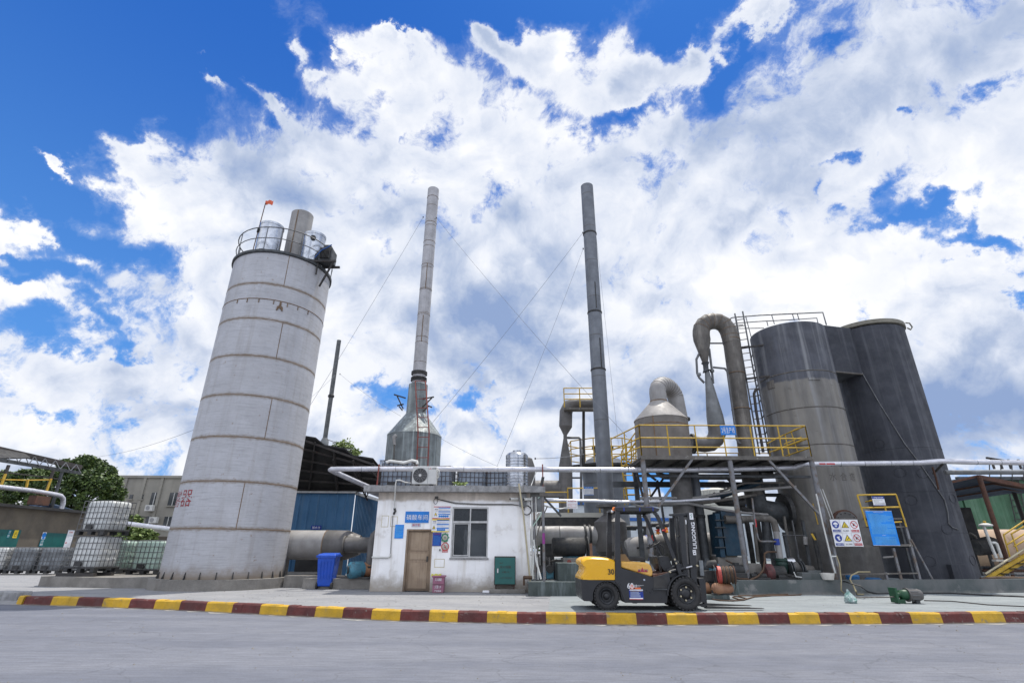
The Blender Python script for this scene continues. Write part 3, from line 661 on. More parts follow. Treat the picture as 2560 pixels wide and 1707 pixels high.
# transformer on bracket at the right of the top
A = PY(845, 640, 18.9); tz = ST
tr = thing('motor_unit', 'dark finned transformer on a bracket at the silo rim', 'transformer', (-7.75, 18.6, tz))
x0 = -8.0
MB().box((x0, 18.2, tz+.12), (x0+.55, 18.8, tz+.72)).build('tank', 'mach_grey', tr, bevel=.03)
for i in range(8): MB().box((x0+.10+i*.052, 18.10, tz+.18), (x0+.12+i*.052, 18.2, tz+.66)).build('cooling_fin', 'mach_dark', tr)
MB().box((x0+.12, 18.3, tz+.72), (x0+.42, 18.65, tz+.92)).build('terminal_box', 'mach_grey', tr, bevel=.02)
MB().tube([(x0-.1, 18.15, tz+.2), (x0+.15, 18.07, tz+.5), (x0+.35, 18.07, tz+.62), (x0+.52, 18.12, tz+.8)], .025, 6).build('cable', 'hose_blue', tr)
mb = MB(); mb.bar((x0-.45, 18.25, tz+.08), (x0+.75, 18.25, tz+.10), .08); mb.bar((x0-.45, 18.75, tz+.08), (x0+.75, 18.75, tz+.10), .08); mb.bar((x0+.65, 18.25, tz+.06), (sc_.x+sr, 18.5, tz-.95), .06); mb.bar((x0+.0, 18.3, tz+.1), (x0, 18.3, tz-.5), .05); mb.build('bracket', 'dark_steel', tr)
# ---- duct from silo to the right
def Pd(px, py): return PY(px, py, 20.2)
dt = thing('flue_duct', 'fat grey riveted duct lying between the silo and the white hut', 'duct', (-7.5, 20.2, .8))
a = Pd(700, 1361); b = Pd(815, 1363); r1 = (Pd(760, 1325)-Pd(760, 1398)).length/2
MB().tube([(a.x-.6, 20.2, a.z), (b.x, 20.2, a.z)], r1, 40).build('main_pipe', 'duct_light', dt)
c = Pd(868, 1366); MB().tube([(b.x, 20.2, a.z), (b.x+.06, 20.2, a.z), (c.x, 20.2, a.z)], [r1*1.0, r1*1.02, r1*1.0], 40).build('rear_pipe', 'duct_grey', dt)
MB().tube([(b.x-.01, 20.2, a.z), (b.x+.02, 20.2, a.z)], r1*1.03, 40).build('weld_ring', 'weld', dt)
d = Pd(900, 1366); MB().tube([(c.x, 20.2, a.z), (d.x, 20.2, a.z)], [r1, r1*.66], 32).build('reducer', 'duct_grey', dt)
e = Pd(922, 1366); mb = MB(); mb.tube([(c.x+.0, 19.75, a.z), (e.x+.5, 19.75, a.z)], r1*.52, 32); mb.build('branch_pipe', 'duct_grey', dt)
MB().tube([(c.x+.02, 19.75, a.z), (c.x+.08, 19.75, a.z)], r1*.62, 32).build('branch_collar', 'duct_brown', dt)
for zx in (a.x+.2, c.x-.3): MB().box((zx-.12, 19.9, .3), (zx+.12, 20.5, a.z-r1+.05)).build('support', 'conc', dt)
el = thing('elbow_pipe', 'vertical grey pipe elbow against the left side of the white hut', 'pipe', (-4.9, 19.0, .3))
q = PY(933, 1330, 18.6); MB().tube([(q.x-.02, 18.6, .55), (q.x-.02, 18.6, q.z-.28), (q.x+.03, 18.6, q.z-.1), (q.x+.15, 18.6, q.z+.02), (q.x+.6, 18.6, q.z+.05)], .12, 16).build('pipe', 'duct_grey', el)
MB().cyl((q.x-.02, 18.6, .62), (q.x-.02, 18.6, .68), .19, 20).build('flange', 'mach_dark', el)
# fan motor
mo = thing('fan_motor', 'round teal electric motor on the low concrete curb beside the hut', 'motor', (-5.4, 18.6, .3))
q = PY(893, 1424, 18.4)
MB().tube([(q.x-.25, 18.2, q.z), (q.x-.2, 18.25, q.z), (q.x+.1, 18.5, q.z), (q.x+.14, 18.55, q.z)], [.13, .25, .27, .2], 24).build('fan_cover', 'motor_teal', mo)
MB().tube([(q.x-.262, 18.19, q.z), (q.x-.24, 18.2, q.z)], .12, 20).build('grille', 'mach_dark', mo)
MB().tube([(q.x+.1, 18.5, q.z), (q.x+.6, 18.9, q.z)], .23, 20).build('body', 'tank_brown', mo)
MB().box((q.x-.1, 18.3, .3), (q.x+.5, 18.8, q.z-.2)).build('base', 'mach_dark', mo)
one('low_curb', MB().box((-7.6, 18.9, 0), (-4.3, 19.3, .36)).box((-6.75, 18.35, 0), (-4.5, 18.75, .30)), 'conc', 'low grey concrete curb behind the blue wheeled bin', 'curb')
# blue wheeled bin
q = PZ(808, 1472, 0)
wb = thing('wheeled_bin', 'tall bright blue plastic wheeled bin with lid', 'bin', (q.x, q.y, 0))
mb = MB(); x, y = q.x, q.y
bt_ = [(x-.22, y, .08), (x+.22, y, .08), (x+.22, y+.45, .08), (x-.22, y+.45, .08)]; tp = [(x-.29, y-.10, .98), (x+.29, y-.10, .98), (x+.29, y+.5, .98), (x-.29, y+.5, .98)]
mb.add(bt_+tp, [(0,3,2,1),(4,5,6,7),(0,1,5,4),(1,2,6,5),(2,3,7,6),(3,0,4,7)]); mb.build('body', 'bin_blue', wb, bevel=.03)
for i in range(4): zz = .22+i*.0; MB().prism([(x-.15+.1*i-.008, y-.012-.04, .3), (x-.15+.1*i+.008, y-.012-.04, .3), (x-.16+.107*i+.008, y-.10, .85), (x-.16+.107*i-.008, y-.10, .85)], (0, -.012, 0)).build('rib', 'bin_blue', wb)
MB().box((x-.325, y-.14, .965), (x+.325, y+.53, 1.0)).box((x-.32, y-.13, .93), (x+.32, y-.112, .97)).build('rim', 'bin_blue', wb, bevel=.01)
mb = MB(); mb.add([(x-.30,y-.12,1.0),(x+.30,y-.12,1.0),(x+.30,y+.5,1.02),(x-.30,y+.5,1.02),(x-.26,y-.05,1.05),(x+.26,y-.05,1.05),(x+.26,y+.45,1.08),(x-.26,y+.45,1.08)], [(0,3,2,1),(4,5,6,7),(0,1,5,4),(1,2,6,5),(2,3,7,6),(3,0,4,7)]); mb.build('lid', 'bin_blue', wb, bevel=.015)
for s in (-1, 1): MB().tube([(x+s*.26, y+.05, .1), (x+s*.21, y+.05, .1)], .1, 18).build('wheel', 'rubber', wb)
# ---- blue corrugated shed
A = PY(640, 1232, 24); B = PY(890, 1233, 24); Cc = PZ(946, 1253.5, B.z)
shd = thing('blue_shed', 'blue corrugated sheet metal shed behind the silo', 'shed', (-8.5, 24, .3))
def corrugated(parent, a, b, z0, z1, mt, pitch=.22, dep=.05, name='wall_sheet', rib=.35):
    a = Vector((a[0], a[1], 0)); b = Vector((b[0], b[1], 0)); d = b-a; L_ = d.length; d.normalize(); nn = Vector((d.y, -d.x, 0)); mb = MB(); vs = []; n = int(L_/pitch)
    prof = [(0, 0), (1-rib-.12, 0), (1-rib*.9, dep), (1-.12, dep)]
    pts = []
    for i in range(n+1):
        for u, w in prof:
            s = (i+u)*pitch
            if s <= L_: pts.append(a+d*s+nn*w)
    for p in pts: vs += [(p.x, p.y, z0), (p.x, p.y, z1)]
    mb.add(vs, [(2*i, 2*i+2, 2*i+3, 2*i+1) for i in range(len(pts)-1)]); return mb.build(name, mt, parent)
corrugated(shd, A, B, .1, B.z, 'blue_sheet', .42, .045, rib=.22); corrugated(shd, B, Cc, .1, B.z, 'blue_sheet', .24, .05, rib=.4)
MB().box((A.x, 23.8, B.z), (B.x+.05, 24.02, B.z+.07)).build('eave_trim', 'alu_frame', shd)
MB().bar(B+Vector((0, 0, .0)), Cc+Vector((.3, 1.4, .02)), .12).build('gutter', 'alu_frame', shd)
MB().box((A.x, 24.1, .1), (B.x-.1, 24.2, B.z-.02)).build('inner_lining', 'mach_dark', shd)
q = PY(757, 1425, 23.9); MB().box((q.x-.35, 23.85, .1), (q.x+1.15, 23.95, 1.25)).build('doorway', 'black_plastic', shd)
bd = Board('sign_board', PY(777, 1323, 23.8), X, Z, .45, .17, 's_navy', 'tiny blue sign with three white characters on the blue shed wall', 'sign'); bd.text('酸水池', .12, .2, .88, .8, 's_white'); bd.done()
# dark torn canopy behind the silo (rises to the left / rear)
cp = thing('canopy', 'dark sagging sheet roof on steel trusses above the blue shed', 'canopy', (-9, 26, 3.6))
R1 = PY(762, 1095, 24.2); R2 = PY(925, 1152, 26.0); E1 = PY(640, 1222, 22.8); E2 = PY(892, 1229, 23.6)
R1 = PY(700, 1072, 23.6)
E2 = Vector((E2.x+1.2, E2.y+3, E2.z+.1)); 
top = [R1, R2+Vector((.5, 1.5, 0)), PY(935, 1200, 27.5), PY(905, 1228, 27), Vector((-7.0, 24.6, 3.75)), Vector((-12, 24.4, 3.7))]
mb = MB(); nseg = 10
L0 = [Vector((-12.0, 24.3, 3.72)).lerp(Vector((-5.2, 24.4, 3.68)), i/nseg) for i in range(nseg+1)]
H0 = [PY(690, 1066, 21.6).lerp(PY(932, 1153, 22.6), i/nseg)+Vector((0, 0, .10*sin(i*2.1))) for i in range(nseg+1)]
vs = [tuple(p) for p in L0]+[tuple(p) for p in H0]+[tuple(p+Z*.06) for p in L0]+[tuple(p+Z*.06) for p in H0]; K = nseg+1
fs = []
for i in range(nseg): fs += [(i, K+i, K+i+1, i+1), (2*K+i, 2*K+i+1, 3*K+i+1, 3*K+i), (K+i, 3*K+i, 3*K+i+1, K+i+1), (i, i+1, 2*K+i+1, 2*K+i)]
mb.add(vs, fs); mb.build('roof_sheet', 'roof_dark', cp)
for t in (.02, .22, .42, .62, .82, .97):
    a = Vector((-12.0, 24.3, 3.66)).lerp(PY(690, 1066, 21.6)-Z*.06, t); b = Vector((-5.2, 24.4, 3.62)).lerp(PY(932, 1153, 22.6)-Z*.1, t)
    MB().bar(a, b, .09).build('purlin', 'dark_steel', cp)
for i in range(0, 11, 2):
    a = L0[i]-Z*.12; b = H0[i]-Z*.16; mb = MB(); mb.bar(a, b, .07)
    for k in range(5):
        p = a.lerp(b, k/5); q = a.lerp(b, (k+1)/5); mb.bar(p, p.lerp(q, .5)-Z*.35, .035); mb.bar(p.lerp(q, .5)-Z*.35, q, .035)
    mb.bar(a-Z*.3, b-Z*.35, .05); mb.build('truss', 'dark_steel', cp)
for i in (3, 6, 9):
    a = L0[i]; MB().bar((a.x, a.y+.2, .2), a, .09).build('post', 'dark_steel', cp)
rr = random.Random(8)
for i in range(9):
    p = H0[min(i+1, 10)]+Vector((rr.uniform(-.3, .3), .1, .03)); MB().obox(p, (.5, .2, -.05+rr.uniform(-.15, .1)), (-.1, .3, .05), (0, 0, .03)).build('torn_sheet', 'roof_dark' if i % 3 else 'duct_light', cp)
# thin third chimney
ch = thing('chimney', 'thin dark distant chimney rising above the torn canopy', 'chimney', (-12.0, 32.9, .3))
MB().lathe((-12.0, 32.9, .3), [(.17, 0), (.17, 7.3), (.145, 7.3), (.14, 14.3)], 16).build('pipe', 'chimney3', ch)
MB().lathe((-12.0, 32.9, .3), [(.16, 10.2), (.20, 10.25), (.20, 10.35), (.16, 10.4)], 16).build('clamp', 'mach_dark', ch)
MB().lathe((-12.0, 32.9, .3), [(.17, 6.9), (.26, 7.0), (.26, 7.3), (.17, 7.5)], 16).build('flange', 'galv', ch)
# ================================================================== IBC containers
def make_ibc(name, label, tankmat, cagemat='cage', group=None, liquid=None):
    t = thing(name, label, 'container', (0, 0, 0), group)
    # pallet
    mb = MB()
    MB().box((-.6, -.5, .11), (.6, .5, .15)).build('pallet_top', 'black_plastic', t, bevel=.01)
    for x in (-.52, 0, .52):
        for y in (-.42, .42): MB().box((x-.08, y-.08, 0), (x+.08, y+.08, .11)).build('pallet_foot', 'black_plastic', t)
    # bottle with rounded corners and horizontal bulges
    vs = []; fs = []; n = 32; prof = [(0, .93), (.03, .98), (.28, 1.), (.3, .985), (.33, 1.), (.60, 1.), (.62, .985), (.65, 1.), (.88, .99), (.95, .95), (.985, .80)]
    for zz, s in prof:
        for j in range(n):
            a = 2*pi*(j+.5)/n; c, d = cos(a), sin(a); k = 1/(abs(c)**6+abs(d)**6)**(1/6)
            bul = 1.012 if (j % 4 in (1, 2)) else .995
            vs.append((c*k*.56*s*bul, d*k*.46*s*bul, .16+zz))
    for i in range(len(prof)-1):
        for j in range(n): fs.append((i*n+j, i*n+(j+1) % n, (i+1)*n+(j+1) % n, (i+1)*n+j))
    mb = MB(); mb.add(vs, fs, True); mb.add(vs[-n:], [tuple(range(n))]); bo = mb.build('bottle', tankmat, t)
    MB().cyl((0, 0, 1.14), (0, 0, 1.17), .11, 16).build('cap', 'black_plastic', bo)
    MB().tube([(0, -.46, .24), (0, -.53, .24)], .05, 10).build('valve', 'black_plastic', bo)
    # cage
    def ringp(z): return [(-.59,-.49,z),(.59,-.49,z),(.59,.49,z),(-.59,.49,z)]
    mb = MB()
    for z in (.17, .36, .55, .74, .93, 1.13): mb.tube(ringp(z), .0115, 5, closed=True)
    for i in range(8):
        x = -.59+1.18*i/7
        for y in (-.49, .49): mb.tube([(x, y, .15), (x, y, 1.13)], .0115, 5)
    for i in range(1, 6):
        y = -.49+.98*i/6
        for x in (-.59, .59): mb.tube([(x, y, .15), (x, y, 1.13)], .0115, 5)
    for y in (-.2, .2): mb.tube([(-.59, y, 1.15), (.59, y, 1.15)], .012, 5)
    mb.build('cage', cagemat, t)
    MB().box((-.25, -.503, .2), (.05, -.497, .34)).build('label_plate', 'black_plastic', t)
    return t
def place(t, x, y, z, rz, label=None, group=None, first=False):
    c = t if first else copy_tree(t); c.location = (x, y, z); c.rotation_euler = (0, 0, radians(rz))
    if label: c['label'] = label
    if group: c['group'] = group
    return c
iw = make_ibc('liquid_container', 'x', 'ibc_white')
gA = 'caged plastic containers in the yard on the left'
q = PY(243, 1440, 19.45)
st = PY(228, 1436, 19.6)
place(iw, st.x, 19.55, .42, -9, 'white caged container at the bottom of the two high stack', gA, True)
place(iw, st.x+.02, 19.55, .42+1.19, -12, 'white caged container on top of the two high stack', gA)
ig = make_ibc('liquid_container', 'x', 'ibc_green')
p = PY(298, 1436, 21.4); place(ig, p.x-.25, 21.5, .31, -6, 'pale green caged container just behind the two high stack', gA, True)
p = PY(358, 1438, 20.6); place(ig, p.x, 21.0, .31, -4, 'pale green caged container standing alone beside the silo', gA)
idt = make_ibc('liquid_container', 'x', 'ibc_dirty'); iyl = make_ibc('liquid_container', 'x', 'ibc_white')
row = [(-30, 'leftmost white caged container of the low row cut by the picture edge', 0), (46, 'dirty grey caged container in the low row left of the other dirty one', 1), (118, 'dirty grey caged container in the low row right end beside the stack', 1)]
for i, (px, lb, k) in enumerate(row):
    a = PZ(px, 1433, .05); place(idt if k else iyl, a.x, a.y+.3, .05, 3, lb, gA, i in (0, 1))
a = PZ(165, 1434, .05); place(iyl, a.x+.3, a.y+1.0, .05, 3, 'white caged container half hidden behind the two high stack', gA)
one('timber_skid', MB().obox((st.x-.75, 19.0, .30), (1.4, -.16, 0), (0, .14, 0), (0, 0, .10)).obox((st.x-.7, 19.75, .30), (1.4, -.16, 0), (0, .14, 0), (0, 0, .10)), 'dark_steel', 'dark timber skid under the two high container stack', 'skid')
q = PZ(205, 1456, .0); one('concrete_block', MB().obox((q.x-.3, q.y, 0), (.62, -.02, 0), (0, .2, 0), (0, 0, .2)), 'conc', 'small pale concrete block lying before the container stack', 'block', bevel=.02)
q = PZ(18, 1503, -.15); mb = MB(); mb.obox((q.x-.5, q.y, -.2), (.85, -.15, 0), (.1, .35, 0), (0, 0, .30)); one('concrete_block', mb, 'slab', 'broken grey concrete block at the left end of the painted kerb', 'block', bevel=.03)
mb = MB(); rr = random.Random(4)
for i in range(7): mb.cbox((q.x+.55+rr.uniform(-.1, .35), q.y-.1+rr.uniform(-.1, .25), -.17), (.12, .1, .08))
# ================================================================== left shed with dark eave
zA = 3.4; A = PZ(-40, 1262, zA); B = PZ(205, 1283, zA); dS = (Vector((B.x, B.y, 0))-Vector((A.x, A.y, 0))).normalized()
Bx = Vector((A.x, A.y, 0))+dS*((B-A).length); A0 = Vector((A.x, A.y, 0))-dS*6; nS = Vector((dS.y, -dS.x, 0))
if nS.y > 0: nS = -nS
B0 = Vector((Bx.x, Bx.y, 0))+dS*6
ls = thing('brick_shed', 'low tan plastered shed with green doors and a dark eave', 'shed', (A.x, A.y, 0))
MB().obox(A0, B0-A0, -nS*5, Z*3.4).build('wall', 'shed_wall', ls)
MB().obox(A0+Z*3.4+nS*.35, B0-A0+dS*.3, -nS*6, Z*.16).build('roof', 'roof_dark', ls)
def onw(px, py): return PW(px, py, A0, B0)
def wrect(parent, p, q, mt, name, th=.03):     # rectangle on that wall from two pixel corners
    a = onw(*p); b = onw(*q); z0, z1 = sorted((a.z, b.z)); a.z = b.z = 0
    return MB().obox(Vector((a.x, a.y, z0)), Vector((b.x-a.x, b.y-a.y, 0)), nS*th, Z*(z1-z0)).build(name, mt, parent)
wrect(ls, (-14, 1322), (13, 1440), 'cab_green', 'door'); d2 = wrect(ls, (110, 1331), (147, 1440), 'cab_green', 'door')
def wboard(name, p, q, mt, label, cat='sign'):
    a = onw(*p); b = onw(*q); z0, z1 = sorted((a.z, b.z)); w = hypot(a.x-b.x, a.y-b.y)
    return Board(name, Vector((a.x, a.y, z0))+nS*.04, dS, Z, w, z1-z0, mt, label, cat)
b = wboard('wall_sign', (14, 1344), (28, 1324), 's_teal', 'teal sign with white writing beside the leftmost green door'); b.text('注意', .15, .55, .85, .9, 's_white'); b.text('安全', .15, .1, .85, .45, 's_white'); b.done()
b = wboard('wall_sign', (29, 1344), (46, 1325), 's_yellow', 'yellow sign with a black warning triangle on the tan shed'); b.poly([(.15,.15),(.85,.15),(.5,.8)], 's_black'); b.poly([(.28,.22),(.72,.22),(.5,.66)], 's_yellow', 'symbol', .006); b.done()
b = wboard('wall_sign', (101, 1347), (116, 1330), 's_white', 'white sign with a blue round symbol left of the green door'); b.disc(.5, .58, .15, 's_blue'); b.rect(.1, .05, .9, .22, 's_blue'); b.done()
b = wboard('wall_sign', (95, 1365), (110, 1348), 's_teal', 'small teal sign under the white round symbol sign'); b.text('必须', .15, .55, .85, .9, 's_white'); b.text('戴帽', .15, .1, .85, .45, 's_white'); b.done()
b = wboard('notice_board', (155, 1372), (186, 1325), 's_pale', 'pale white notice board with red heading beside the container stack'); b.rect(.03,.02,.97,.98,'s_white'); b.text('操作规程', .2, .84, .8, .93, 's_red'); b.lines(.1, .1, .9, .78, 12, 's_pale', 3); b.rect(.1,.3,.3,.36,'s_red','printed_field',.006); b.done()
# pipes and open canopy above it
wp = thing('white_pipe', 'thick white lagged pipe bending down onto the tan shed roof', 'pipe', tuple(onw(100, 1240)))
def off(px, py, k): p = onw(px, py); return PY(px, py, p.y+k)
MB().tube([off(-60, 1209, 1), off(0, 1217, 1), off(80, 1226, 1), off(140, 1236, 1), off(152, 1239, 1), off(158, 1246, 1), off(158, 1258, 1), off(153, 1273, 1)], .14, 14).build('pipe', 'alu_pipe', wp)
oc = thing('open_canopy', 'open steel roof frame with blue grey edge over the tan shed', 'canopy', tuple(onw(60, 1200)))
k = 1.5
def O(px, py, kk=k): return off(px, py, kk)
mb = MB(); mb.obox(O(-30, 1150), O(198, 1186, k+1)-O(-30, 1150), Z*.22, nS*.1); mb.build('fascia', 'mach_grey', oc)
T0, T1 = O(-30, 1118, 3), O(198, 1166, 4); P0, P1 = O(-30, 1136, 1.6), O(100, 1148, 2)
MB().prism([O(-30, 1116, 3), O(60, 1135, 3.2), O(75, 1146, 2.6), O(-30, 1148, 1.6)], Z*.08).build('roof_sheet', 'roof_dark', oc)
MB().bar(O(-30, 1117, 3), O(200, 1168, 4), .32).build('ridge_beam', 'dark_steel', oc)
for i in range(7):
    a = O(20+i*26, 1151+i*4.3); b = O(35+i*26, 1130+i*5.2, 3.4); mb = MB(); mb.bar(a, b, .05); mb.bar(b, O(46+i*26, 1156+i*4.3), .04); mb.build('truss', 'mach_grey', oc)
MB().bar(O(-20, 1176), O(150, 1197, 2), .07).build('tie_beam', 'dark_steel', oc)
for (a, b, c, d) in ((22, 1162, 3, 1212), (134, 1175, 115, 1228)): MB().bar(O(a, b), O(c, d), .13).build('post', 'dark_steel' , oc)
for (a, b, c, d) in ((14, 1184, 3, 1212), (128, 1196, 116, 1228), (70, 1198, 66, 1218)): MB().bar(O(a, b, k-.1), O(c, d, k-.1), .10).build('yellow_post', 'rail_yellow', oc)
MB().bar(O(155, 1180), O(128, 1272), .14).build('post', 'mach_grey', oc)
MB().tube([O(-20, 1198), O(66, 1200), O(128, 1199)], .04, 6).build('rail', 'rail_yellow', oc)
one('roof_clutter', MB().obox(off(66, 1260, 1.2), dS*1.1, nS*.5, Z*.55), 'rust_steel', 'rusty brown box lying on the tan shed roof', 'box')
one('tarpaulin', MB().prism([off(95, 1269, 1.6), off(120, 1258, 1.6), off(140, 1260, 1.8), off(192, 1276, 1.6)], -nS*1.), 'blue_canopy', 'dark blue tarpaulin heap on the tan shed roof', 'tarpaulin')
p2 = thing('white_pipe', 'thin white pipe running from the container stack to the silo', 'pipe', tuple(PY(360, 1315, 22)))
MB().tube([PY(300, 1306, 23), PY(420, 1321, 22), PY(440, 1323, 21.8)], .09, 10).build('pipe', 'alu_pipe', p2)
# ================================================================== three storey block
zt = PY(300, 1194, 58).z; A = PY(262, 1190, 58); B = PY(520, 1194, 58)
bl = thing('office_block', 'old beige tiled three storey block behind the containers', 'building', (A.x+6, 58, 0))
MB().box((A.x, 58, 0), (B.x, 70, zt)).build('wall', 'bld_tile', bl)
MB().box((A.x-.1, 57.8, zt), (B.x, 70, zt+.25)).build('parapet', 'bld_tile', bl)
def bp(px, py): return PY(px, py, 57.95)
WG = [(281,1231,313,1263),(372,1231,400,1263),(418,1231,450,1263),(322,1236,333,1247),(347,1236,359,1247),(358,1290,386,1322),(405,1291,434,1320),(332,1295,346,1304)]
for (a, b, c, d) in WG:
    p = bp(a, d); q = bp(c, b); f_ = MB().box((p.x, 57.93, p.z), (q.x, 57.99, q.z)).build('window', 'glass_dark', bl)
    if c-a > 15:
        MB().box(((p.x+q.x)/2-.04, 57.88, p.z), ((p.x+q.x)/2+.04, 57.93, q.z)).build('mullion', 'alu_frame', f_)
    MB().box((p.x-.1, 57.8, p.z-.12), (q.x+.1, 57.93, p.z)).build('sill', 'bld_tile', f_)
for x in (318, 365, 408): p = bp(x, 1194); MB().box((p.x-.15, 57.86, 0), (p.x+.15, 57.998, zt-.01)).build('pilaster', 'bld_tile', bl)
for (a, b, n_) in ((380, 1270, 'grey air conditioner unit under an upper window of the beige block'), (390, 1300, 'grey air conditioner unit beside a lower window of the beige block')):
    p = bp(a, b); t = thing('air_conditioner', n_, 'air conditioner', (p.x, 57.5, p.z-.3)); MB().box((p.x-.4, 57.4, p.z-.3), (p.x+.4, 57.78, p.z+.3)).build('case', 'ac_white', t); MB().tube([(p.x-.1, 57.38, p.z), (p.x-.1, 57.4, p.z)], .22, 14).build('fan_grille', 's_grey', t)
one('garden_wall', MB().box((-33, 40, 0), (-13, 40.4, 2.0)), 'brown_wall', 'dark brown brick wall in front of the beige block', 'wall')
# ================================================================== trees
def leaf_cloud(mb, centers, n, size, rr, flat=.8):
    for i in range(n):
        c, r = centers[rr.randrange(len(centers))]
        while 1:
            v = Vector((rr.uniform(-1, 1), rr.uniform(-1, 1), rr.uniform(-1, 1)))
            if .25 < v.length < 1: break
        v = v.normalized()*(v.length**.4)
        p = Vector(c)+Vector((v.x*r, v.y*r, v.z*r*flat)); s = size*rr.uniform(.6, 1.3)
        d = Vector((rr.gauss(0, 1), rr.gauss(0, 1), rr.gauss(0, .5)-.3)).normalized(); e = d.cross(Vector((rr.gauss(0, 1), rr.gauss(0, 1), rr.gauss(0, 1)))).normalized()
        mb.add([p, p+d*s*.5+e*s*.28, p+d*s, p+d*s*.5-e*s*.28], [(0, 1, 2, 3)])
def tree(name, label, base, h, cr, clumps, leaves, size, mt, seed, mt2=None, group=None, cen=None):
    rr = random.Random(seed); t = thing(name, label, 'tree', base, group); base = Vector(base)
    cc = cen or []
    if not cc:
        for i in range(clumps):
            a = rr.uniform(0, 2*pi); q = rr.uniform(0, 1)**.6; zz = rr.uniform(.38, 1.)
            w = cr*sqrt(max(0.05, 1-((zz-.62)/.42)**2)); cc.append((base+Vector((cos(a)*w*q, sin(a)*w*q, h*zz*.93)), rr.uniform(.14, .26)*cr+.2))
    mb = MB(); mb.tube([base, base+Vector((.1, 0, h*.25)), base+Vector((-.1, .1, h*.5)), base+Vector((0, 0, h*.8))], [h*.035, h*.028, h*.02, h*.006], 8)
    for c, r in cc[::2]:
        s = base+Vector((0, 0, h*rr.uniform(.25, .6))); mb.tube([s, s.lerp(c, .5)+Vector((0, 0, .2)), c], [h*.012, h*.008, h*.003], 5)
    mb.build('trunk', 'bark', t)
    mb = MB(); leaf_cloud(mb, cc, leaves, size, rr); o = mb.build('crown', [mt, mt2 or mt], t)
    if mt2:
        pi_ = [1 if rr.random() < .35 else 0 for _ in o.data.polygons]; o.data.polygons.foreach_set('material_index', pi_)
    return t
def ball(px, py, Y, r): return (PY(px, py, Y), r)
Yt = 46
cen = [ball(x, y, Yt+dy, r) for x, y, r, dy in ((215,1155,1.1,0),(240,1165,1.1,1),(190,1165,1.0,0),(165,1160,.7,0),(265,1180,1.1,0),(275,1205,1.2,0),(250,1215,1.3,-1),(285,1235,1.2,0),(225,1195,1.3,-1),(195,1200,1.2,-1),(150,1195,1.1,0),(120,1190,1.0,0),(90,1185,.9,1),(60,1190,1.0,0),(100,1210,1.3,-1),(140,1225,1.4,-1),(180,1235,1.4,-1),(230,1250,1.5,-1),(270,1262,1.3,0),(60,1220,1.3,0),(25,1205,1.1,0),(0,1195,1.2,0),(-40,1200,1.5,0),(20,1230,1.5,-1),(110,1250,1.5,-1),(160,1265,1.4,0),(215,1280,1.4,0),(255,1290,1.3,0),(60,1255,1.6,0),(-20,1240,1.6,0))]
bs = PZ(200, 1395, 0); 
tree('broadleaf_tree', 'large dense green broadleaf tree behind the tan shed', (PY(190, 1300, Yt).x, Yt, 0), 9, 5, 0, 30000, .27, 'leaf', 3, 'leaf_dark', cen=[(c, r*.74) for c, r in cen])
cen = [ball(x, y, 30, r) for x, y, r in ((855,1116,.32),(866,1110,.36),(845,1112,.22),(880,1125,.28),(890,1130,.22),(872,1122,.3))]
tree('small_tree', 'small pale tree top poking above the torn canopy', (PY(865, 1200, 30).x, 30, 0), 6.6, 1, 0, 520, .2, 'leaf_light', 6, cen=cen)
cen = [ball(x, y, 33, r) for x, y, r in ((330,1320,.5),(345,1335,.6),(318,1335,.5),(362,1342,.5),(375,1338,.3),(335,1300,.35),(320,1310,.3),(310,1345,.6),(335,1352,.5))]
tree('bush', 'feathery green bush between the containers and the beige block', (PY(335, 1350, 33).x, 33, 0), 2.2, 1, 0, 2600, .3, 'leaf', 8, 'leaf_light', cen=cen)
cen = [ball(x, y, 24, r) for x, y, r in ((318,1415,.3),(322,1400,.3),(326,1425,.35),(315,1430,.3))]
tree('bush', 'low green weeds between the green containers left of the silo', (PY(320, 1420, 24).x, 24, .1), .8, .5, 0, 900, .18, 'leaf', 9, 'leaf_light', cen=cen)
# ================================================================== WHITE HUT
HY = 17.4
hb = [PY(928, 1478, HY), PY(1327, 1478, HY)]; hx0 = -4.33; hx1 = .62; HZ = 2.92; HD = 4.6
def H(px, py, y=HY): return PY(px, py, y)
hut = thing('white_hut', 'small white plastered control hut with a flat concrete roof', 'hut', ((hx0+hx1)/2, HY, 0))
dl, dr = H(1006, 1470), H(1074, 1470); dx0, dx1, dzt = dl.x+.0, dr.x, H(1040, 1322).z
wl, wr = H(1126, 1390).x, H(1219, 1390).x; wz0, wz1 = H(1170, 1394).z, H(1170, 1267).z
# wall built as pieces around the openings
mb = MB(); T = .22; y0, y1 = HY, HY+T
mb.box((hx0, y0, 0), (dx0, y1, HZ)); mb.box((dx0, y0, dzt), (dx1, y1, HZ)); mb.box((dx1, y0, 0), (wl, y1, HZ)); mb.box((wl, y0, 0), (wr, y1, wz0)); mb.box((wl, y0, wz1), (wr, y1, HZ)); mb.box((wr, y0, 0), (hx1, y1, HZ))
mb.box((hx0, y1, 0), (hx0+T, y0+HD, HZ)); mb.box((hx1-T, y1, 0), (hx1, y0+HD, HZ)); mb.box((hx0+T, y0+HD-T, 0), (hx1-T, y0+HD, HZ))
mb.build('wall', 'wall_white', hut)
MB().box((hx0+T, y1, .0), (hx1-T, y0+HD-T, .02)).build('floor', 'conc', hut)
sl_ = MB(); sx0 = H(909, 1222, 17.1).x; sx1 = H(1363, 1222, 17.1).x
n = 30; rr = random.Random(2); vs = []
for i in range(n+1):
    x = sx0+(sx1-sx0)*i/n; vs += [(x, 17.1+rr.uniform(-.015, .015), 2.92), (x, 17.08+rr.uniform(-.015, .015), 3.11+rr.uniform(-.015, .015)), (x, HY+HD+.4, 3.12), (x, HY+HD+.4, 2.92)]
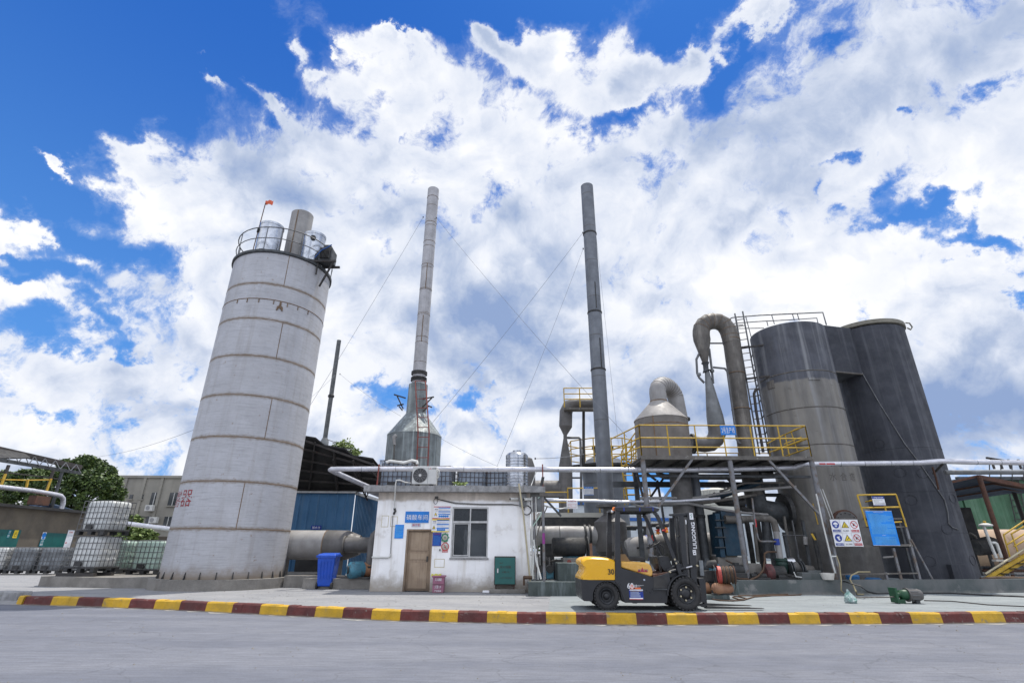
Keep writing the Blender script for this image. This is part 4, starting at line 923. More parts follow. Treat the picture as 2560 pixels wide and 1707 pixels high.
for i in range(n):
    a = 4*i; b = a+4
    for k in range(4): sl_.add([vs[a+k], vs[b+k], vs[b+(k+1) % 4], vs[a+(k+1) % 4]], [(0, 3, 2, 1)][::1])
sl_.add(vs[:4], [(0, 1, 2, 3)]); sl_.add(vs[-4:], [(3, 2, 1, 0)])
sl_.build('roof_slab', 'slab', hut)
# door
dz = thing('x', '', '', (0, 0, 0)); bpy.data.objects.remove(dz)
dd = MB().box((dx0+.05, HY+.10, .02), (dx1-.05, HY+.14, dzt-.06)).build('door', 'wood', hut)
W_ = dx1-dx0-.1
for (z0, z1) in ((.08, .80), (.90, 1.08), (1.16, 1.70)):
    MB().box((dx0+.13, HY+.085, z0), (dx1-.13, HY+.10, z1)).build('door_panel', 'wood_panel', dd, bevel=.008)
MB().box((dx1-.16, HY+.05, .84), (dx1-.12, HY+.085, 1.0)).build('handle', 'mach_dark', dd)
MB().box((dx0, HY+.02, 0), (dx0+.05, HY+.14, dzt)).box((dx1-.05, HY+.02, 0), (dx1, HY+.14, dzt)).box((dx0+.05, HY+.02, dzt-.05), (dx1-.05, HY+.14, dzt)).build('door_frame', 'wood', hut)
# window
wn_ = MB().box((wl+.01, HY+.075, wz0+.01), (wr-.01, HY+.085, wz1-.01)).build('window', 'glass', hut)
mb = MB(); F_ = .045; zc = wz1-(wz1-wz0)*.30; xc = (wl+wr)/2
mb.box((wl, HY+.03, wz0), (wl+F_, HY+.09, wz1)); mb.box((wr-F_, HY+.03, wz0), (wr, HY+.09, wz1)); mb.box((wl+F_, HY+.03, wz1-F_), (wr-F_, HY+.09, wz1)); mb.box((wl+F_, HY+.03, wz0), (wr-F_, HY+.09, wz0+F_))
mb.box((wl+F_, HY+.035, zc-.03), (wr-F_, HY+.088, zc+.03)); mb.box((xc-.025, HY+.04, wz0+F_), (xc+.025, HY+.087, zc-.03)); mb.box((xc-.02, HY+.04, zc+.03), (xc+.02, HY+.087, wz1-F_))
mb.build('frame', 'alu_frame', wn_)
mb = MB(); mb.box((wl+.06, HY+.05, wz0+.06), (wl+.085, HY+.07, zc-.04)); mb.box((xc-.06, HY+.05, wz0+.06), (xc-.035, HY+.07, zc-.04)); mb.box((wl+.085, HY+.05, zc-.065), (xc-.06, HY+.07, zc-.04)); mb.box((wl+.085, HY+.05, wz0+.06), (xc-.06, HY+.07, wz0+.085)); mb.build('sliding_sash', 'alu_frame', wn_)
MB().box((wl-.03, HY-.03, wz0-.05), (wr+.03, HY+.08, wz0)).build('sill', 'slab', wn_)
# things inside seen through reflections: a pale locker
one('locker', MB().box((xc-.22, HY+.5, .2), (wr+.1, HY+.9, zc-.22)), 'bld_grey', 'pale locker standing inside the hut behind the window', 'locker')
# slightly raised doorstep plinth under cabinet
q0 = H(1224, 1484, 17.05); q1 = H(1312, 1484, 17.05)
one('door_step', MB().box((q0.x, 16.95, 0), (q1.x+.02, 17.39, .10)), 'conc', 'low concrete step carrying the green hydrant cabinet', 'step', bevel=.012)
# signs on the hut
def hs(name, px0, py0, px1, py1, mt, label, off=.02, cat='sign'):
    a = H(px0, py1, HY-off); b = H(px1, py0, HY-off); a2 = H(px0, py0, HY-off)
    x0 = (a.x+a2.x)/2; return Board(name, Vector((x0, HY-off, a.z)), X, Z, b.x-x0, b.z-a.z, mt, label, cat)
b = hs('sign_board', 1013, 1278, 1073, 1306, 's_blue', 'wide blue sign with four large white characters above the hut door'); b.text('磷酸车间', .06, .24, .95, .72, 's_white', .03); b.done()
b = hs('name_plate', 1029, 1307, 1052, 1316, 's_pale', 'small faded plate with red characters directly above the door'); b.text('操作室', .08, .15, .92, .85, 's_red'); b.done()
b = hs('notice_board', 987, 1311, 1010, 1345, 's_blue2', 'bright blue notice left of the hut door'); b.lines(.1, .45, .9, .92, 9, 's_line', 4); b.lines(.1, .1, .9, .4, 5, 's_line', 5, nm='footer_text'); b.done()
def msds(b, t1, h1, hb, warn):
    b.rect(0, .93, 1, 1, 's_red'); b.text('职业病危害告知卡', .3, .94, .75, .985, 's_white')
    if hb: b.rect(0, .84, 1, .92, 's_yellow', 'heading_band'); b.rect(0, 0, 1, .07, 's_yellow', 'footer_band')
    for v in (.80 if hb else .83, .50, .24 if hb else .29): b.rect(.28, v, .98, v+.075, 's_blue')
    b.lines(.3, .58, .97, .78, 4, 's_pale', 7); b.lines(.3, .36, .97, .48, 3, 's_pale', 8)
    b.text(t1, .06, .70, .24, .80, 's_black'); b.text(h1, .04, .60, .25, .65, 's_black', 0)
    b.poly([(.04, .22), (.22, .22), (.13, .48)], 's_black'); b.poly([(.065, .245), (.195, .245), (.13, .435)], 's_yellow', 'symbol', .006)
    if warn: b.poly([(.10, .28), (.17, .30), (.13, .36)], 's_black', 'symbol', .008)
    b.text('当心中毒', .04, .14, .22, .19, 's_black', 0)
    for i in range(5 if not hb else 4): b.disc(.36+i*.12, .15, .035, 's_blue', 'symbol', .005, 12)
b = hs('safety_board', 1084, 1265.5, 1127, 1294, 's_white', 'upper white safety data board with red heading left of the window', .03); msds(b, '黄磷', 'Yellow', False, False); b.done()
b = hs('safety_board', 1079.5, 1294.5, 1124, 1329, 's_white', 'lower white safety data board with yellow bands left of the window', .04); msds(b, '磷酸', 'Phosphoric', True, True); b.done()
b = hs('notice_board', 1081.5, 1331, 1104, 1364, 's_navy', 'dark blue notice with pink heading under the safety boards'); b.text('安全操作规程', .15, .88, .85, .94, 's_red', .02); b.lines(.1, .08, .9, .8, 10, 's_blue', 6); b.done()
b = hs('wall_emblem', 1106, 1332, 1119.5, 1355, 'wall_white', 'green cog and cross emblem with green characters beside the blue notice', .006)
b.text('安全生产', .02, .84, .95, .98, 's_green'); b.text('人人有责', .02, .04, .95, .18, 's_green'); b.disc(.5, .52, .115, 's_green', r2=.085); b.rect(.44, .42, .56, .62, 's_green', 'symbol'); b.rect(.36, .475, .64, .565, 's_green', 'symbol', .0045)
for i in range(8): a = 2*pi*i/8; b.disc(.5+cos(a)*.125/b.w, .52+sin(a)*.125/b.h, .02, 's_green', 'symbol', .0055, 6)
b.done()
b = hs('wall_sign', 1105.5, 1357, 1120.5, 1380, 'wall_white', 'round red no smoking sign with red caption on the hut wall', .006)
b.disc(.5, .62, .125, 's_red', r2=.10); 
b.poly([(.22,.86),(.28,.92),(.78,.38),(.72,.32)], 's_red', 'symbol', .007); b.rect(.35, .52, .65, .58, 's_black', 'symbol', .005); b.rect(.62, .58, .66, .72, 's_grey', 'symbol', .005); b.rect(.02, .0, .98, .22, 's_red'); b.text('禁止吸烟', .08, .04, .92, .18, 's_white'); b.done()
one('wall_light', MB().prism([H(1098, 1372, HY-.001), H(1102, 1372, HY-.001), H(1100, 1377.5, HY-.001)], (0, -.05, 0)), 'mach_dark', 'tiny dark wedge shaped lamp under the blue notice', 'lamp')
# faint rubbed outlines on the plaster
rm = mat('rub', (.60, .54, .40), None, .9)
for (a, b_, c, d) in ((952,1288,973,1317),(975,1290,995,1316),(1085,1396,1112,1418)):
    p, q = H(a, d), H(c, b_); mb = MB(); w = .02; yy = HY-.003
    mb.quad((p.x, yy, p.z), (q.x, yy, p.z), (q.x, yy, p.z+w), (p.x, yy, p.z+w)); mb.quad((p.x, yy, q.z-w), (q.x, yy, q.z-w), (q.x, yy, q.z), (p.x, yy, q.z)); mb.quad((p.x, yy, p.z+w), (p.x+w, yy, p.z+w), (p.x+w, yy, q.z-w), (p.x, yy, q.z-w)); mb.quad((q.x-w, yy, p.z+w), (q.x, yy, p.z+w), (q.x, yy, q.z-w), (q.x-w, yy, q.z-w)); mb.build('glue_outline', 'rub', hut)
# white conduits and cables
cd = thing('drain_hose', 'white drain hose running from the roof air conditioner down the hut wall', 'hose', (-3.9, HY, 1.0))
MB().tube([H(1027, 1207, 17.35), H(1012, 1205, 17.2), H(1000, 1200, 17.0), H(991, 1200, 16.98), H(989, 1210, 16.98), H(988, 1225, 17.0), H(987, 1245, 17.3), H(986, 1270, 17.36)], .022, 8).build('hose', 'pvc', cd)
mb = MB(); mb.tube([H(986, 1270, 17.38), H(988, 1277, 17.36), H(984, 1285, 17.38)], .035, 8); mb.build('wall_plug', 'mach_dark', cd)
MB().tube([H(982, 1288, 17.38), H(980, 1320, 17.38), H(976, 1389, 17.38)], .014, 6).build('thin_hose', 'slab', cd)
MB().tube([H(976, 1384, 17.36), H(975, 1391, 17.36), H(968, 1393, 17.36), H(930, 1392, 17.36)], .028, 8).build('outlet_pipe', 'pvc', cd)
cb = thing('wall_cables', 'dark cables slung along the top of the hut front wall', 'cable', (-1, HY, 2.5))
for k in range(3):
    MB().tube([H(1091, 1246, 17.37), H(1110, 1250+k, 17.37), H(1140, 1256+k*1.4, 17.37), H(1200, 1259+k*1.3, 17.37), H(1280, 1259.5+k, 17.37), H(1305, 1264, 17.37), H(1312, 1270+k*3, 17.37)], .006, 5).build('cable', 'cable', cb)
c0 = H(1089, 1252, 17.37); MB().tube([c0+Vector((cos(a)*.06, 0, sin(a)*.09)) for a in [2*pi*i/16 for i in range(16)]], .008, 5, closed=True).build('coil', 'cable', cb)
c0 = H(1317, 1275, 17.34)
for k in range(3): MB().tube([c0+Vector((cos(a)*(.13+.012*k), -.01*k, sin(a)*(.13+.01*k))) for a in [2*pi*i/20 for i in range(20)]], .008, 5, closed=True).build('coil', 'cable', cb)
MB().box(tuple(H(1088, 1247, 17.4)), tuple(H(1095, 1240, 17.3))).build('insulator', 'mach_dark', cb)
for i, (px, py, lb) in enumerate(((1285, 1246, 'white bullet camera on the hut wall left of the leaning pipe'), (1319, 1247, 'white bullet camera at the right corner of the hut'))):
    p = H(px, py, 17.25); t = thing('security_camera', lb, 'camera', (p.x, HY, p.z)); MB().tube([p+Vector((-.12, -.1, -.02)), p+Vector((.12, .05, .0))], .045, 10).build('body', 'pvc', t); MB().tube([p+Vector((-.125, -.105, -.02)), p+Vector((-.11, -.09, -.02))], .038, 10).build('lens', 'black_plastic', t); MB().bar(p+Vector((.08, .03, 0)), (p.x+.1, HY, p.z+.02), .03).build('bracket', 'pvc', t)
jb = H(1307, 1250, 17.4); one('junction_box', MB().box((jb.x-.12, 17.28, jb.z-.2), (jb.x+.12, 17.395, jb.z+.2)), 'galv', 'grey junction box between the two cameras', 'box')
lp = thing('leaning_pipe', 'slim leaning white pipe against the hut front right corner', 'pipe', (0, 17.2, 0))
MB().tube([H(1297, 1208, 17.0), H(1299, 1222, 17.0), H(1309, 1288, 17.2), H(1326, 1458, 17.34)], .028, 8).build('pipe', 'pvc_beige', lp)
mb = thing('wall_conduits', 'bundle of pale conduits down the right edge of the hut', 'pipe', (hx1, HY, 0))
for k, (dx, r) in enumerate(((.05, .03), (.12, .035), (.18, .02))):
    MB().tube([(hx1+dx, HY-.02, 2.8), (hx1+dx+.01*k, HY-.03, 1.4), (hx1+dx+.02*k, HY-.05, .36)], r, 8).build('conduit', 'pvc' if k != 1 else 'post_steel', mb)
MB().tube([(hx1+.1, HY-.1, 1.5), (hx1+.16, HY-.15, .9), (hx1+.30, HY-.25, .38)], .03, 8).build('conduit', 'pvc', mb)
MB().tube([(hx1+.25, HY-.1, 2.75), (hx1+.42, HY-.1, 2.9), (hx1+.44, HY-.1, 2.45), (hx1+.3, HY-.1, 2.2), (hx1+.08, HY-.08, 1.9)], .02, 6).build('green_hose', 'ibc_green', mb)
MB().tube([(hx1+.55, HY-.05, 2.5), (hx1+.35, HY-.08, 2.1), (hx1+.2, HY-.08, 1.6), (hx1+.22, HY-.08, 1.0)], .02, 6).build('conduit', 'duct_brown', mb)
one('junction_box', MB().box((hx1+.02, HY+.02, 2.35), (hx1+.38, HY+.3, 2.82)), 'galv', 'grey box under the roof slab at the right end of the hut', 'box')
# green cabinet
ca = thing('hydrant_cabinet', 'dark green fire hydrant cabinet with dark lettering on short legs', 'cabinet', (q0.x+.4, 17.1, .1))
a = H(1235, 1462, 17.1); b = H(1289, 1390, 17.1); cx0, cx1, cz0, cz1 = a.x, b.x, a.z, b.z
MB().box((cx0, 17.1, cz0), (cx1, 17.36, cz1)).build('case', 'cab_dark', ca, bevel=.01)
dr_ = MB().box((cx0+.02, 17.075, cz0+.03), (cx1-.02, 17.1, cz1-.03)).build('door', 'cab_green', ca, bevel=.006)
MB().box((cx0+.09, 17.055, (cz0+cz1)/2-.06), (cx0+.125, 17.075, (cz0+cz1)/2+.06)).build('handle', 'steel_bright', dr_)
mb = MB(); W2 = cx1-cx0; H2 = cz1-cz0
for st_, u0, v0, u1, v1 in (('编号', .25, .74, .40, .79), ('消火栓箱', .25, .58, .78, .68), ('火警119', .36, .42, .70, .49), ('非火警严禁使用此箱', .25, .235, .82, .275)): put_text(mb, st_, (cx0+W2*u0, 17.075, cz0+H2*v0), X, Z, W2*(u1-u0), H2*(v1-v0), .02)
mb.build('lettering', 'cab_dark', dr_)
for x in (cx0+.03, cx1-.08): MB().box((x, 17.11, .10), (x+.05, 17.34, cz0)).build('leg', 'cab_dark', ca)
# pink extinguisher box
pb = thing('extinguisher_box', 'faded pink fire extinguisher box with white lettering beside the door', 'box', (-1.9, 17.2, 0))
a = H(1080, 1482, 16.95); b = H(1110, 1440, 16.95); W3 = b.x-a.x
MB().box((a.x, 16.95, 0), (b.x, 17.3, b.z-.03)).build('body', 'bin_pink', pb, bevel=.012)
MB().box((a.x-.03, 16.92, b.z-.03), (b.x+.03, 17.33, b.z+.02)).build('lid', 'bin_pink', pb, bevel=.012)
MB().box((a.x, 16.935, b.z*.50), (b.x, 16.95, b.z*.52)).build('seam', 'cab_dark', pb)
mb = MB(); put_text(mb, '灭火器箱', (a.x+W3*.2, 16.945, b.z*.72), X, Z, W3*.6, .08, .02, .006); put_text(mb, '火警119', (a.x+W3*.22, 16.945, b.z*.26), X, Z, W3*.55, .09, .02, .006); put_text(mb, '严禁挪用', (a.x+W3*.2, 16.945, b.z*.06), X, Z, W3*.6, .05, .02, .006); mb.build('lettering', 's_white', pb)
mb = MB(); n = 7; vs = [(a.x-.06+.30*i/n, 16.93+.12*j, b.z+.05+.02*sin(i*2+j)-(.06 if j == 0 else 0)-.0*j) for j in range(4) for i in range(n+1)]; mb.add(vs, [(j*(n+1)+i, j*(n+1)+i+1, (j+1)*(n+1)+i+1, (j+1)*(n+1)+i) for j in range(3) for i in range(n)], True)
one('rag', mb, 'cloth_yellow', 'crumpled yellow rag lying on the pink box lid', 'rag')
q = PZ(1215, 1482, 0); mb = MB(); mb.cbox((q.x, 16.9, .04), (.2, .12, .07)); one('litter', mb, 's_white', 'crushed white and orange packet on the ground by the step', 'packet', bevel=.02)
q = H(1310, 1458, 17.2)
one('red_valve', MB().tube([(q.x, 17.2, .42), (q.x+.25, 17.2, .42)], .05, 8).tube([(q.x, 17.2, .2), (q.x, 17.2, .46)], .03, 8), 'hose_brown', 'small brown valve at the hut corner above the green bund', 'valve')
# ================================================================== ON THE HUT ROOF
RZ = 3.125
idk = make_ibc('liquid_container', 'x', 'ibc_slate', 'cage_rust')
gR = 'old caged containers on the hut roof'
p = PY(992, 1200, 19.7); place(idk, p.x, 19.8, RZ, 0, 'dark old caged container on the hut roof left of the air conditioner', gR, True)
for px, Y0, lb in ((1100, 21.2, 'dark caged container on the hut roof partly behind the air conditioner'), (1180, 21.4, 'dark caged container in the middle of the hut roof with a bulging cage'), (1247, 21.5, 'rust stained caged container on the hut roof beside the steel water tank')):
    p = PY(px, 1200, Y0); place(idk, p.x, Y0, RZ, {1100: -14, 1180: 6, 1247: -9}[px], lb, gR)
hp = thing('foam_tube', 'white lagged hose lying over the dark roof container', 'hose', (p.x, 19.3, RZ+1.2)); MB().tube([PY(966, 1156, 19.3), PY(975, 1152, 19.3), PY(1010, 1157, 19.3), PY(1030, 1151, 19.3), PY(1042, 1153, 19.3), PY(1043, 1160, 19.3)], .055, 10).build('hose', 'pvc', hp)
c, r = cylsolve((1264, 1170), (1320, 1170), 20.2)
wt = thing('water_tank', 'shiny ribbed stainless steel water tank at the right end of the hut roof', 'tank', (c.x, c.y, RZ))
zt = PD(1292, 1131, 20.2-r).z-RZ; prof = [(r*.9, 0), (r, .05)]
k = int((zt-.15)/.11)
for i in range(k): z = .08+i*.11; prof += [(r, z), (r*.965, z+.02), (r*.965, z+.03), (r, z+.05)]
prof += [(r, zt-.05), (r*.85, zt+.03), (r*.5, zt+.09), (.02, zt+.12)]
MB().lathe((c.x, c.y, RZ), prof, 40).build('shell', 'foil', wt); MB().lathe((c.x, c.y, RZ+zt), [(.16, .07), (.16, .15), (.01, .16)], 16).build('lid', 'foil', wt)
c2, r2 = cylsolve((1302, 1180), (1338, 1180), 21.6); t = thing('grey_drum', 'dull grey drum behind the shiny water tank', 'drum', (c2.x, c2.y, RZ)); zz = PD(1328, 1155, 21.6).z-RZ
MB().lathe((c2.x, c2.y, RZ), [(r2, 0), (r2, zz*.85), (r2*.6, zz*1.1), (.02, zz*1.15)], 24).build('shell', 'duct_grey', t)
ac = thing('air_conditioner', 'pale air conditioner outdoor unit on the hut roof edge', 'air conditioner', (-2.6, 17.4, RZ))
a = PY(1029, 1208, 17.4); b = PY(1092, 1166, 17.4); ax0, ax1, az0, az1 = a.x, b.x, RZ+.06, b.z
bd_ = MB().box((ax0, 17.4, az0), (ax1, 17.72, az1)).build('case', 'ac_white', ac, bevel=.012)
fx = ax0+(ax1-ax0)*.33; fz = (az0+az1)/2; fr = (az1-az0)*.41
MB().tube([(fx, 17.385, fz), (fx, 17.4, fz)], fr, 36).build('fan_grille', 'black_plastic', ac)
mb = MB()
for i in range(5): mb.tube([(fx+cos(2*pi*j/30)*fr*(.3+.17*i), 17.38, fz+sin(2*pi*j/30)*fr*(.3+.17*i)) for j in range(30)], .004, 4, closed=True)
for i in range(12): a_ = 2*pi*i/12; mb.tube([(fx+cos(a_)*.05, 17.38, fz+sin(a_)*.05), (fx+cos(a_)*fr, 17.38, fz+sin(a_)*fr)], .004, 4)
mb.build('fan_guard', 's_grey', ac); MB().tube([(fx, 17.37, fz), (fx, 17.385, fz)], .045, 14).build('hub', 'ac_white', ac)
MB().box((ax0+(ax1-ax0)*.645, 17.393, az0+.02), (ax0+(ax1-ax0)*.655, 17.4, az1-.02)).build('panel_gap', 's_grey', ac)
mb = MB(); lx = ax0+(ax1-ax0)*.70; lz = az1-.09
for k in range(3): a_ = pi/2+2*pi*k/3; mb.add([(lx+.03, 17.392, lz+.02), (lx+.03+cos(a_-.35)*.025, 17.392, lz+.02+sin(a_-.35)*.025), (lx+.03+cos(a_)*.045, 17.392, lz+.02+sin(a_)*.045), (lx+.03+cos(a_+.35)*.025, 17.392, lz+.02+sin(a_+.35)*.025)], [(0, 1, 2, 3)])
mb.build('logo', 's_red', ac); mb = MB(); put_text(mb, '志高', (lx+.09, 17.396, lz), X, Z, .13, .055, .02); mb.build('lettering', 's_black', ac)
for x in (ax0+.12, ax1-.22): MB().box((x, 17.38, RZ), (x+.1, 17.74, az0)).build('foot', 'dark_steel', ac)
MB().tube([(ax1, 17.55, az0+.2), (ax1+.07, 17.5, az0+.25), (ax1+.07, 17.5, az1-.12), (ax1, 17.55, az1-.06)], .018, 6).build('refrigerant_pipe', 'pvc', ac)
cen = [(Vector((PY(x, 1208, 17.6).x, 17.6, RZ+.05)), .13) for x in (1145, 1156, 1150)]
mb = MB(); leaf_cloud(mb, cen, 60, .16, random.Random(5)); w_ = one('weed', mb, 'leaf_light', 'small weed growing from the hut roof edge', 'plant')
# ================================================================== LONG SILVER PIPE
PYY = 18.6
lpz = thing('long_pipe', 'long shiny lagged pipe running across the whole plant in front of the chimneys', 'pipe', (5, PYY, 3.9))
def Q(px, py, y=PYY): return PY(px, py, y)
path = [Q(924, 1218, 20.6), Q(880, 1199, 19.8), Q(838, 1180, 18.9), Q(826, 1174, 18.62), Q(829, 1172.5, PYY), Q(900, 1172), Q(1060, 1171.5), Q(1330, 1173), Q(1592, 1174.5)]
MB().tube(path, .088, 16).build('pipe', 'alu_pipe', lpz)
MB().tube([Q(1592, 1174), Q(1700, 1174, 18.7), Q(1850, 1172, 18.7), Q(1985, 1168, 18.65), Q(2006, 1160), Q(2300, 1156.5), Q(2352, 1152.5), Q(2420, 1154.5), Q(2580, 1156.5), Q(3000, 1158)], .09, 16).build('pipe', 'alu_pipe', lpz)
for px, py in ((905,1172.5),(990,1172),(1075,1172),(1160,1172),(1245,1172.5),(1395,1173.5),(1500,1174),(1570,1174),(1660,1174),(1745,1173),(2100,1159.5),(2160,1158.5),(2225,1157.5),(2280,1157),(2440,1155),(2500,1155.5)):
    a = Q(px, py, PYY+(.1 if 1600 < px < 1990 else 0)); MB().tube([a-X*.008, a+X*.008], .0925, 16).build('band', 'galv', lpz)
MB().obox(Q(2048, 1157, 18.50), X*.22, Y_*.002, -Z*.05).build('red_sticker', 's_red', lpz)
MB().obox(Q(2066, 1157, 18.50), X*.30, Y_*.002, -Z*.05).build('red_sticker', 's_red', lpz)
gS = 'short red oxide stands carrying the silver pipe on the hut roof'
for (a, b, lb) in ((949, 952, 'thin red oxide stand under the silver pipe at the left hut roof end'), (1356, 1352, 'thin red oxide stand under the silver pipe at the right hut roof end')):
    p = Q(a, 1170, PYY); one('pipe_stand', MB().bar((p.x, PYY-.12, RZ-.01), (p.x, PYY-.12, p.z+.12), .04), 'red_oxide', lb, 'stand', gS)
one('broken_slate', MB().obox(Q(1350, 1213, 17.8), (.10, 0, 0), (0, .06, 0), (.06, .0, .28)), 'mach_dark', 'dark slate leaning at the right end of the hut roof', 'slab')
one('thin_strut', MB().tube([Q(1341, 1178), Q(1328, 1213, 17.9)], .015, 6), 'pvc', 'thin white strut beside the right pipe stand on the roof', 'strut')
# ================================================================== CHIMNEY 1 (furnace)
c, r = cylsolve((957, 1200), (1097, 1200), 26.0); f0 = 26-r
def zf(px, py, d=f0): return PD(px, py, d).z
fc = thing('furnace_chimney', 'tall pale jointed chimney rising from a streaked conical furnace with a red ladder', 'chimney', (c.x, c.y, .3))
zc0 = zf(1027, 1078); cn, rn = cylsolve((1012, 1020), (1063, 1015), 26.0); zn0 = zf(1036, 1027, 25.3); zn1 = zf(1037, 952, 25.3)
MB().lathe((c.x, c.y, 0), [(r*1.02, .3), (r*1.02, zc0)], 14, False).build('body', 'furnace_steel', fc)
MB().lathe((c.x, c.y, 0), [(r*1.03, zc0-.01), (r*1.025, zc0+.02), (rn*1.02, zn0)], 14, False).build('cone', 'furnace_steel', fc)
MB().lathe((c.x, c.y, 0), [(rn, zn0), (rn*.96, zn1), (rn*.8, zn1+.05)], 40).build('neck', 'furnace_steel', fc)
cp_, rp = cylsolve((1027, 880), (1059, 880), 26.0); zp = zf(1040, 928, 25.6); ztp = zf(1081, 464, 25.6)
MB().lathe((c.x, c.y, 0), [(rp*1.02, zn1), (rp, ztp), (rp*.9, ztp), (rp*.9, ztp-.5), (.02, ztp-.5)], 32).build('stack_pipe', 'stack_steel', fc)
for z in (zf(1040, 945, 25.6), zf(1040, 940, 25.6), zf(1041, 929, 25.6), zf(1041, 925, 25.6)): MB().lathe((c.x, c.y, z), [(rp, -.05), (rp*1.24, -.04), (rp*1.24, .03), (rp, .04)], 32).build('flange', 'mach_dark', fc)
for k, (px, py) in enumerate(((1060, 548), (1054, 596), (1048, 654), (1045, 715), (1041, 780), (1037, 850), (1073, 485))):
    z = zf(px, py, 25.6); MB().lathe((c.x, c.y, z), [(rp, -.02), (rp*1.05, 0), (rp, .02)], 32).build('weld_ring', 'weld', fc)
for k, (ya, yb) in enumerate(((654, 718), (785, 852))):
    MB().box((c.x+.02, c.y-rp-.012, zf(1048, yb, 25.6)), (c.x+.06, c.y-rp*.97, zf(1048, ya, 25.6))).build('weld_seam', 'weld', fc)
ly = c.y-r-.12
for (s0, s1, nm) in (((1042, 1163), (1046, 1052), 0),): pass
lb = PY(1055, 1200, ly); lm = PY(1059, 1080, ly); lt = PY(1051, 952, c.y-rn-.12)
mb = MB(); w = X*.26
P_ = [lb-Z*.4, lm, PY(1055, 1010, c.y-rn-.5), lt]
mb.bar(P_[0]-w, P_[1]-w, .05); mb.bar(P_[1]-w, P_[3]-w, .05); mb.bar(P_[0]+w, P_[1]+w, .05); mb.bar(P_[1]+w, P_[3]+w, .05)
for i in range(12):
    t = i/11*2; q = (P_[0].lerp(P_[1], t) if t < 1 else P_[1].lerp(P_[3], t-1)); mb.bar(q-w, q+w, .03)
mb.build('ladder', 'red_oxide', fc)
for (a, b) in (((985,986),(1014,995)), ((993,990),(1008,1022)), ((993,1014),(1009,1010)), ((998,1016),(1006,1026)), ((1055,997),(1085,992)), ((1080,994),(1054,1020)), ((1070,1014),(1080,1018)), ((1058,1028),(1072,1014))):
    MB().bar(PY(a[0], a[1], 25.2), PY(b[0], b[1], 25.2), .06).build('bracket', 'dark_steel', fc)
MB().tube([PY(990, 1089, ly), PY(985, 1092, ly-.05), PY(986, 1112, ly-.05)], [.1, .09, .07], 10).build('vent_elbow', 'duct_light', fc)
MB().tube([PY(986, 1108, ly-.05), PY(984, 1160, ly-.05), PY(982, 1210, ly-.05)], .03, 6).build('thin_pipe', 'duct_brown', fc)
# ================================================================== CHIMNEY 2
c, r = cylsolve((1495, 1240), (1535, 1240), 23.5); cC2 = c
c2t = thing('steel_chimney', 'tall plain blue grey steel chimney standing on a conical hopper right of the hut', 'chimney', (c.x, c.y, .3))
zt = zf(1465, 458, 23.2); zb = zf(1520, 1262, 23.2)
MB().lathe((c.x, c.y, 0), [(r, zb), (r*.98, zt), (r*.9, zt), (r*.9, zt-.5), (.02, zt-.5)], 36).build('stack_pipe', 'galv_blue', c2t)
for px, py in ((1473, 578), (1487, 776), (1496, 920)): z = zf(px, py, 23.2); MB().lathe((c.x, c.y, z), [(r, -.05), (r*1.07, -.03), (r*1.07, .03), (r, .05)], 32).build('clamp_ring', 'mach_dark', c2t)
MB().box((c.x+.1, c.y-r-.01, zf(1496, 918, 23.2)), (c.x+.14, c.y-r*.9, zf(1488, 845, 23.2))).build('weld_seam', 'mach_dark', c2t)
MB().box((c.x+.03, c.y-r-.01, zf(1487, 770, 23.2)), (c.x+.07, c.y-r*.9, zf(1484, 705, 23.2))).build('weld_seam', 'mach_dark', c2t)
MB().lathe((c.x, c.y, zb), [(r, .05), (r*1.35, .03), (r*1.35, -.08), (r*.9, -.1)], 32).build('flange', 'duct_grey', c2t)
zh0 = zf(1520, 1283, 23.1); zh1 = zf(1525, 1303, 22.8); ch_, rh = cylsolve((1486, 1320), (1567, 1320), 23.5)
MB().lathe((ch_.x, ch_.y, 0), [(r*.75, zb-.05), (r*.75, zh0), (rh, zh1), (rh, zf(1525, 1378, 22.8)), (rh*.5, .9)], 40).build('hopper', 'duct_grey', c2t)
MB().lathe((ch_.x, ch_.y, .3), [(.5, 0), (.5, .7)], 16).build('pedestal', 'conc', c2t)
def hp_(name, label, pts, Yv, r, mt, cat='pipe', n=20, rings=(), group=None, rr=None):
    P = [PY(p[0], p[1], p[2] if len(p) > 2 else Yv) for p in pts]; t = thing(name, label, cat, tuple(P[0]), group)
    MB().tube(P, r, n).build('pipe', mt, t)
    for (px, py, w, R) in rings:
        a = PY(px, py, Yv); MB().tube([a-X*w, a+X*w], R, n).build('flange', 'mach_dark', t)
    return t
hp_('flue_duct', 'wide pale horizontal duct entering the hopper from the left', [(1315, 1339), (1400, 1338), (1492, 1339)], 23.2, .385, 'duct_light', rings=((1398, 1338, .012, .392), (1462, 1338, .04, .44), (1474, 1338, .04, .44)), n=36)
fn = thing('silencer', 'dark horizontal silencer drum below the pale duct', 'drum', tuple(PY(1420, 1366, 19.6)))
MB().tube([PY(1380, 1366, 19.6), PY(1383, 1366, 19.6), PY(1460, 1366, 19.6), PY(1463, 1366, 19.6)], [.24, .31, .31, .24], 28).build('drum', 'mach_dark', fn)
MB().box(tuple(PY(1386, 1391, 19.7)), tuple(PY(1409, 1373, 20.0))).build('teal_box', 'motor_teal', fn)
MB().box(tuple(PY(1409, 1394, 19.6)), tuple(PY(1455, 1388, 20.0))).build('teal_base', 'motor_teal', fn)
MB().cyl(PY(1468, 1372, 19.6), PY(1470, 1372, 19.6), .42, 24).build('pulley', 'mach_dark', fn)
MB().box(tuple(PY(1471, 1392, 19.5)), tuple(PY(1476, 1358, 19.9))).build('belt_guard', 'tank_brown', fn)
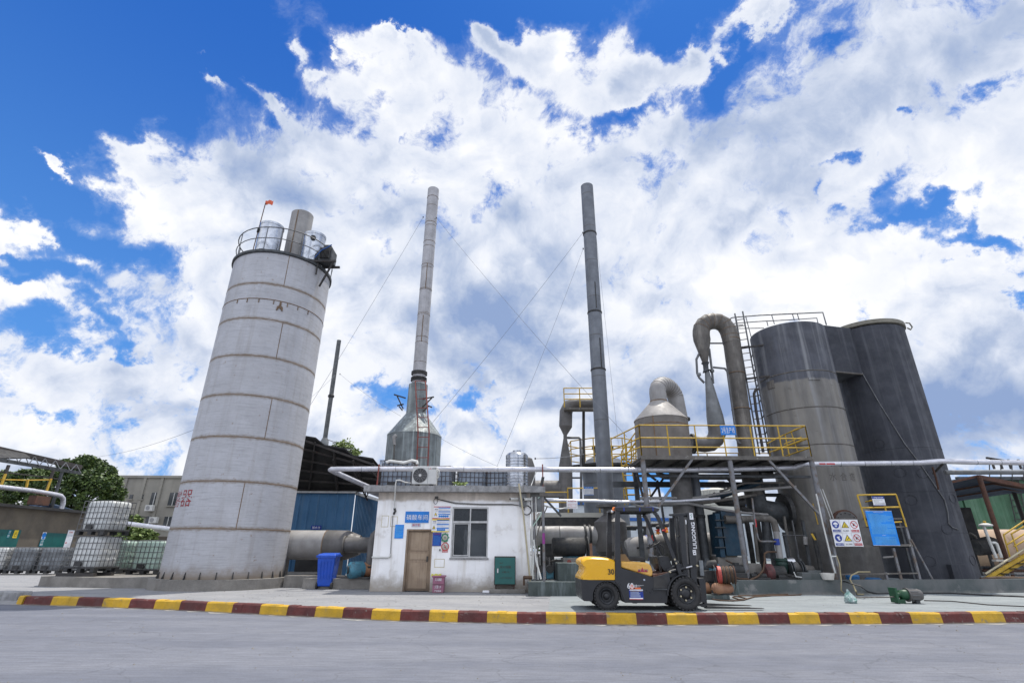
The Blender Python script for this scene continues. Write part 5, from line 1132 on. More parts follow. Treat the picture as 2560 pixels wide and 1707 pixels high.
one('concrete_block', MB().box(tuple(PY(1396, 1458, 17.6)), (PY(1470, 1408, 17.6).x, 19.0, PY(1470, 1407, 17.6).z)), 'conc_green', 'big dark green concrete block behind the forklift tail', 'block', bevel=.02)
one('concrete_footing', MB().box(tuple(PY(1408, 1409, 19.3)), (PY(1476, 1394, 19.3).x, 20.2, PY(1476, 1394, 19.3).z)), 'conc', 'weathered concrete footing on top of the green block', 'footing', bevel=.02)
one('drain_plug', MB().tube([PY(1423, 1404, 18.6), PY(1423, 1404, 18.75)], .075, 12), 'red_oxide', 'round dark red cap on the weathered concrete footing', 'plug')
for i, (a, b, c_, d, Yv, mt, nm, lb) in enumerate(((1341,1384,1349,1436,20.5,'mach_grey','steel_column','pale steel column behind the slim grey post'), (1352,1358,1385,1430,21,'mach_dark','control_panel','dark tall panel behind the slim grey post'), (1384,1398,1407,1446,18.8,'mach_grey','steel_box','grey steel box left of the green concrete block'), (1340,1426,1358,1446,18,'hx_blue','pump_case','blue pump case behind the slim grey post'), (1366,1426,1384,1446,18.2,'motor_teal','pump_case','teal pump case left of the green concrete block'))):
    p = PY(a, d, Yv); q = PY(c_, b, Yv); t = thing(nm, lb, nm.split('_')[1] if '_' in nm else 'box', (p.x, Yv, p.z))
    MB().box((p.x, Yv, max(p.z, .3)), (q.x, Yv+.35, q.z)).build('body', mt, t, bevel=.02)
    if 'pump' in nm: MB().tube([((p.x+q.x)/2, Yv-.05, q.z+.05), ((p.x+q.x)/2, Yv+.4, q.z+.05)], .12, 14).build('motor', 'mach_dark', t); MB().tube([((p.x+q.x)/2, Yv+.2, q.z+.1), ((p.x+q.x)/2, Yv+.2, q.z+.4)], .03, 8).build('outlet', 'duct_grey', t)
    else: MB().box((p.x-.01, Yv-.02, q.z-.06), (q.x+.01, Yv+.37, q.z)).build('cap_plate', 'mach_dark', t)
hp_('black_hose', 'black hose sagging behind the slim grey post', [(1366, 1392, 19), (1368, 1400, 18.8), (1374, 1403, 18.6), (1384, 1402, 18.5), (1392, 1398, 18.5)], 18.6, .03, 'cable', 'hose', 8)
sp = thing('slim_post', 'slim grey post with a small purple label right of the hut', 'post', tuple(PZ(1361, 1459, .3)))
q = PZ(1361, 1459, .3); MB().cyl((q.x, q.y, .3), (q.x, q.y, 2.75), .038, 12).build('post', 'post_steel', sp)
MB().cyl((q.x, q.y, 1.36), (q.x, q.y, 1.66), .041, 12).build('label_band', mat('purple', (.25, .03, .22), None, .5), sp)
MB().bar((q.x, q.y, 2.7), (q.x+.55, q.y+.2, 2.15), .05).build('brace', 'mach_grey', sp); MB().box((q.x-.1, q.y-.06, 2.7), (q.x+.6, q.y+.06, 2.8)).build('beam', 'duct_brown', sp)
# second long pipe
sl2 = thing('thin_long_pipe', 'thinner shiny pipe at the height of the hut roof running right of the hut', 'pipe', tuple(PY(1340, 1250, 18.9)))
MB().tube([PY(1335, 1250, 18.9), PY(1450, 1251, 18.9), PY(1560, 1254, 18.9), PY(1700, 1252, 18.9), PY(1800, 1245, 18.9)], .05, 12).build('pipe', 'alu_pipe', sl2)
for i, (pts, r, mt, lb) in enumerate((
    ([(1600,1245,19.4),(1740,1244,19.4),(1830,1228,19.4),(1990,1216,19.4)], .05, 'duct_light', 'upper bent pipe under the platform'),
    ([(1600,1256,19.6),(1760,1256,19.6),(1830,1246,19.6),(1890,1236,19.6)], .06, 'duct_brown', 'brown bent pipe under the platform'),
    ([(1610,1262,19.2),(1720,1258,19.2),(1845,1280,19.2),(1920,1286,19.2)], .045, 'duct_light', 'pale pipe sloping down to the right under the platform'),
    ([(1560,1250,20.2),(1640,1262,20.2),(1740,1262,20.2),(1850,1290,20.2)], .05, 'duct_grey', 'grey pipe sloping down to the right under the platform'),
    ([(1575,1257,19),(1600,1265,19),(1680,1256,19)], .04, 'duct_light', 'short light pipe above the forklift roof'),
    ([(1342,1254,17.9),(1360,1262,17.9),(1400,1272,17.9),(1425,1266,18.4)], .018, 'pvc', 'thin white hose drooping beside the hut corner'),
    ([(1342,1259,17.9),(1372,1268,17.9),(1420,1271,18.2)], .013, 'pvc', 'second thin white hose drooping beside the hut corner'),
    ([(1800,1228,19.3),(1860,1207,19.3),(1960,1206,19.3)], .04, 'duct_brown', 'thin brown pipe crossing behind the middle post'),
    ([(1775,1247,19.8),(1810,1237,19.8),(1900,1205,20)], .10, 'hx_blue', 'dark blue beam sloping up to the right under the platform'),
    )):
    hp_('process_pipe', lb, pts, 19, r, mt, 'pipe', 10)
# ================================================================== LINE 1 structures (behind)
L1 = thing('scrubber_duct', 'grey duct bending down into a venturi left of the steel chimney', 'duct', tuple(PY(1414, 1240, 28)))
def V(px, py, y=28.): return PY(px, py, y)
def wpx(px, w, y=28.): return (PY(px+w/2, 1100, y)-PY(px-w/2, 1100, y)).length/2
rw = wpx(1414, 33)
MB().tube([V(1500, 1010), V(1436, 1010), V(1422, 1014), V(1415, 1030), V(1414, 1066)], [rw*.9, rw*.9, rw, rw, rw], 8).build('bend', 'duct_grey', L1)
MB().tube([V(1414, 1066), V(1413, 1087), V(1413, 1096), V(1414, 1165), V(1415, 1330)], [rw, rw*.28, rw*.28, rw, rw*1.02], 8).build('venturi', 'duct_grey', L1)
MB().tube([V(1335, 1222, 28.2), V(1400, 1222, 28.2)], .45, 20).build('side_duct', 'duct_grey', L1)
MB().tube([V(1418, 1094), V(1447, 1094), V(1451, 1098), V(1453, 1180), V(1453, 1260)], .07, 8).build('drain_pipe', 'grey_steel', L1)
MB().tube([V(1459, 1028), V(1459, 1160)], .08, 8).build('rod', 'mach_dark', L1); MB().bar(V(1430, 1194), V(1456, 1194), .08).build('tie', 'mach_dark', L1)
wk = thing('high_walkway', 'small yellow railed walkway beside the bent duct', 'walkway', tuple(V(1450, 1018, 27.3)))
a, b = V(1411, 1018, 27.3), V(1490, 1018, 27.3); MB().obox(a, b-a, Y_*.5, -Z*.12).build('deck', 'deck_edge', wk)
hh = V(1411, 970, 27.3).z-a.z
railing(wk, [a, b], hh, r=.03, levels=(1, .7, .42), spacing=.85)
t1 = thing('process_tank', 'large grey process tank with a yellow railed octagonal top platform', 'tank', tuple(PZ(1510, 1440, .3)))
c, r = cylsolve((1457, 1200), (1567, 1200), 30.); zt = PD(1512, 1158, 30-r).z
MB().lathe((c.x, c.y, 0), [(r, .3), (r, zt), (r*.8, zt+.35), (r*.4, zt+.6), (.02, zt+.7)], 40).build('shell', 'galv_blue', t1)
MB().lathe((c.x, c.y, zt+.5), [(.5, 0), (.5, .5), (.62, .5), (.62, .62), (.02, .65)], 20).build('manhole', 'mach_grey', t1)
oct_ = [Vector((c.x+(r+.75)*cos(a)*1.05, c.y+(r+.6)*sin(a), zt)) for a in [pi/8+i*pi/4 for i in range(8)]]
MB().prism([p-Z*.12 for p in oct_], Z*.1).build('deck', 'mach_dark', t1)
railing(t1, oct_, 1.3, r=.03, closed=True, levels=(1, .66, .33), spacing=1.2)
st2 = thing('yellow_stair', 'yellow zigzag stair rail between the process tank and the platform', 'stair', tuple(PY(1580, 1160, 22)))
for (a, b) in (((1554,1128),(1598,1068)), ((1556,1150),(1598,1092)), ((1562,1162),(1600,1118)), ((1554,1128),(1554,1170)), ((1566,1112),(1567,1165)), ((1578,1096),(1579,1160)), ((1589,1082),(1590,1155)), ((1560,1148),(1582,1160)), ((1554,1146),(1588,1146)), ((1555,1164),(1590,1164))):
    MB().tube([PY(a[0], a[1], 21.2), PY(b[0], b[1], 21.2)], .028, 6).build('rail', 'rail_yellow', st2)
ya = thing('yellow_ladder', 'yellow ladder dropping from the stair toward the lower walkway', 'ladder', tuple(PY(1575, 1250, 22)))
ladder(ya, PY(1584, 1260, 22), PY(1569, 1180, 22), .42, X, 'rail_yellow', .3, .035)
lw = thing('low_walkway', 'lower yellow railed walkway with a cream edge beam behind the forklift roof', 'walkway', tuple(PY(1440, 1280, 24)))
a, b = PY(1345, 1281, 25), PY(1507, 1281, 25); MB().obox(a-Z*.2, b-a, Y_*1.6, Z*.2).build('deck', 'bld_cream', lw); MB().obox(a-Z*.75, b-a, Y_*1.5, Z*.54).build('under_beam', 'mach_dark', lw)
a2, b2 = PY(1421, 1281, 24.98), PY(1500, 1281, 24.98); railing(lw, [a2, b2], PY(1421, 1220, 25).z-a2.z, r=.03, levels=(1, .52), spacing=1.3)
a2, b2 = PY(1562, 1262, 25), PY(1628, 1262, 25); railing(lw, [a2, b2], PY(1562, 1221, 25).z-a2.z, r=.025, levels=(1, .6), spacing=.5)
a2, b2 = PY(1342, 1281, 24.98), PY(1421, 1281, 24.98); railing(lw, [a2, b2], PY(1345, 1230, 25).z-a2.z, r=.025, levels=(1, .5), spacing=1.2)
for px in (1426, 1497): q = PY(px, 1300, 25.2); MB().bar((q.x, q.y, .3), (q.x, q.y, a.z), .12).build('post', 'post_steel', lw)
for (p_, q_) in (((1438,1302),(1456,1325)), ((1456,1325),(1474,1305)), ((1360,1300),(1350,1320))): MB().bar(PY(*p_, 25), PY(*q_, 25), .06).build('brace', 'dark_steel', lw)
b = Board('info_sign', PY(1460, 1237, 24.9), X, Z, .46, .38, 's_white', 'small white information sign with blue heading on the lower yellow rail', 'sign'); b.rect(0, .75, 1, 1, 's_blue', 'heading_band'); b.text('设备责任牌', .12, .8, .88, .95, 's_white'); b.lines(.08, .1, .92, .68, 4, 's_pale', 3); b.rect(0, 0, 1, .05, 's_blue'); b.done()
b = Board('warning_sign', PY(1417, 1271, 18.75), X, Z, .38, .29, 's_white', 'small white sign with red print hanging on the thin silver pipe', 'sign'); b.text('安全警示牌', .12, .78, .88, .94, 's_red'); b.lines(.08, .1, .92, .66, 5, 's_red', 3, .22); b.done()
# grey cabinets far behind under the walkway
one('far_louvre', MB().box(tuple(PY(1334, 1330, 27)), (PY(1376, 1300, 27).x, 28, PY(1376, 1298, 27).z)), 'mach_grey', 'grey louvred box far behind the hut right side', 'box')
for i in range(4): pass
t = thing('far_unit', 'grey machine housing under the lower walkway', 'machine', tuple(PY(1400, 1320, 27))); MB().box(tuple(PY(1374, 1330, 26.6)), (PY(1414, 1300, 26.6).x, 27.6, PY(1414, 1296, 26.6).z)).build('housing', 'mach_grey', t); mb = MB(); mb.tube([PY(1383, 1303, 26.5), PY(1394, 1303, 26.5), PY(1394, 1312, 26.5), PY(1383, 1312, 26.5)], .05, 6, closed=True); mb.build('handle', 'mach_dark', t)
# flue pieces to the right of hopper seen through the forklift
hp_('tapered_duct', 'tapered steel duct with a blue band seen through the forklift cab', [(1565, 1372), (1575, 1371), (1624, 1369)], 21.5, [.30, .40, .47], 'duct_light', 'duct', 28)
a = PY(1616, 1369, 21.5); one('blue_band', MB().tube([a-X*.02, a+X*.15], .475, 28), 's_navy', 'dark blue band wrapped on the tapered duct behind the steering wheel', 'band')
mb = MB(); a = PY(1592, 1370, 21.02); mb.obox(a, X*.22, Y_*.005, Z*.03); mb.prism([a+Vector((-.02, 0, .015)), a+Vector((.07, 0, .06)), a+Vector((.07, 0, -.03))], Y_*.005); one('arrow_mark', mb, 's_black', 'black arrow painted on the tapered duct', 'arrow')
hp_('far_duct', 'wide dull duct running right behind the forklift mast', [(1624, 1366), (1700, 1366), (1830, 1364)], 23.0, .55, 'duct_grey', 'duct', 28)
for i, (pts, lb) in enumerate((([(1560,1318),(1612,1318),(1612,1340)], 'bent pipe behind the forklift cab upper'), ([(1545,1352),(1552,1320),(1590,1320)], 'dark bent pipe behind the forklift seat'), ([(1625,1312),(1690,1310)], 'straight pipe behind the forklift front pillars'), ([(1620,1338),(1700,1334)], 'second straight pipe behind the forklift front pillars'))):
    hp_('process_pipe', lb, pts, 24, .09, 'mach_grey', 'pipe', 12)
# ================================================================== MAIN PLATFORM (line 2)
PF = 18.0; DZ = PY(1700, 1148, PF).z
pl = thing('steel_platform', 'raised steel platform with yellow railing carrying the coned vessel', 'platform', (7.5, PF, .3))
x0, x1 = PY(1603, 1145, PF).x, PY(2032, 1140, PF).x; PB = 21.0
MB().box((x0, PF, DZ), (x1, PF+.06, DZ+.13)).box((x0, PF+.06, DZ+.06), (x1, PB, DZ+.1)).build('deck', 'deck_edge', pl)
for x in [x0+.05+(x1-x0-.1)*i/8 for i in range(9)]: MB().box((x-.03, PF+.06, DZ-.02), (x+.03, PB, DZ+.058)).build('joist', 'mach_dark', pl)
MB().box((x0, PB-.08, DZ-.05), (x1, PB, DZ+.059)).build('joist', 'mach_dark', pl)
fr_ = [Vector((x0+.03, PF+.03, DZ+.13)), Vector((x1-.03, PF+.03, DZ+.13))]; RH = PY(1800, 1063, PF).z-DZ-.13
railing(pl, fr_, RH, r=.024, levels=(1, .58, .28), spacing=(x1-x0)/6.05)
railing(pl, [Vector((x1-.03, PF+.03, DZ+.13)), Vector((x1-.03, PB-.1, DZ+.13))], RH, r=.024, levels=(1, .58, .28), spacing=1.4)
railing(pl, [Vector((x0+.9, PB-.05, DZ+.1)), Vector((x1-.03, PB-.05, DZ+.1))], RH*.6, r=.022, levels=(1, .5), spacing=1.4)
railing(pl, [Vector((x0+.03, PF+.03, DZ+.13)), Vector((x0+.03-.55, PB-.5, DZ+.13))], RH, r=.024, levels=(1, .58, .28), spacing=1.2)
# small stair rail at right rear
a = PY(1918, 1131, 19.6); b = PY(2000, 1070, 19.6); c_ = PY(2016, 1130, 19.6)
for p_, q_ in (((1918,1108),(1990,1072)), ((1990,1072),(2001,1070)), ((2001,1070),(2018,1130)), ((1924,1130),(2012,1096)), ((1948,1094),(1958,1130)), ((1978,1080),(1994,1130)), ((1960,1110),(2008,1090))): MB().tube([PY(*p_, 19.6), PY(*q_, 19.6)], .02, 6).build('rail', 'rail_yellow', pl)
for px, py, Yv in ((1617, 1260, PF), (1838, 1240, PF), (2043, 1220, PF)):
    q = PY(px, py, Yv+.1); MB().cyl((q.x, Yv+.1, .3), (q.x, Yv+.1, DZ), .085, 14).build('post', 'post_steel', pl)
for px in (1590, 1742, 1900, 1990): q = PY(px, 1200, PB-.15); MB().bar((q.x, PB-.15, .3), (q.x, PB-.15, DZ), .16).build('post', 'mach_grey', pl)
for p_, q_, Yv, mt in (((1730,1148),(1646,1266),PF+.05,'post_steel'), ((1914,1142),(2049,1286),PF+.05,'post_steel'), ((1658,1196),(1624,1246),PB-.2,'dark_steel'), ((1588,1165),(1614,1268),19.5,'dark_steel'), ((1595,1165),(1640,1200),19.5,'mach_grey'), ((1812,1190),(1836,1212),19.5,'dark_steel')):
    MB().bar(PY(*p_, Yv), PY(*q_, Yv), .075).build('brace', mt, pl)
MB().tube([PY(1640, 1168, 20.3), PY(1648, 1186, 20.3), PY(1662, 1191, 20.3), PY(1800, 1192, 20.3), PY(2012, 1188, 20.3), PY(2018, 1200, 20.3)], .11, 12).build('under_pipe', 'duct_grey', pl)
MB().box((x0-.5, PB-.3, DZ-.62), (x1, PB-.1, DZ-.42)).build('beam', 'mach_grey', pl)
MB().box((x0, PF+.9, DZ-.48), (x1+.3, PF+1.0, DZ-.40)).build('beam', 'mach_grey', pl)
b = Board('line_sign', PY(1803, 1087, PF-.03), X, Z, PY(1841, 1087, PF).x-PY(1803, 1087, PF).x, .34, 's_blue', 'blue sign with white characters on the yellow platform rail', 'sign'); b.text('2号生产线', .07, .18, .93, .82, 's_white', .03); b.done()
# ---- coned vessel
c, r = cylsolve((1586, 1060), (1721, 1060), 20.2)
vs_ = thing('coned_vessel', 'round brown grey vessel with a pale cone and goose neck outlet on the platform', 'vessel', (c.x, c.y, DZ+.1))
z1 = PD(1650, 1036, 20.2-r).z; cn, rn = cylsolve((1625, 985), (1668, 985), 20.2); z2 = PD(1646, 999, 20.2-rn).z
MB().lathe((c.x, c.y, 0), [(r, DZ+.1), (r, z1)], 56).build('body', 'vessel', vs_)
MB().lathe((c.x, c.y, 0), [(r*1.02, z1-.02), (r*1.01, z1+.01), (rn, z2)], 56).build('cone', 'cone', vs_)
MB().lathe((c.x, c.y, 0), [(r+.005, z1-.30), (r+.012, z1-.28), (r+.005, z1-.26)], 56).build('weld_ring', 'weld', vs_)
q = oncyl(1637, 1090, c, r); MB().box((q.x-.02, q.y-.012, DZ+.1), (q.x+.02, q.y+.03, z1)).build('weld_seam', 'weld', vs_)
zA_ = PY(1655, 935, c.y).z-rn; path = [Vector((c.x, c.y, z2-.05)), Vector((c.x, c.y, z2+.35))]
bx, by = .33, .55; R_ = .62
zc_ = zA_-R_*.75
for i in range(0, 13):
    a = pi-pi*i/12; path.append(Vector((c.x+(R_+R_*cos(a))*.80, c.y+(R_+R_*cos(a))*.75, zc_+sin(a)*R_*.75)))
e = path[-1]; path.append(Vector((e.x+.06, e.y, z1+.25)))
MB().tube(path, rn, 24).build('goose_neck', 'duct_light', vs_)
for i in range(4, 14, 1): 
    p, q = path[i], path[i+1]; d = (q-p).normalized(); MB().tube([p-d*.008, p+d*.008], rn*1.02, 24).build('weld_ring', 'duct_brown', vs_)
MB().tube([Vector((c.x, c.y, z2-.02)), Vector((c.x, c.y, z2+.03))], rn*1.04, 24).build('collar', 'weld', vs_)
e = path[-1]; MB().tube([e-Z*.02, e+Z*.06], rn*1.25, 24).build('flange', 'mach_dark', vs_)
# column below the platform
for (l_, r_, D_, nm, lb, mt) in (((1674,1200),(1728,1200),20.6,'duct_column','wide grey duct column below the coned vessel','duct_grey'), ((1726,1200),(1749,1200),21.2,'narrow_column','narrow grey column right of the wide duct column','galv_blue'), ((1741,1320),(1766,1320),20.9,'narrow_column','thick grey column behind the forklift mast','mach_grey')):
    cc, r3 = cylsolve(l_, r_, D_); t = thing(nm, lb, 'column', (cc.x, cc.y, .3)); MB().lathe((cc.x, cc.y, 0), [(r3, .3), (r3, DZ-.1 if D_ != 20.9 else 2.9)], 28).build('shell', mt, t); MB().lathe((cc.x, cc.y, 2.3), [(r3, 0), (r3*1.12, .02), (r3*1.12, .1), (r3, .12)], 28).build('flange', 'mach_dark', t)
# ---- outlet elbow, venturi and big arch
ar = thing('arched_duct', 'tall brown steel duct arching over a venturi above the platform', 'duct', tuple(PY(1860, 1140, 20.4)))
def U(px, py, y=20.4): return PY(px, py, y)
def rr_(px, py, w): return (U(px+w/2, py)-U(px-w/2, py)).length/2
MB().tube([U(1726, 1109), U(1742, 1109), U(1760, 1111), U(1776, 1108), U(1788, 1098), U(1793, 1082), U(1791, 1064)], [rr_(1730,1110,36), rr_(1740,1110,37), rr_(1750,1110,38), rr_(1760,1108,40), rr_(1770,1100,41), rr_(1790,1080,42), rr_(1790,1064,42)], 24).build('lower_elbow', 'duct_grey', ar)
MB().tube([U(1729, 1109), U(1734, 1109)], rr_(1730, 1110, 50), 24).build('flange', 'mach_dark', ar)
MB().tube([U(1791, 1064), U(1787, 1040), U(1767, 926)], [rr_(1790,1064,42), rr_(1787,1040,40), rr_(1767,926,10)], 24).build('venturi', 'galv', ar)
MB().tube([U(1767, 928), U(1765, 924), U(1764, 912), U(1763, 907)], [rr_(1765,920,22), rr_(1765,920,13), rr_(1765,920,13), rr_(1765,920,20)], 20).build('throat', 'mach_grey', ar)
MB().tube([U(1763, 907), U(1755, 850), U(1753, 838), U(1753, 826)], [rr_(1763,907,13), rr_(1755,850,41), rr_(1753,838,41), rr_(1753,826,41)], 24).build('upper_cone', 'duct_brown', ar)
arch = [U(1753, 830), U(1754, 822), U(1759, 813), U(1768, 806), U(1780, 803), U(1795, 804), U(1809, 811), U(1819, 824), U(1825, 840), U(1829, 858)]
MB().tube(arch, [rr_(1760,830,41)]*10, 24).build('arch', 'duct_brown', ar)
for i in range(1, 9): p, q = arch[i], arch[i+1]; d = (q-p).normalized(); MB().tube([p-d*.01, p+d*.01], rr_(1760,830,42), 24).build('weld_ring', 'weld', ar)
MB().tube([U(1829, 856), U(1868, 1136), U(1880, 1220), U(1888, 1248)], [rr_(1829,856,40), rr_(1868,1136,41), rr_(1868,1136,41), rr_(1868,1136,44)], 24).build('down_pipe', 'duct_brown', ar)
for px, py in ((1833, 850), (1849, 935), (1856, 1023)): d = (U(1868, 1136)-U(1829, 856)).normalized(); p = U(px, py); t_ = (p-U(1829, 856)).dot(d); p = U(1829, 856)+d*t_; MB().tube([p-d*.015, p+d*.015], rr_(1850,900,43), 24).build('weld_ring', 'weld', ar)
MB().tube([U(1886, 1240), U(1893, 1262), U(1908, 1274), U(1935, 1280), U(1962, 1281)], rr_(1868,1136,50), 24).build('bottom_elbow', 'mach_grey', ar)
MB().tube([U(1958, 1281), U(1968, 1281)], rr_(1868, 1136, 84), 28).build('flange', 'mach_dark', ar)
MB().tube([U(1748, 884), U(1741, 898), U(1743, 933), U(1748, 944), U(1761, 957)], .05, 8).build('bypass_pipe', 'grey_steel', ar)
MB().tube([U(1773, 872), U(1779, 920), U(1783, 958)], .05, 8).build('bypass_pipe', 'grey_steel', ar)
for px, py in ((1747, 936), (1780, 927)): p = U(px, py); MB().cyl(p-Z*.05, p+Z*.05, .09, 10).build('valve', 'galv', ar)
MB().tube([U(1775, 858), U(1812, 858)], .035, 6).build('strut', 'grey_steel', ar)
MB().tube([U(1783, 918, 20.1), U(1812, 921, 20.1), U(1818, 928, 20.1), U(1842, 1098, 20.1), U(1847, 1107, 20.1), U(1852, 1108, 20.1)], .045, 8).build('side_pipe', 'grey_steel', ar)
# ================================================================== TOWERS
DL = 24.0; cL, rL = cylsolve((1900, 1020), (2110, 1025), DL); aL = (AZ(1960, 1300)+AZ(2144, 1160))/2
cL = Vector((DL*sin(aL), DL*cos(aL), 0)); rL = DL*sin((AZ(2144, 1160)-AZ(1900, 1000))/2)
zL = PD(1985, 803, DL-rL).z
tl = thing('absorption_tower', 'huge round tower painted dark above and bare streaked steel below', 'tower', (cL.x, cL.y, .3))
MB().lathe((cL.x, cL.y, .3), [(rL, 0), (rL, zL-.3), (rL*.95, zL-.3), (.02, zL-.25)], 72).build('shell', 'tower_old', tl)
for py in (925, 1018, 1112): z = PD(2010, py, DL-rL).z-.3; MB().lathe((cL.x, cL.y, .3), [(rL, z-.025), (rL+.02, z), (rL, z+.025)], 72).build('weld_ring', 'duct_brown', tl)
def patch(px, py, w, h, mt, nm, c=cL, r=rL, th=.03):
    p = oncyl(px, py, c, r); a = atan2(p.y-c.y, p.x-c.x); u = Vector((cos(a), sin(a), 0)); t = Vector((-sin(a), cos(a), 0)); return MB().obox(p-t*w/2-Z*h/2-u*.05, t*w, u*(.05+th), Z*h).build(nm, mt, tl if c is cL else tR)
patch(2035, 946, .42, .12, 'tower_old', 'name_plate'); patch(1927, 962, .35, .32, 'duct_brown', 'welded_patch')
vs, fs, bb = text_geo('水合塔', .0); mb = MB()
p0 = oncyl(2068, 1190, cL, rL); p1 = oncyl(2138, 1187, cL, rL); a0 = atan2(p0.y-cL.y, p0.x-cL.x); a1 = atan2(p1.y-cL.y, p1.x-cL.x)
# letters spaced apart round the shell
for k, ch_s in enumerate('水合塔'):
    v2, f2, b2 = text_geo(ch_s, 0.); ac_ = a0+(a1-a0)*(k+.5)/3; hw = abs(a1-a0)/3*.33
    mb.add([(cL.x+(rL+.005)*cos(ac_-hw+2*hw*(v[0]-b2[0])/(b2[2]-b2[0])), cL.y+(rL+.005)*sin(ac_-hw+2*hw*(v[0]-b2[0])/(b2[2]-b2[0])), p0.z-.17+.30*(v[1]-b2[1])/(b2[3]-b2[1])) for v in v2], f2)
mb.build('lettering', 's_faint', tl)
# round manway near the foot
p = oncyl(2112, 1305, cL, rL); a = atan2(p.y-cL.y, p.x-cL.x); u = Vector((cos(a), sin(a), 0))
mb = MB(); mb.tube([p-u*.1, p+u*.18], .36, 28); mw = mb.build('manway', 'duct_grey', tl)
MB().tube([p-u*.1, p+u*.12], .42, 28).build('manway_collar', 'rust_steel', mw)
for i in range(12): b_ = 2*pi*i/12; t = Vector((-sin(a), cos(a), 0)); q = p+u*.18+t*(cos(b_)*.3)+Z*(sin(b_)*.3); MB().tube([q, q+u*.03], .02, 6).build('bolt', 'mach_dark', mw)
DR = 26.4; aR = .6427; cR = Vector((DR*sin(aR), DR*cos(aR), 0)); rR = DR*sin(AZ(2350, 1100)-aR) if 0 else DR*sin(.6975-aR)
zR = PD(2180, 797, DR-rR).z
tR = thing('reaction_tower', 'huge round charcoal painted tower with a pale rim at the far right', 'tower', (cR.x, cR.y, .3))
MB().lathe((cR.x, cR.y, .3), [(rR, 0), (rR, zR-.55)], 72).build('shell', 'tower_dark', tR)
MB().lathe((cR.x, cR.y, .3), [(rR, zR-.50), (rR*1.045, zR-.48), (rR*1.045, zR-.32), (rR*.9, zR-.28), (.02, zR-.2)], 72).build('rim', 'tower_rim', tR)
p = PD(2258, 818, DR); MB().tube([p+Vector((0, -.2, .12)), p+Vector((.16, -.2, .1)), p+Vector((.22, -.2, -.08)), p+Vector((.12, -.2, -.2)), p+Vector((0, -.2, -.12))], .03, 8).build('lifting_ring', 'tower_rim', tR)
rr = random.Random(11)
for (px, py) in ((2250, 1180), (2277, 1249), (2306, 1182), (2382, 1246), (2323, 1402), (2368, 1322), (2432, 1400), (2198, 1109)):
    p = oncyl(px, py, cR, rR); a = atan2(p.y-cR.y, p.x-cR.x); u = Vector((cos(a), sin(a), 0)); t = Vector((-sin(a), cos(a), 0))
    MB().tube([p+t*(cos(2*pi*i/20)*.19)+Z*(sin(2*pi*i/20)*.17)+u*.0 for i in range(20)], .012, 5, closed=True).build('tie_plug_ring', 'tower_dark', tR)
for py in (1225, 1330, 1110): z = PD(2350, py, DR-rR).z-.3; MB().lathe((cR.x, cR.y, .3), [(rR, z-.01), (rR+.01, z), (rR, z+.01)], 72).build('shell_joint', 'tower_dark', tR)
MB().box((cR.x-.4, cR.y-rR-.15, .3), (cR.x+.1, cR.y-rR+.1, .8)).build('foot_hatch', 'tower_dark', tR)
# connecting box between the towers
lk = thing('link_duct', 'dark flat sided duct joining the two tower tops', 'duct', tuple(PD(2110, 930, 24.3)))
def PDz(px, py, D): return PD(px, py, D)
a0 = PD(2074, 900, DL-.15); a1 = PD(2156, 928, DR-rR+.05); zt_ = PD(2052, 812, DL-.15).z; zb_ = PD(2082, 928, DL-.15).z
dirl = Vector((a1.x-a0.x, a1.y-a0.y, 0)); nb = Vector((-dirl.y, dirl.x, 0)).normalized()
MB().obox((a0.x-.3*dirl.x, a0.y-.3*dirl.y, zb_), dirl*1.3, nb*1.2, Z*(zt_-zb_)).build('box', 'tower_dark', lk)
MB().obox(Vector((a0.x, a0.y, zb_-.02))-nb*.02, dirl*1.0, nb*.1, Z*.05).build('lower_edge', 'duct_brown', lk)
# top handrail of the absorption tower and the caged ladder
hr = thing('tower_handrail', 'thin grey handrail round the top of the streaked tower', 'handrail', (cL.x, cL.y, zL))
def T(px, py, D=24.5): return PD(px, py, D)
MB().tube([T(1822,799), T(1830,794), T(1842,792.5), T(1900,788), T(1985,784), T(2057,781), T(2066,812)], .03, 6).build('rail', 'grey_steel', hr)
MB().tube([T(1826,810), T(1850,807), T(1905,803), T(1985,799), T(2042,795), T(2045,808)], .024, 6).build('rail', 'grey_steel', hr)
for p_, q_ in (((1840,792),(1852,862)), ((1864,790),(1880,850)), ((1929,787),(1936,810)), ((1981,785),(1986,801)), ((1993,784),(1998,800)), ((1917,803),(1920,815)), ((1826,815),(1858,812)), ((1845,821),(1910,820))): MB().tube([T(*p_), T(*q_)], .022, 6).build('post', 'grey_steel', hr)
cl = thing('caged_ladder', 'tall grey ladder rising beside the streaked tower', 'ladder', tuple(PD(1905, 1130, 23)))
D_ = 23.0
mb = MB(); lp0, lp1 = PD(1846, 835, D_), PD(1903, 1135, D_); lq0, lq1 = PD(1866, 830, D_), PD(1920, 1135, D_)
lp1.x, lp1.y = lp0.x, lp0.y; lq1.x, lq1.y = lq0.x, lq0.y
mb.tube([lp0+Z*1.0, lp1], .035, 6); mb.tube([lq0+Z*1.0, lq1], .035, 6)
k = int((lp0.z+1-lp1.z)/.32)
for i in range(k): z = lp1.z+.15+i*.32; mb.tube([(lp0.x, lp0.y, z), (lq0.x, lq0.y, z)], .022, 5)
mb.build('ladder', 'grey_steel', cl)
pq = PD(1880, 870, 22.8); MB().tube([(pq.x+.02, pq.y, pq.z), (pq.x+.02, pq.y, 4.4)], .06, 8).build('riser_pipe', 'grey_steel', cl)
mb = MB()
for i in range(14): z = 4.6+i*.33; mb.tube([(lq0.x+.03, lq0.y, z), (pq.x, pq.y, z+(.15 if i % 2 else -.15))], .018, 5)
mb.build('lacing', 'grey_steel', cl)
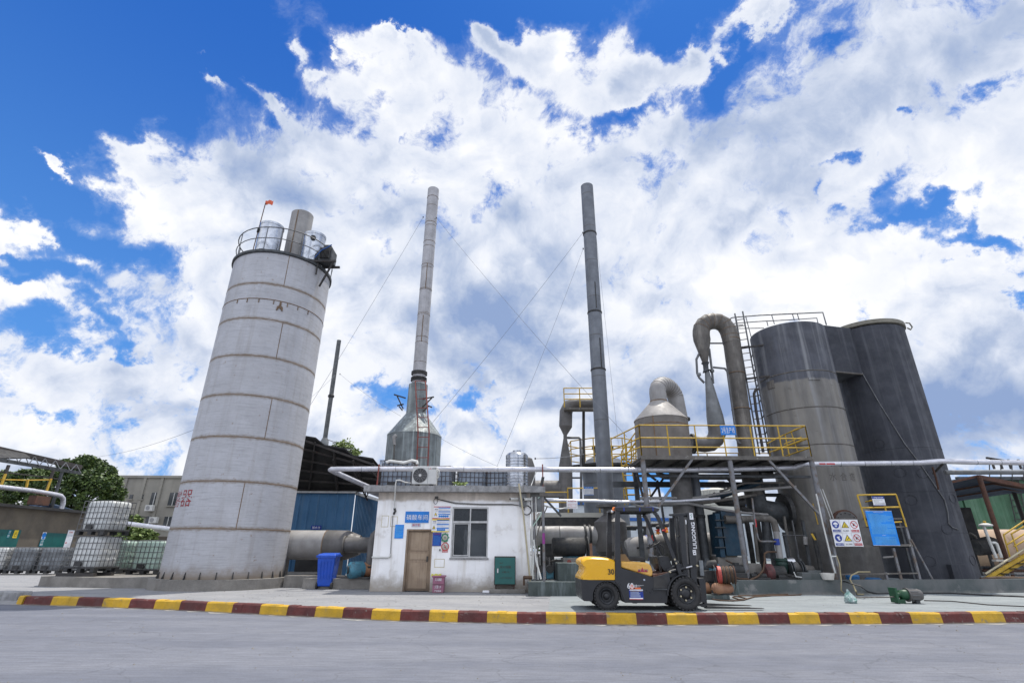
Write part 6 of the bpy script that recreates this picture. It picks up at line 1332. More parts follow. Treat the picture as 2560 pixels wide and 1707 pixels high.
for py in (944, 865): z = PD(1880, py, 22.8).z; MB().bar((lp0.x-.1, lp0.y-.1, z), (cL.x-rL*.8, cL.y-.6, z), .07).build('bracket', 'dark_steel', cl)
rp = thing('riser_pipe', 'bent grey pipe between the ladder and the streaked tower', 'pipe', tuple(PD(1900, 1130, 22.9)))
MB().tube([PD(1898, 972, 22.6), PD(1889, 974, 22.6), PD(1885, 984, 22.6), PD(1890, 1025, 22.6), PD(1908, 1130, 22.6)], .055, 8).build('pipe', 'dark_steel', rp)
# ================================================================== MACHINERY UNDER THE PLATFORM
hx = thing('heat_exchanger', 'dark blue plate heat exchanger standing behind the middle platform post', 'heat exchanger', tuple(PZ(1820, 1450, .3)))
def G(px, py, y=19.2): return PY(px, py, y)
a = G(1794, 1405); b = G(1850, 1280)
MB().box((G(1793, 1340).x, 19.1, 1.0), (G(1804, 1340).x, 19.9, b.z-.05)).build('end_plate', 'hx_blue', hx)
MB().box((G(1810, 1340).x, 19.2, 1.05), (G(1862, 1340).x, 20.0, b.z+.05)).build('front_plate', 'hx_blue', hx, bevel=.01)
for i in range(8): x = G(1804, 1340).x+.012+i*.02; MB().box((x, 19.3, 1.1), (x+.012, 19.85, b.z-.12)).build('plate', 'mach_dark', hx)
for py in (1300, 1318, 1342, 1368): p = G(1796, py, 19.05); MB().tube([p-X*.12, p+X*.25], .025, 8).build('tie_bolt', 'mach_grey', hx)
for py in (1298,): p = G(1812, py, 19.1); MB().tube([p, p+X*.2, p+X*.75], [.15, .13, .13], 16).build('nozzle', 'duct_brown', hx)
MB().box((G(1795, 1400).x, 19.2, .3), (G(1865, 1400).x, 19.9, 1.0)).build('stand', 'conc', hx)
hp_('bent_pipe', 'bent pipe falling from the heat exchanger to the green pump', [(1853,1297,18.9),(1905,1295,18.8),(1924,1296,18.7),(1934,1303,18.7),(1938,1318,18.7),(1941,1330,18.7)], 18.7, .115, 'duct_brown', 'pipe', 16)
hp_('drop_pipe', 'pale vertical pipe joined to the green pump', [(1940,1328,18.65),(1945,1360,18.65),(1950,1395,18.65)], 18.65, .10, 'duct_light', 'pipe', 16)
p = G(1944, 1362, 18.65); one('blue_band', MB().cyl(p, p+Z*.2, .105, 16), 's_navy', 'dark blue band on the pale vertical pipe above the green pump', 'band')
hp_('thin_pipe', 'thin pipe with a red label dropping and turning right under the platform', [(1880,1245,18.4),(1886,1296,18.4),(1894,1343,18.4),(1899,1352,18.4),(1906,1353,18.4),(1940,1353,18.6)], 18.4, .035, 'post_steel', 'pipe', 8)
a = G(1887, 1297, 18.4); b = G(1890, 1317, 18.4); one('red_label', MB().tube([a, b], .038, 8), 's_red', 'red label band round the thin pipe under the platform', 'label')
hp_('brown_hose', 'brown hose climbing and looping behind the middle post', [(1870,1452,17.6),(1895,1440,17.8),(1908,1425,18),(1912,1400,18),(1911,1384,18),(1918,1379,18),(1940,1379,18.4)], 18, .03, 'hose_brown', 'hose', 8)
gp = thing('green_pump', 'dark green vertical pump among the pipes under the platform', 'pump', tuple(PZ(1955, 1452, .3)))
p = G(1952, 1395, 18.6); q = PZ(1957, 1450, .3)
MB().lathe((p.x, 18.6, 0), [(.2, .3), (.2, .42), (.12, .5), (.17, .62), (.2, .8), (.17, p.z-.1), (.2, p.z-.08), (.2, p.z)], 20).build('pump_body', mat('dkgreen', (.015, .045, .035), (.01, .03, .025), .6), gp)
MB().tube([(p.x+.15, 18.6, .85), (p.x+.4, 18.6, .85)], .16, 16).build('flange', 'steel_bright', gp)
vv = thing('check_valve', 'grey ribbed valve right of the green pump', 'valve', tuple(G(1985, 1420, 18.5)))
pts = [G(1972, 1419, 18.5), G(1976, 1419, 18.5), G(1980, 1418, 18.5), G(1990, 1418, 18.5), G(1996, 1420, 18.5), G(2002, 1421, 18.5)]
MB().tube(pts, [.2, .12, .17, .2, .13, .17], 16).build('body', 'duct_grey', vv)
for px in (1972, 1978, 1998, 2004): a = G(px, 1420, 18.5); MB().tube([a, a+X*.035], .23, 18).build('flange', 'mach_grey', vv)
MB().tube([G(2004, 1421, 18.5), G(2032, 1424, 18.5)], .13, 14).build('pipe', 'duct_brown', vv)
MB().box((pts[0].x, 18.35, .3), (pts[-1].x+.2, 18.7, .45)).build('base', 'conc', vv)
pk = thing('pump_motor', 'dark pump motor with a dull red guard under the platform', 'motor', tuple(PZ(1925, 1452, .3)))
a = G(1922, 1430, 18.3); MB().tube([a-X*.12, a-X*.04, a+X*.1], [.2, .26, .26], 20).build('guard', mat('dull_red', (.16, .05, .05), (.09, .04, .04), .7, ns=5), pk)
MB().tube([a+X*.1, a+X*.5], .2, 18).build('motor', 'mach_dark', pk); MB().box((a.x-.15, 18.1, .3), (a.x+.5, 18.5, a.z-.2)).build('base', 'conc', pk)
one('concrete_block', MB().box(tuple(G(1876, 1440, 18.6)), (G(1908, 1440, 18.6).x, 19.1, G(1890, 1408, 18.6).z)), 'conc', 'mossy concrete block between the middle post and the red guard', 'block', bevel=.02)
one('concrete_block', MB().box((G(2024, 1440, 18.2).x, 18.2, .3), (G(2056, 1440, 18.2).x, 18.7, G(2030, 1425, 18.2).z)), 'bund', 'grey concrete block behind the white bucket', 'block', bevel=.02)
one('concrete_block', MB().box((G(2008, 1440, 17.7).x, 17.75, .3), (G(2052, 1440, 17.7).x, 18.1, .58)), 'bund', 'low dark concrete block left of the white bucket', 'block', bevel=.02)
for i, (px, py, w, h, Yv, mt, lb) in enumerate(((1850,1440,.5,.5,18.0,'mach_dark','dark squat machine left of the middle post'), (1800,1445,.5,.45,18.5,'motor_teal','teal tinted machine behind the air compressor'), (1775,1440,.6,.6,19,'mach_grey','grey machine low behind the forklift mast'), (1905,1452,.6,.25,17.8,'mach_dark','flat dark skid in front of the red guard'), (1980,1452,.8,.2,17.9,'mach_dark','flat dark skid under the ribbed valve'))):
    p = PZ(px, 1452, .3); p.y = Yv; p.x = PY(px, py, Yv).x; t = thing('machine', lb, 'machine', (p.x, Yv, .3))
    MB().box((p.x-w/2, Yv, .3), (p.x+w/2, Yv+.5, .3+h*.5)).build('base', 'mach_dark', t, bevel=.02); MB().tube([(p.x-w*.4, Yv+.2, .3+h*.65), (p.x+w*.4, Yv+.2, .3+h*.65)], h*.33, 16).build('motor', mt, t)
    MB().box((p.x-.07, Yv+.1, .3+h*.9), (p.x+.07, Yv+.3, .3+h*1.1)).build('terminal_box', mt, t)
for i, (pts, r, mt, lb) in enumerate((
  ([(1885,1310,19.5),(1893,1380,19.5),(1896,1405,19.5)], .06, 'duct_brown', 'dim vertical pipe behind the thin labelled pipe'),
  ([(1912,1300,19.6),(1920,1395,19.6)], .13, 'mach_grey', 'wide dim vertical pipe left of the pale pipe'),
  ([(1960,1330,19.3),(1976,1415,19.3)], .07, 'mach_grey', 'dim vertical pipe right of the pale pipe'),
  ([(1955,1337,18.8),(1985,1337,18.8),(2012,1338,18.8),(2014,1356,18.8)], .012, 'grey_steel', 'thin horizontal line to the hanging cup'),
  ([(2000,1395,18.9),(2003,1415,18.9)], .05, 'grey_steel', 'short grey pipe behind the ribbed valve'),
  ([(1985,1430,18),(1990,1441,17.8),(2010,1443,17.8)], .02, 'pvc', 'thin pale hose on the ground under the ribbed valve'),
  ([(1872,1447,17.3),(1850,1446,17.5),(1830,1440,17.7)], .03, 'hose_brown', 'brown hose lying beside the foot of the middle post'),
  ([(1815,1400,18.6),(1832,1408,18.4),(1838,1430,18.2),(1835,1450,17.6)], .028, 'hose_brown', 'thin brown hose hanging from the heat exchanger'),
  ([(1800,1391,19.6),(1790,1388,19.6),(1780,1389,20)], .05, 'duct_light', 'pale stub pipe left of the heat exchanger'),
  ([(1780,1238,19.9),(1800,1254,19.9),(1860,1256,19.9)], .16, 'mach_dark', 'fat dark pipe crossing behind the middle post high up'),
  ([(1850,1268,19.9),(1880,1280,20.2)], .1, 'mach_dark', 'fat dark stub behind the arched duct foot'),
  )): hp_('process_pipe', lb, pts, 19, r, mt, 'pipe', 10)
t = thing('hanging_cup', 'small grey cup hanging on a thin line under the platform', 'cup', tuple(G(2015, 1350, 18.8))); MB().cyl(G(2014, 1361, 18.8), G(2013, 1341, 18.8), .07, 12).build('cup', 'duct_light', t)
t = thing('yellow_tag', 'small yellow tag hanging beside the right platform post', 'tag', tuple(G(2033, 1345, 18.2))); MB().obox(G(2027, 1333, 18.2), G(2036, 1349, 18.2)-G(2027, 1333, 18.2), X*.07, Y_*.02).build('plate', 'rail_yellow', t)
MB().tube([G(2032,1258,18.2), G(2040,1290,18.2), G(2045,1310,18.2)], .02, 6).build('rod', 'rail_yellow', t)

for i, (px, py0, py1, Yv, r, mt, lb) in enumerate(((1878,1300,1440,20.2,.09,'mach_dark','dark upright pipe far left under the streaked tower'),(1903,1300,1445,20.6,.12,'mach_dark','broad dark upright pipe behind the pale vertical pipe'),(1972,1290,1440,19.6,.05,'duct_brown','brown upright pipe right of the pale vertical pipe'),(1992,1300,1430,19.4,.03,'grey_steel','thin grey upright pipe before the streaked tower'),(2018,1300,1440,18.9,.06,'mach_grey','grey upright pipe near the right platform post'),(2045,1330,1440,18.6,.07,'mach_dark','dark upright pipe beside the right platform post'),(1765,1300,1440,21.5,.10,'mach_dark','dark upright pipe behind the forklift mast'),(1655,1200,1340,21,.05,'grey_steel','thin upright pipe behind the forklift roof'))):
    hp_('process_pipe', lb, [(px-12, py0, Yv), (px, (py0+py1)/2, Yv), (px+10, py1, Yv)], Yv, r, mt, 'pipe', 10)
one('cable_tray', MB().box(tuple(PY(1875, 1240, 20.9)), (PY(2030, 1234, 20.9).x, 21.1, PY(2030, 1233, 20.9).z)), 'mach_dark', 'dark cable tray running under the platform toward the streaked tower', 'tray')
# white pipe and bucket at the right post
wp = thing('drop_pipe', 'white pipe dropping along the left post of the sign frame into the bucket', 'pipe', tuple(PY(2087, 1431, 17.35)))
MB().tube([PY(2040, 1234, 17.3), PY(2043, 1245, 17.3), PY(2056, 1305, 17.3), PY(2078, 1395, 17.3), PY(2088, 1432, 17.3)], .025, 8).build('pipe', 'pvc', wp); MB().tube([PY(2079, 1390, 17.3), PY(2091, 1390, 17.3)], .022, 8).build('tee', 'pvc', wp)
MB().tube([PY(2091, 1388, 17.3), PY(2099, 1410, 17.2), PY(2103, 1450, 16.95), PY(2103, 1475, 16.7), PZ(2112, 1484, .03)], .018, 6).build('hose', 'hose_tan', wp)
for x0_, x1_ in ((2050, 2078), (2056, 2085)): MB().tube([PY(x0_, 1222, 18.3), PY(x1_, 1300, 18.3)], .02, 6).build('conduit', 'pvc', wp)
bk = thing('bucket', 'white bucket on the bund edge below the sign frame', 'bucket', tuple(PY(2076, 1455, 17.1))); p = PY(2077, 1455, 16.95); z0 = .41; p2_ = PY(2076, 1432, 16.95)
MB().lathe((p.x, 17.05, z0), [(.15, 0), (.20, p2_.z-z0), (.185, p2_.z-z0), (.14, .03), (.02, .03)], 24).build('body', 'bucket', bk)
MB().tube([Vector((p.x+cos(a)*.2, 17.05, p2_.z-abs(sin(a))*.02-.0)) for a in (0, pi/2, pi)], .006, 5).build('handle', 'grey_steel', bk)
# frame with signs
FY = 17.75
sf = thing('sign_stand', 'rusty grey angle iron frame standing behind the bund with sign boards on it', 'frame', tuple(PZ(2200, 1452, .3)))
def S(px, py, y=FY): return PY(px, py, y)
for a, b, w in (((2072,1298),(2258,1296),.07), ((2086,1366),(2280,1362),.08), ((2103,1435),(2294,1432),.05), ((2080,1318),(2262,1316),.05)): MB().bar(S(*a), S(*b), w*.8).build('cross_bar', 'deck_edge', sf)
for (px, py, zt) in ((2092, 1400, 1298), (2294, 1420, 1294), (2245, 1410, 1369), (2210, 1410, 1430)):
    q = S(px, py); MB().box((q.x-.035, FY, .3), (q.x+.035, FY+.06, S(px-20, zt).z)).build('post', 'post_steel', sf)
q = S(2280, 1420, FY+.8); MB().box((q.x-.03, FY+.8, .3), (q.x+.03, FY+.85, S(2257, 1300).z)).build('post', 'mach_grey', sf)
for py in (1300, 1366, 1434): a = S(2275 if py > 1310 else 2258, py); MB().bar(a, a+Y_*.85, .05).build('cross_bar', 'mach_grey', sf)
MB().tube([S(2277,1347), S(2334,1452)], .03, 6).build('brace', 'post_steel', sf)
MB().tube([S(2208,1393,18.3), S(2232,1391,18.3), S(2236,1390,18.3)], .03, 8).build('stub', 'duct_light', sf)
yf = thing('yellow_guard', 'yellow tube guard rail frame above the blue notice board', 'guard rail', tuple(S(2200, 1300)))
FY2 = FY-.06
for a, b in (((2143,1237),(2240,1235.5)), ((2153,1269),(2251,1267)), ((2240,1235.5),(2266,1316)), ((2143,1237),(2168,1316)), ((2211,1262),(2217,1285)), ((2235,1305),(2254,1304))): MB().tube([S(*a, FY2), S(*b, FY2)], .026 if a[1] != 1305 else .022, 8).build('rail', 'rail_yellow', yf)
MB().tube([S(2164,1254,FY+.3), S(2182,1250,FY2)], .025, 6).build('rail', 'rail_yellow', yf)
def sboard(name, px0, py0, px1, py1, mt, label, y=FY-.1):      # lower left and upper right pixels of the vertical board
    a = PY(px0, py1, y); b = PY(px1, py0, y); return Board(name, a, X, Z, PY(px1, py1, y).x-a.x, PY(px0-5, py0, y).z-a.z, mt, label, 'sign')
b = sboard('safety_board', 2089, 1298, 2159, 1365, 's_white', 'white six panel safety sign board with round and triangular symbols')
for i in range(3):
    if i: b.rect(i/3-.003, 0, i/3+.003, 1, 's_grey', 'grid_line', .0035)
b.rect(0, .498, 1, .504, 's_grey', 'grid_line', .0038)
cap = [['必须戴安全帽', '当心腐蚀', '禁止烟火'], ['必须戴防护手套', '当心烫伤', '禁止用水灭火']]
for r_ in range(2):
    vb = .5-.5*r_
    for c_ in range(3):
        u = (c_+.5)/3; v = vb+.31; R_ = .115
        if c_ == 0:
            b.disc(u, v, R_, 's_navy'); 
            if r_ == 0: b.poly([(u-.085, v+.0), (u-.07, v+.06), (u, v+.09), (u+.07, v+.06), (u+.085, v+.0)], 's_white', 'symbol', .007); b.poly([(u-.05, v-.02), (u+.05, v-.02), (u+.03, v-.09), (u-.03, v-.09)], 's_pale', 'symbol', .007)
            else: b.poly([(u-.06, v+.04), (u+.0, v+.06), (u+.06, v-.07), (u+.0, v-.09)], 's_white', 'symbol', .007); b.poly([(u+.0, v+.02), (u+.04, v+.07), (u+.05, v+.06), (u+.03, v+.0)], 's_white', 'symbol', .0075)
            b.rect(u-.14, vb+.03, u+.14, vb+.12, 's_navy', 'printed_field', .004); b.text(cap[r_][c_], u-.125, vb+.045, u+.125, vb+.105, 's_white', .02, .007)
        elif c_ == 1:
            b.poly([(u-.14, v-.12), (u+.14, v-.12), (u, v+.13)], 's_black', 'symbol', .004); b.poly([(u-.105, v-.10), (u+.105, v-.10), (u, v+.09)], 's_yellow', 'symbol', .0055)
            if r_ == 0: b.rect(u-.05, v-.075, u+.05, v-.055, 's_black', 'symbol', .007); b.poly([(u-.02, v-.04), (u+.03, v-.03), (u+.0, v+.03)], 's_black', 'symbol', .007)
            else: b.poly([(u-.05, v-.08), (u-.01, v-.06), (u-.03, v-.02)], 's_black', 'symbol', .007); b.poly([(u+.0, v-.02), (u+.045, v-.05), (u+.02, v+.04)], 's_black', 'symbol', .007)
            b.text(cap[r_][c_], u-.11, vb+.05, u+.11, vb+.11, 's_black', .0, .005)
        else:
            b.disc(u, v, .118, 's_red', 'symbol', .006, 24, r2=.098)
            b.poly([(u-.095, v+.075), (u-.075, v+.095), (u+.095, v-.075), (u+.075, v-.095)], 's_red', 'symbol', .0085)
            b.poly([(u-.05, v-.05), (u+.02, v-.04), (u-.0, v+.05), (u-.04, v+.02)], 's_black', 'symbol', .0068); b.poly([(u+.02, v+.02), (u+.07, v+.03), (u+.05, v+.07)], 's_grey', 'symbol', .0068)
            b.rect(u-.14, vb+.03, u+.14, vb+.12, 's_red', 'printed_field', .004); b.text(cap[r_][c_], u-.125, vb+.045, u+.125, vb+.105, 's_white', .02, .007)
b.done()
b = sboard('notice_board', 2184, 1276, 2251, 1363, 's_blue2', 'large bright blue notice board full of pale blue lines of text', FY-.12)
b.rect(0, 0, 1, .008, 's_white', 'edge'); b.rect(0, .992, 1, 1, 's_white', 'edge'); b.text('设备检修安全操作规程', .28, .945, .68, .965, 's_white')
b.lines(.06, .33, .96, .91, 22, 's_line', 2, .55); b.text('注意事项', .42, .285, .56, .30, 's_white'); b.lines(.1, .04, .9, .26, 10, 's_line', 9, .55, nm='footer_text'); b.done()
b = sboard('info_sign', 2185, 1240, 2215, 1263, 's_white', 'small white sign with blue heading on the yellow guard rail', FY-.14); b.rect(0, .72, 1, 1, 's_navy', 'heading_band'); b.text('设备责任牌', .12, .78, .9, .94, 's_white'); b.lines(.06, .12, .94, .66, 4, 's_grey', 5, .3); b.rect(0, 0, 1, .05, 's_navy'); b.done()
for px, lb in ((2147, 'blue plastic drum top showing behind the bund at the hose'), (2198, 'low blue plastic tub behind the bund')):
    p = PY(px, 1448, 17.9); t = thing('blue_tub', lb, 'tub', (p.x, 18.2, .3)); h_ = PY(px, 1434 if px < 2150 else 1444, 18).z-.3; w_ = .2 if px < 2150 else .24; MB().lathe((p.x, 18.2, .3), [(w_*.9, 0), (w_, h_*.7), (w_*.75, h_), (.02, h_)], 20).build('body', mat('tub_blue', (.02, .13, .32), (.015, .10, .25), .5), t)
hs_ = hp_('tan_hose', 'tan hose looping out of the bund down to the foil bag', [(2175,1429,17.6),(2145,1429,17.5),(2128,1438,17.3),(2125,1448,17.1),(2133,1462,16.6),(2140,1478,16.4)], 17.3, .022, 'hose_tan', 'hose', 8)
p = PZ(2142, 1485, .03); MB().tube([PY(2139,1474,16.5), p, p+X*.2], .022, 8).build('hose_end', 'hose_tan', hs_)
ck = thing('black_cable', 'black cable running down from the bund and along the yard to the right', 'cable', tuple(PZ(2200, 1480, .02)))
MB().tube([PY(2110,1455,17.1)+Z*.03, PZ(2135,1463,.32)+Vector((0,-.3,0)), PZ(2170,1478,.08), PZ(2195,1483,.025), PZ(2250,1482,.025), PZ(2380,1482,.025), PZ(2470,1487,.025), PZ(2600,1492,.025)], .022, 6).build('cable', 'black_plastic', ck)
hp3 = thing('cable', 'thin dark cable trailing right from the green mixer on the ground', 'cable', tuple(PZ(2400, 1507, .02))); MB().tube([PZ(2310,1500,.02), PZ(2380,1502,.015), PZ(2470,1511,.015), PZ(2600,1517,.015)], .014, 5).build('cable', 'cable', hp3)
cp3 = thing('black_cable', 'thin cable hanging down the charcoal tower', 'cable', tuple(PD(2390, 1320, 24.8)))
def tw(px, py): p = oncyl(px, py, cR, rR); a = atan2(p.y-cR.y, p.x-cR.x); return p+Vector((cos(a), sin(a), 0))*.03
MB().tube([tw(2152,925), tw(2200,1010), tw(2262,1110), tw(2300,1160), tw(2335,1212), tw(2360,1250), tw(2368,1280), tw(2370,1308), tw(2378,1317), tw(2393,1323)], .022, 6).build('cable', 'grey_steel', cp3)
hp_('wall_bracket', 'rusty bracket carrying the silver pipe on the charcoal tower', [(2331,1167,18.9),(2340,1195,19.0),(2346,1222,19.4)], 19, .035, 'rust_steel', 'bracket', 6)
hp_('wall_bracket', 'dark slanted arm from the charcoal tower to the silver pipe', [(2358,1158,18.7),(2333,1184,19.2)], 19, .04, 'dark_steel', 'bracket', 6)
# ---- electric mixer lying on the ground
mx_ = thing('mixer', 'green electric mixer with a long shaft lying on the yard', 'mixer', tuple(PZ(2250, 1508, 0)))
def K(px, py, z): return PZ(px, py, z)
y0_ = PZ(2250, 1508, 0).y
def Kx(px, z, dy=0): q = PY(px, 1495, y0_); return Vector((q.x, y0_+dy, z))
MB().tube([Kx(2133, .13), Kx(2238, .15)], .016, 8).build('shaft', 'duct_brown', mx_)
MB().box((Kx(2236, 0).x, y0_-.10, .02), (Kx(2241, 0).x, y0_+.16, .36)).build('plate', 'pump_green', mx_)
MB().box((Kx(2241, 0).x, y0_-.08, .0), (Kx(2257, 0).x, y0_+.1, .10)).build('foot', 'pump_green', mx_)
MB().tube([Kx(2241, .2), Kx(2252, .2), Kx(2253, .2), Kx(2268, .2)], [.05, .05, .11, .12], 16).build('gearbox', 'pump_green', mx_)
MB().tube([Kx(2268, .2), Kx(2271, .2), Kx(2272, .2), Kx(2296, .2), Kx(2303, .2), Kx(2305, .2)], [.16, .16, .14, .14, .12, .07], 20).build('motor', 'duct_grey', mx_)
for i in range(10): a = 2*pi*i/10; MB().bar(Kx(2273, .2)+Vector((0, cos(a)*.142, sin(a)*.142)), Kx(2292, .2)+Vector((0, cos(a)*.142, sin(a)*.142)), .014).build('cooling_fin', 'galv', mx_)
MB().box((Kx(2283, 0).x, y0_-.08, 0), (Kx(2293, 0).x, y0_+.08, .09)).build('foot', 'mach_grey', mx_)
bg_ = thing('foil_bag', 'crumpled silvery green plastic bag on the ground at the end of the shaft', 'bag', tuple(Kx(2126, 0)))
rr = random.Random(6); mb = MB(); c0 = Kx(2126, 0); n = 14; vs = []; prof = [(.02, .0), (.11, .0), (.14, .06), (.13, .13), (.085, .19), (.035, .25), (.015, .32)]
for i, (r, z) in enumerate(prof):
    for j in range(n): a = 2*pi*j/n; q = r*(1+rr.uniform(-.22, .22)); vs.append((c0.x+q*cos(a)*1.1-z*.12, c0.y+q*sin(a), z+rr.uniform(-.015, .015)*(i > 0)))
mb.add(vs, [(i*n+j, i*n+(j+1) % n, (i+1)*n+(j+1) % n, (i+1)*n+j) for i in range(len(prof)-1) for j in range(n)]); mb.build('bag', 'plastic_bag', bg_)
# ---- air compressor with hose reel
y1_ = PZ(1800, 1499, 0).y
def J(px, py, dy=0.): return PY(px, py, y1_+dy)
one('concrete_plinth', MB().box((J(1700, 1490).x, y1_+.02, 0), (J(1826, 1490).x, y1_+.8, J(1800, 1486).z)), 'conc_green', 'low round edged concrete plinth under the air compressor', 'plinth', bevel=.03)
co = thing('air_compressor', 'rusty brown air compressor with a tank on the concrete plinth', 'compressor', tuple(J(1800, 1486, .3)))
a = J(1796, 1473, .25); b = J(1832, 1470, .35); R_ = .145
a = J(1790, 1472, .1); MB().tube([a+Vector((-.10, -.02, 0)), a+Vector((-.06, -.01, 0)), a, a+Vector((.42, .12, 0)), a+Vector((.48, .13, 0))], [.05, .13, .155, .155, .09], 24).build('tank', 'tank_brown', co)
a = J(1752, 1470, .45); MB().tube([a+Vector((-.12, 0, 0)), a+Vector((.25, 0, 0))], .15, 20).build('rear_tank', 'tank_brown', co)
for px in (1782, 1830): MB().bar(J(px, 1486, .1), J(px, 1474, .1), .05).build('foot', 'mach_dark', co)
MB().tube([J(1778, 1484, .0), J(1838, 1484, .05)], .018, 6).build('base_rail', 'mach_dark', co)
MB().tube([J(1836, 1484, .05), J(1840, 1465, .05), J(1836, 1452, .1)], .012, 6).build('hose', 'cable', co)
MB().tube([J(1774, 1418, .4), J(1776, 1410, .4), J(1790, 1408, .4)], [.1, .12, .1], 12).build('pump_head', 'mach_dark', co)
MB().box(tuple(J(1768, 1455, .4)), tuple(J(1790, 1425, .7))).build('engine_block', 'mach_dark', co, bevel=.03)
rl = thing('hose_reel', 'hose reel with a salmon red rim and a thick coil of brown hose', 'hose reel', tuple(J(1800, 1470, .2)))
a = J(1794, 1436, .15); ax = Vector((.96, -.22, 0)).normalized(); ux = Vector((-ax.y, ax.x, 0))
def ring(c, R, r, mt, nm, n=28, k=8): MB().tube([c+ux*(cos(2*pi*i/n)*R)+Z*(sin(2*pi*i/n)*R) for i in range(n)], r, k, closed=True).build(nm, mt, rl)
mb = MB(); n = 28
for i in range(n):
    q0, q1 = [a+ux*(cos(t)*.22)+Z*(sin(t)*.22) for t in (2*pi*i/n, 2*pi*(i+1)/n)]
    q2, q3 = [a+ux*(cos(t)*.19)+Z*(sin(t)*.19) for t in (2*pi*i/n, 2*pi*(i+1)/n)]
    w_ = ax*.085; mb.add([q0, q1, q1+w_, q0+w_], [(0, 1, 2, 3)], True); mb.add([q2, q3, q3+w_, q2+w_], [(3, 2, 1, 0)], True); mb.add([q0, q1, q3, q2], [(3, 2, 1, 0)])
mb.build('red_rim', 'reel_red', rl)
for i in range(10): ring(a+ax*(.10+.032*i), .185+.012*(i % 3), .019, 'hose_brown' if i % 3 else 'mach_dark', 'hose_coil')
ring(a+ax*.42, .215, .016, 'rust_steel', 'frame_ring'); ring(a-ax*.08, .235, .014, 'mach_dark', 'frame_ring')
for i in range(6): t = 2*pi*i/6; MB().tube([a+ax*.42+ux*(cos(t)*.215)+Z*(sin(t)*.215), a+ax*.42], .010, 5).build('spoke', 'rust_steel', rl)
MB().tube([J(1826, 1433), J(1829, 1436), J(1830, 1450), J(1828, 1458)], .018, 8).build('white_handle', 'pvc', rl)
MB().box(tuple(J(1776, 1470, .3)), tuple(J(1812, 1455, .5))).build('support', 'mach_dark', rl)
gh = thing('ground_hose', 'brown hose lying in loops on the yard beside the forklift forks', 'hose', tuple(PZ(1800, 1500, 0)))
MB().tube([PZ(x, y, .022) for x, y in ((1775,1488),(1782,1497),(1800,1500),(1830,1501),(1860,1499),(1866,1495),(1850,1491),(1835,1489.5),(1832,1492),(1846,1497),(1862,1498),(1885,1491),(1930,1488),(1975,1487),(2000,1486),(2004,1484),(1990,1483),(1960,1485),(1925,1485.5),(1880,1488),(1845,1488))], .018, 6).build('hose', 'hose_brown', gh)
t = thing('glass_gauge', 'tall clear plastic cylinder standing beside the reel', 'cylinder', tuple(J(1752, 1440, -.1))); MB().cyl(J(1756, 1438, -.3), J(1752, 1400, -.3), .05, 12).build('tube', 'ibc_dirty', t)
# ================================================================== RIGHT END
rc = thing('blue_canopy', 'low blue sheet canopy on a rusty post at the far right', 'canopy', tuple(PZ(2530, 1445, .1)))
def Rr(px, py, y): return PY(px, py, y)
A_, B_, C_, D__ = Rr(2375, 1202, 23.0), Rr(2447, 1187, 21.3), Rr(2640, 1232, 21.0), Rr(2640, 1232, 27)
lo0, lo1 = Rr(2385, 1254, 27.5), Rr(2640, 1228, 27.5)
MB().prism([Rr(2350, 1209, 21.5), Rr(2445, 1189, 21.5), Rr(2445+90, 1232, 27.5), Rr(2370, 1256, 27.5)], Z*.04).build('roof_sheet', 'blue_canopy', rc)
MB().prism([Rr(2445, 1189, 21.5), Rr(2700, 1240, 21.5), Rr(2700, 1240, 27.5), Rr(2535, 1232, 27.5)], Z*.04).build('roof_sheet', 'blue_canopy', rc)
MB().bar(Rr(2350, 1211, 21.45), Rr(2446, 1190, 21.45), .08).build('beam', 'rust_steel', rc); MB().bar(Rr(2446, 1192, 21.4), Rr(2700, 1244, 21.4), .16).build('beam', 'rust_steel', rc)
for k in (.33, .66): MB().bar(Rr(2350, 1209, 21.5).lerp(Rr(2370, 1256, 27.5), k)-Z*.05, Rr(2445, 1189, 21.5).lerp(Rr(2535, 1232, 27.5), k)-Z*.05, .07).build('purlin', 'rust_steel', rc); MB().bar(Rr(2445, 1189, 21.5).lerp(Rr(2535, 1232, 27.5), k)-Z*.05, Rr(2700, 1240, 21.5).lerp(Rr(2700, 1240, 27.5), k)-Z*.05, .07).build('purlin', 'rust_steel', rc)
q = Rr(2500, 1350, 21.3); tp = Rr(2446, 1190, 21.3); MB().cyl((q.x, 21.3, 0), (q.x, 21.3, tp.z), .09, 12).build('post', 'rust_steel', rc)
q = Rr(2512, 1250, 27); MB().cyl((q.x+.6, 27, 0), (q.x+.6, 27, 4.4), .09, 10).build('post', 'dark_steel', rc)
gb = thing('green_building', 'green ribbed sheet building behind the blue canopy at the far right', 'building', tuple(PZ(2520, 1400, 0)+Y_*0))
A_ = Rr(2425, 1300, 42); zt = Rr(2520, 1178, 42).z
corrugated(gb, (A_.x, 42), (A_.x+16, 42), .3, zt-.6, 'bld_green', .8, .08); MB().box((A_.x, 42.2, .0), (A_.x+16, 50, zt-.62)).build('wall', 'bld_green', gb)
MB().bar((A_.x-.2, 41.8, zt-.6), (A_.x+16, 41.8, zt-.5), .25).build('eave', 'mach_grey', gb)
for i in range(9): x = A_.x+2.2+i*.9; MB().bar((x, 41.6, zt-.8), (x+.5, 41.6, zt+.7), .05).build('roof_rail', 'mach_dark', gb)
MB().bar(Rr(2466, 1144, 41), Rr(2540, 1156, 41), .14).build('roof_beam', 'dark_steel', gb)
for px in (2478, 2498, 2520, 2545): MB().bar(Rr(px, 1148, 41), Rr(px+8, 1172, 41), .12).build('roof_strut', 'dark_steel', gb)
ladder(gb, Rr(2554, 1305, 41.8), Rr(2530, 1195, 41.8), .9, X, 'mach_dark', .5, .04)
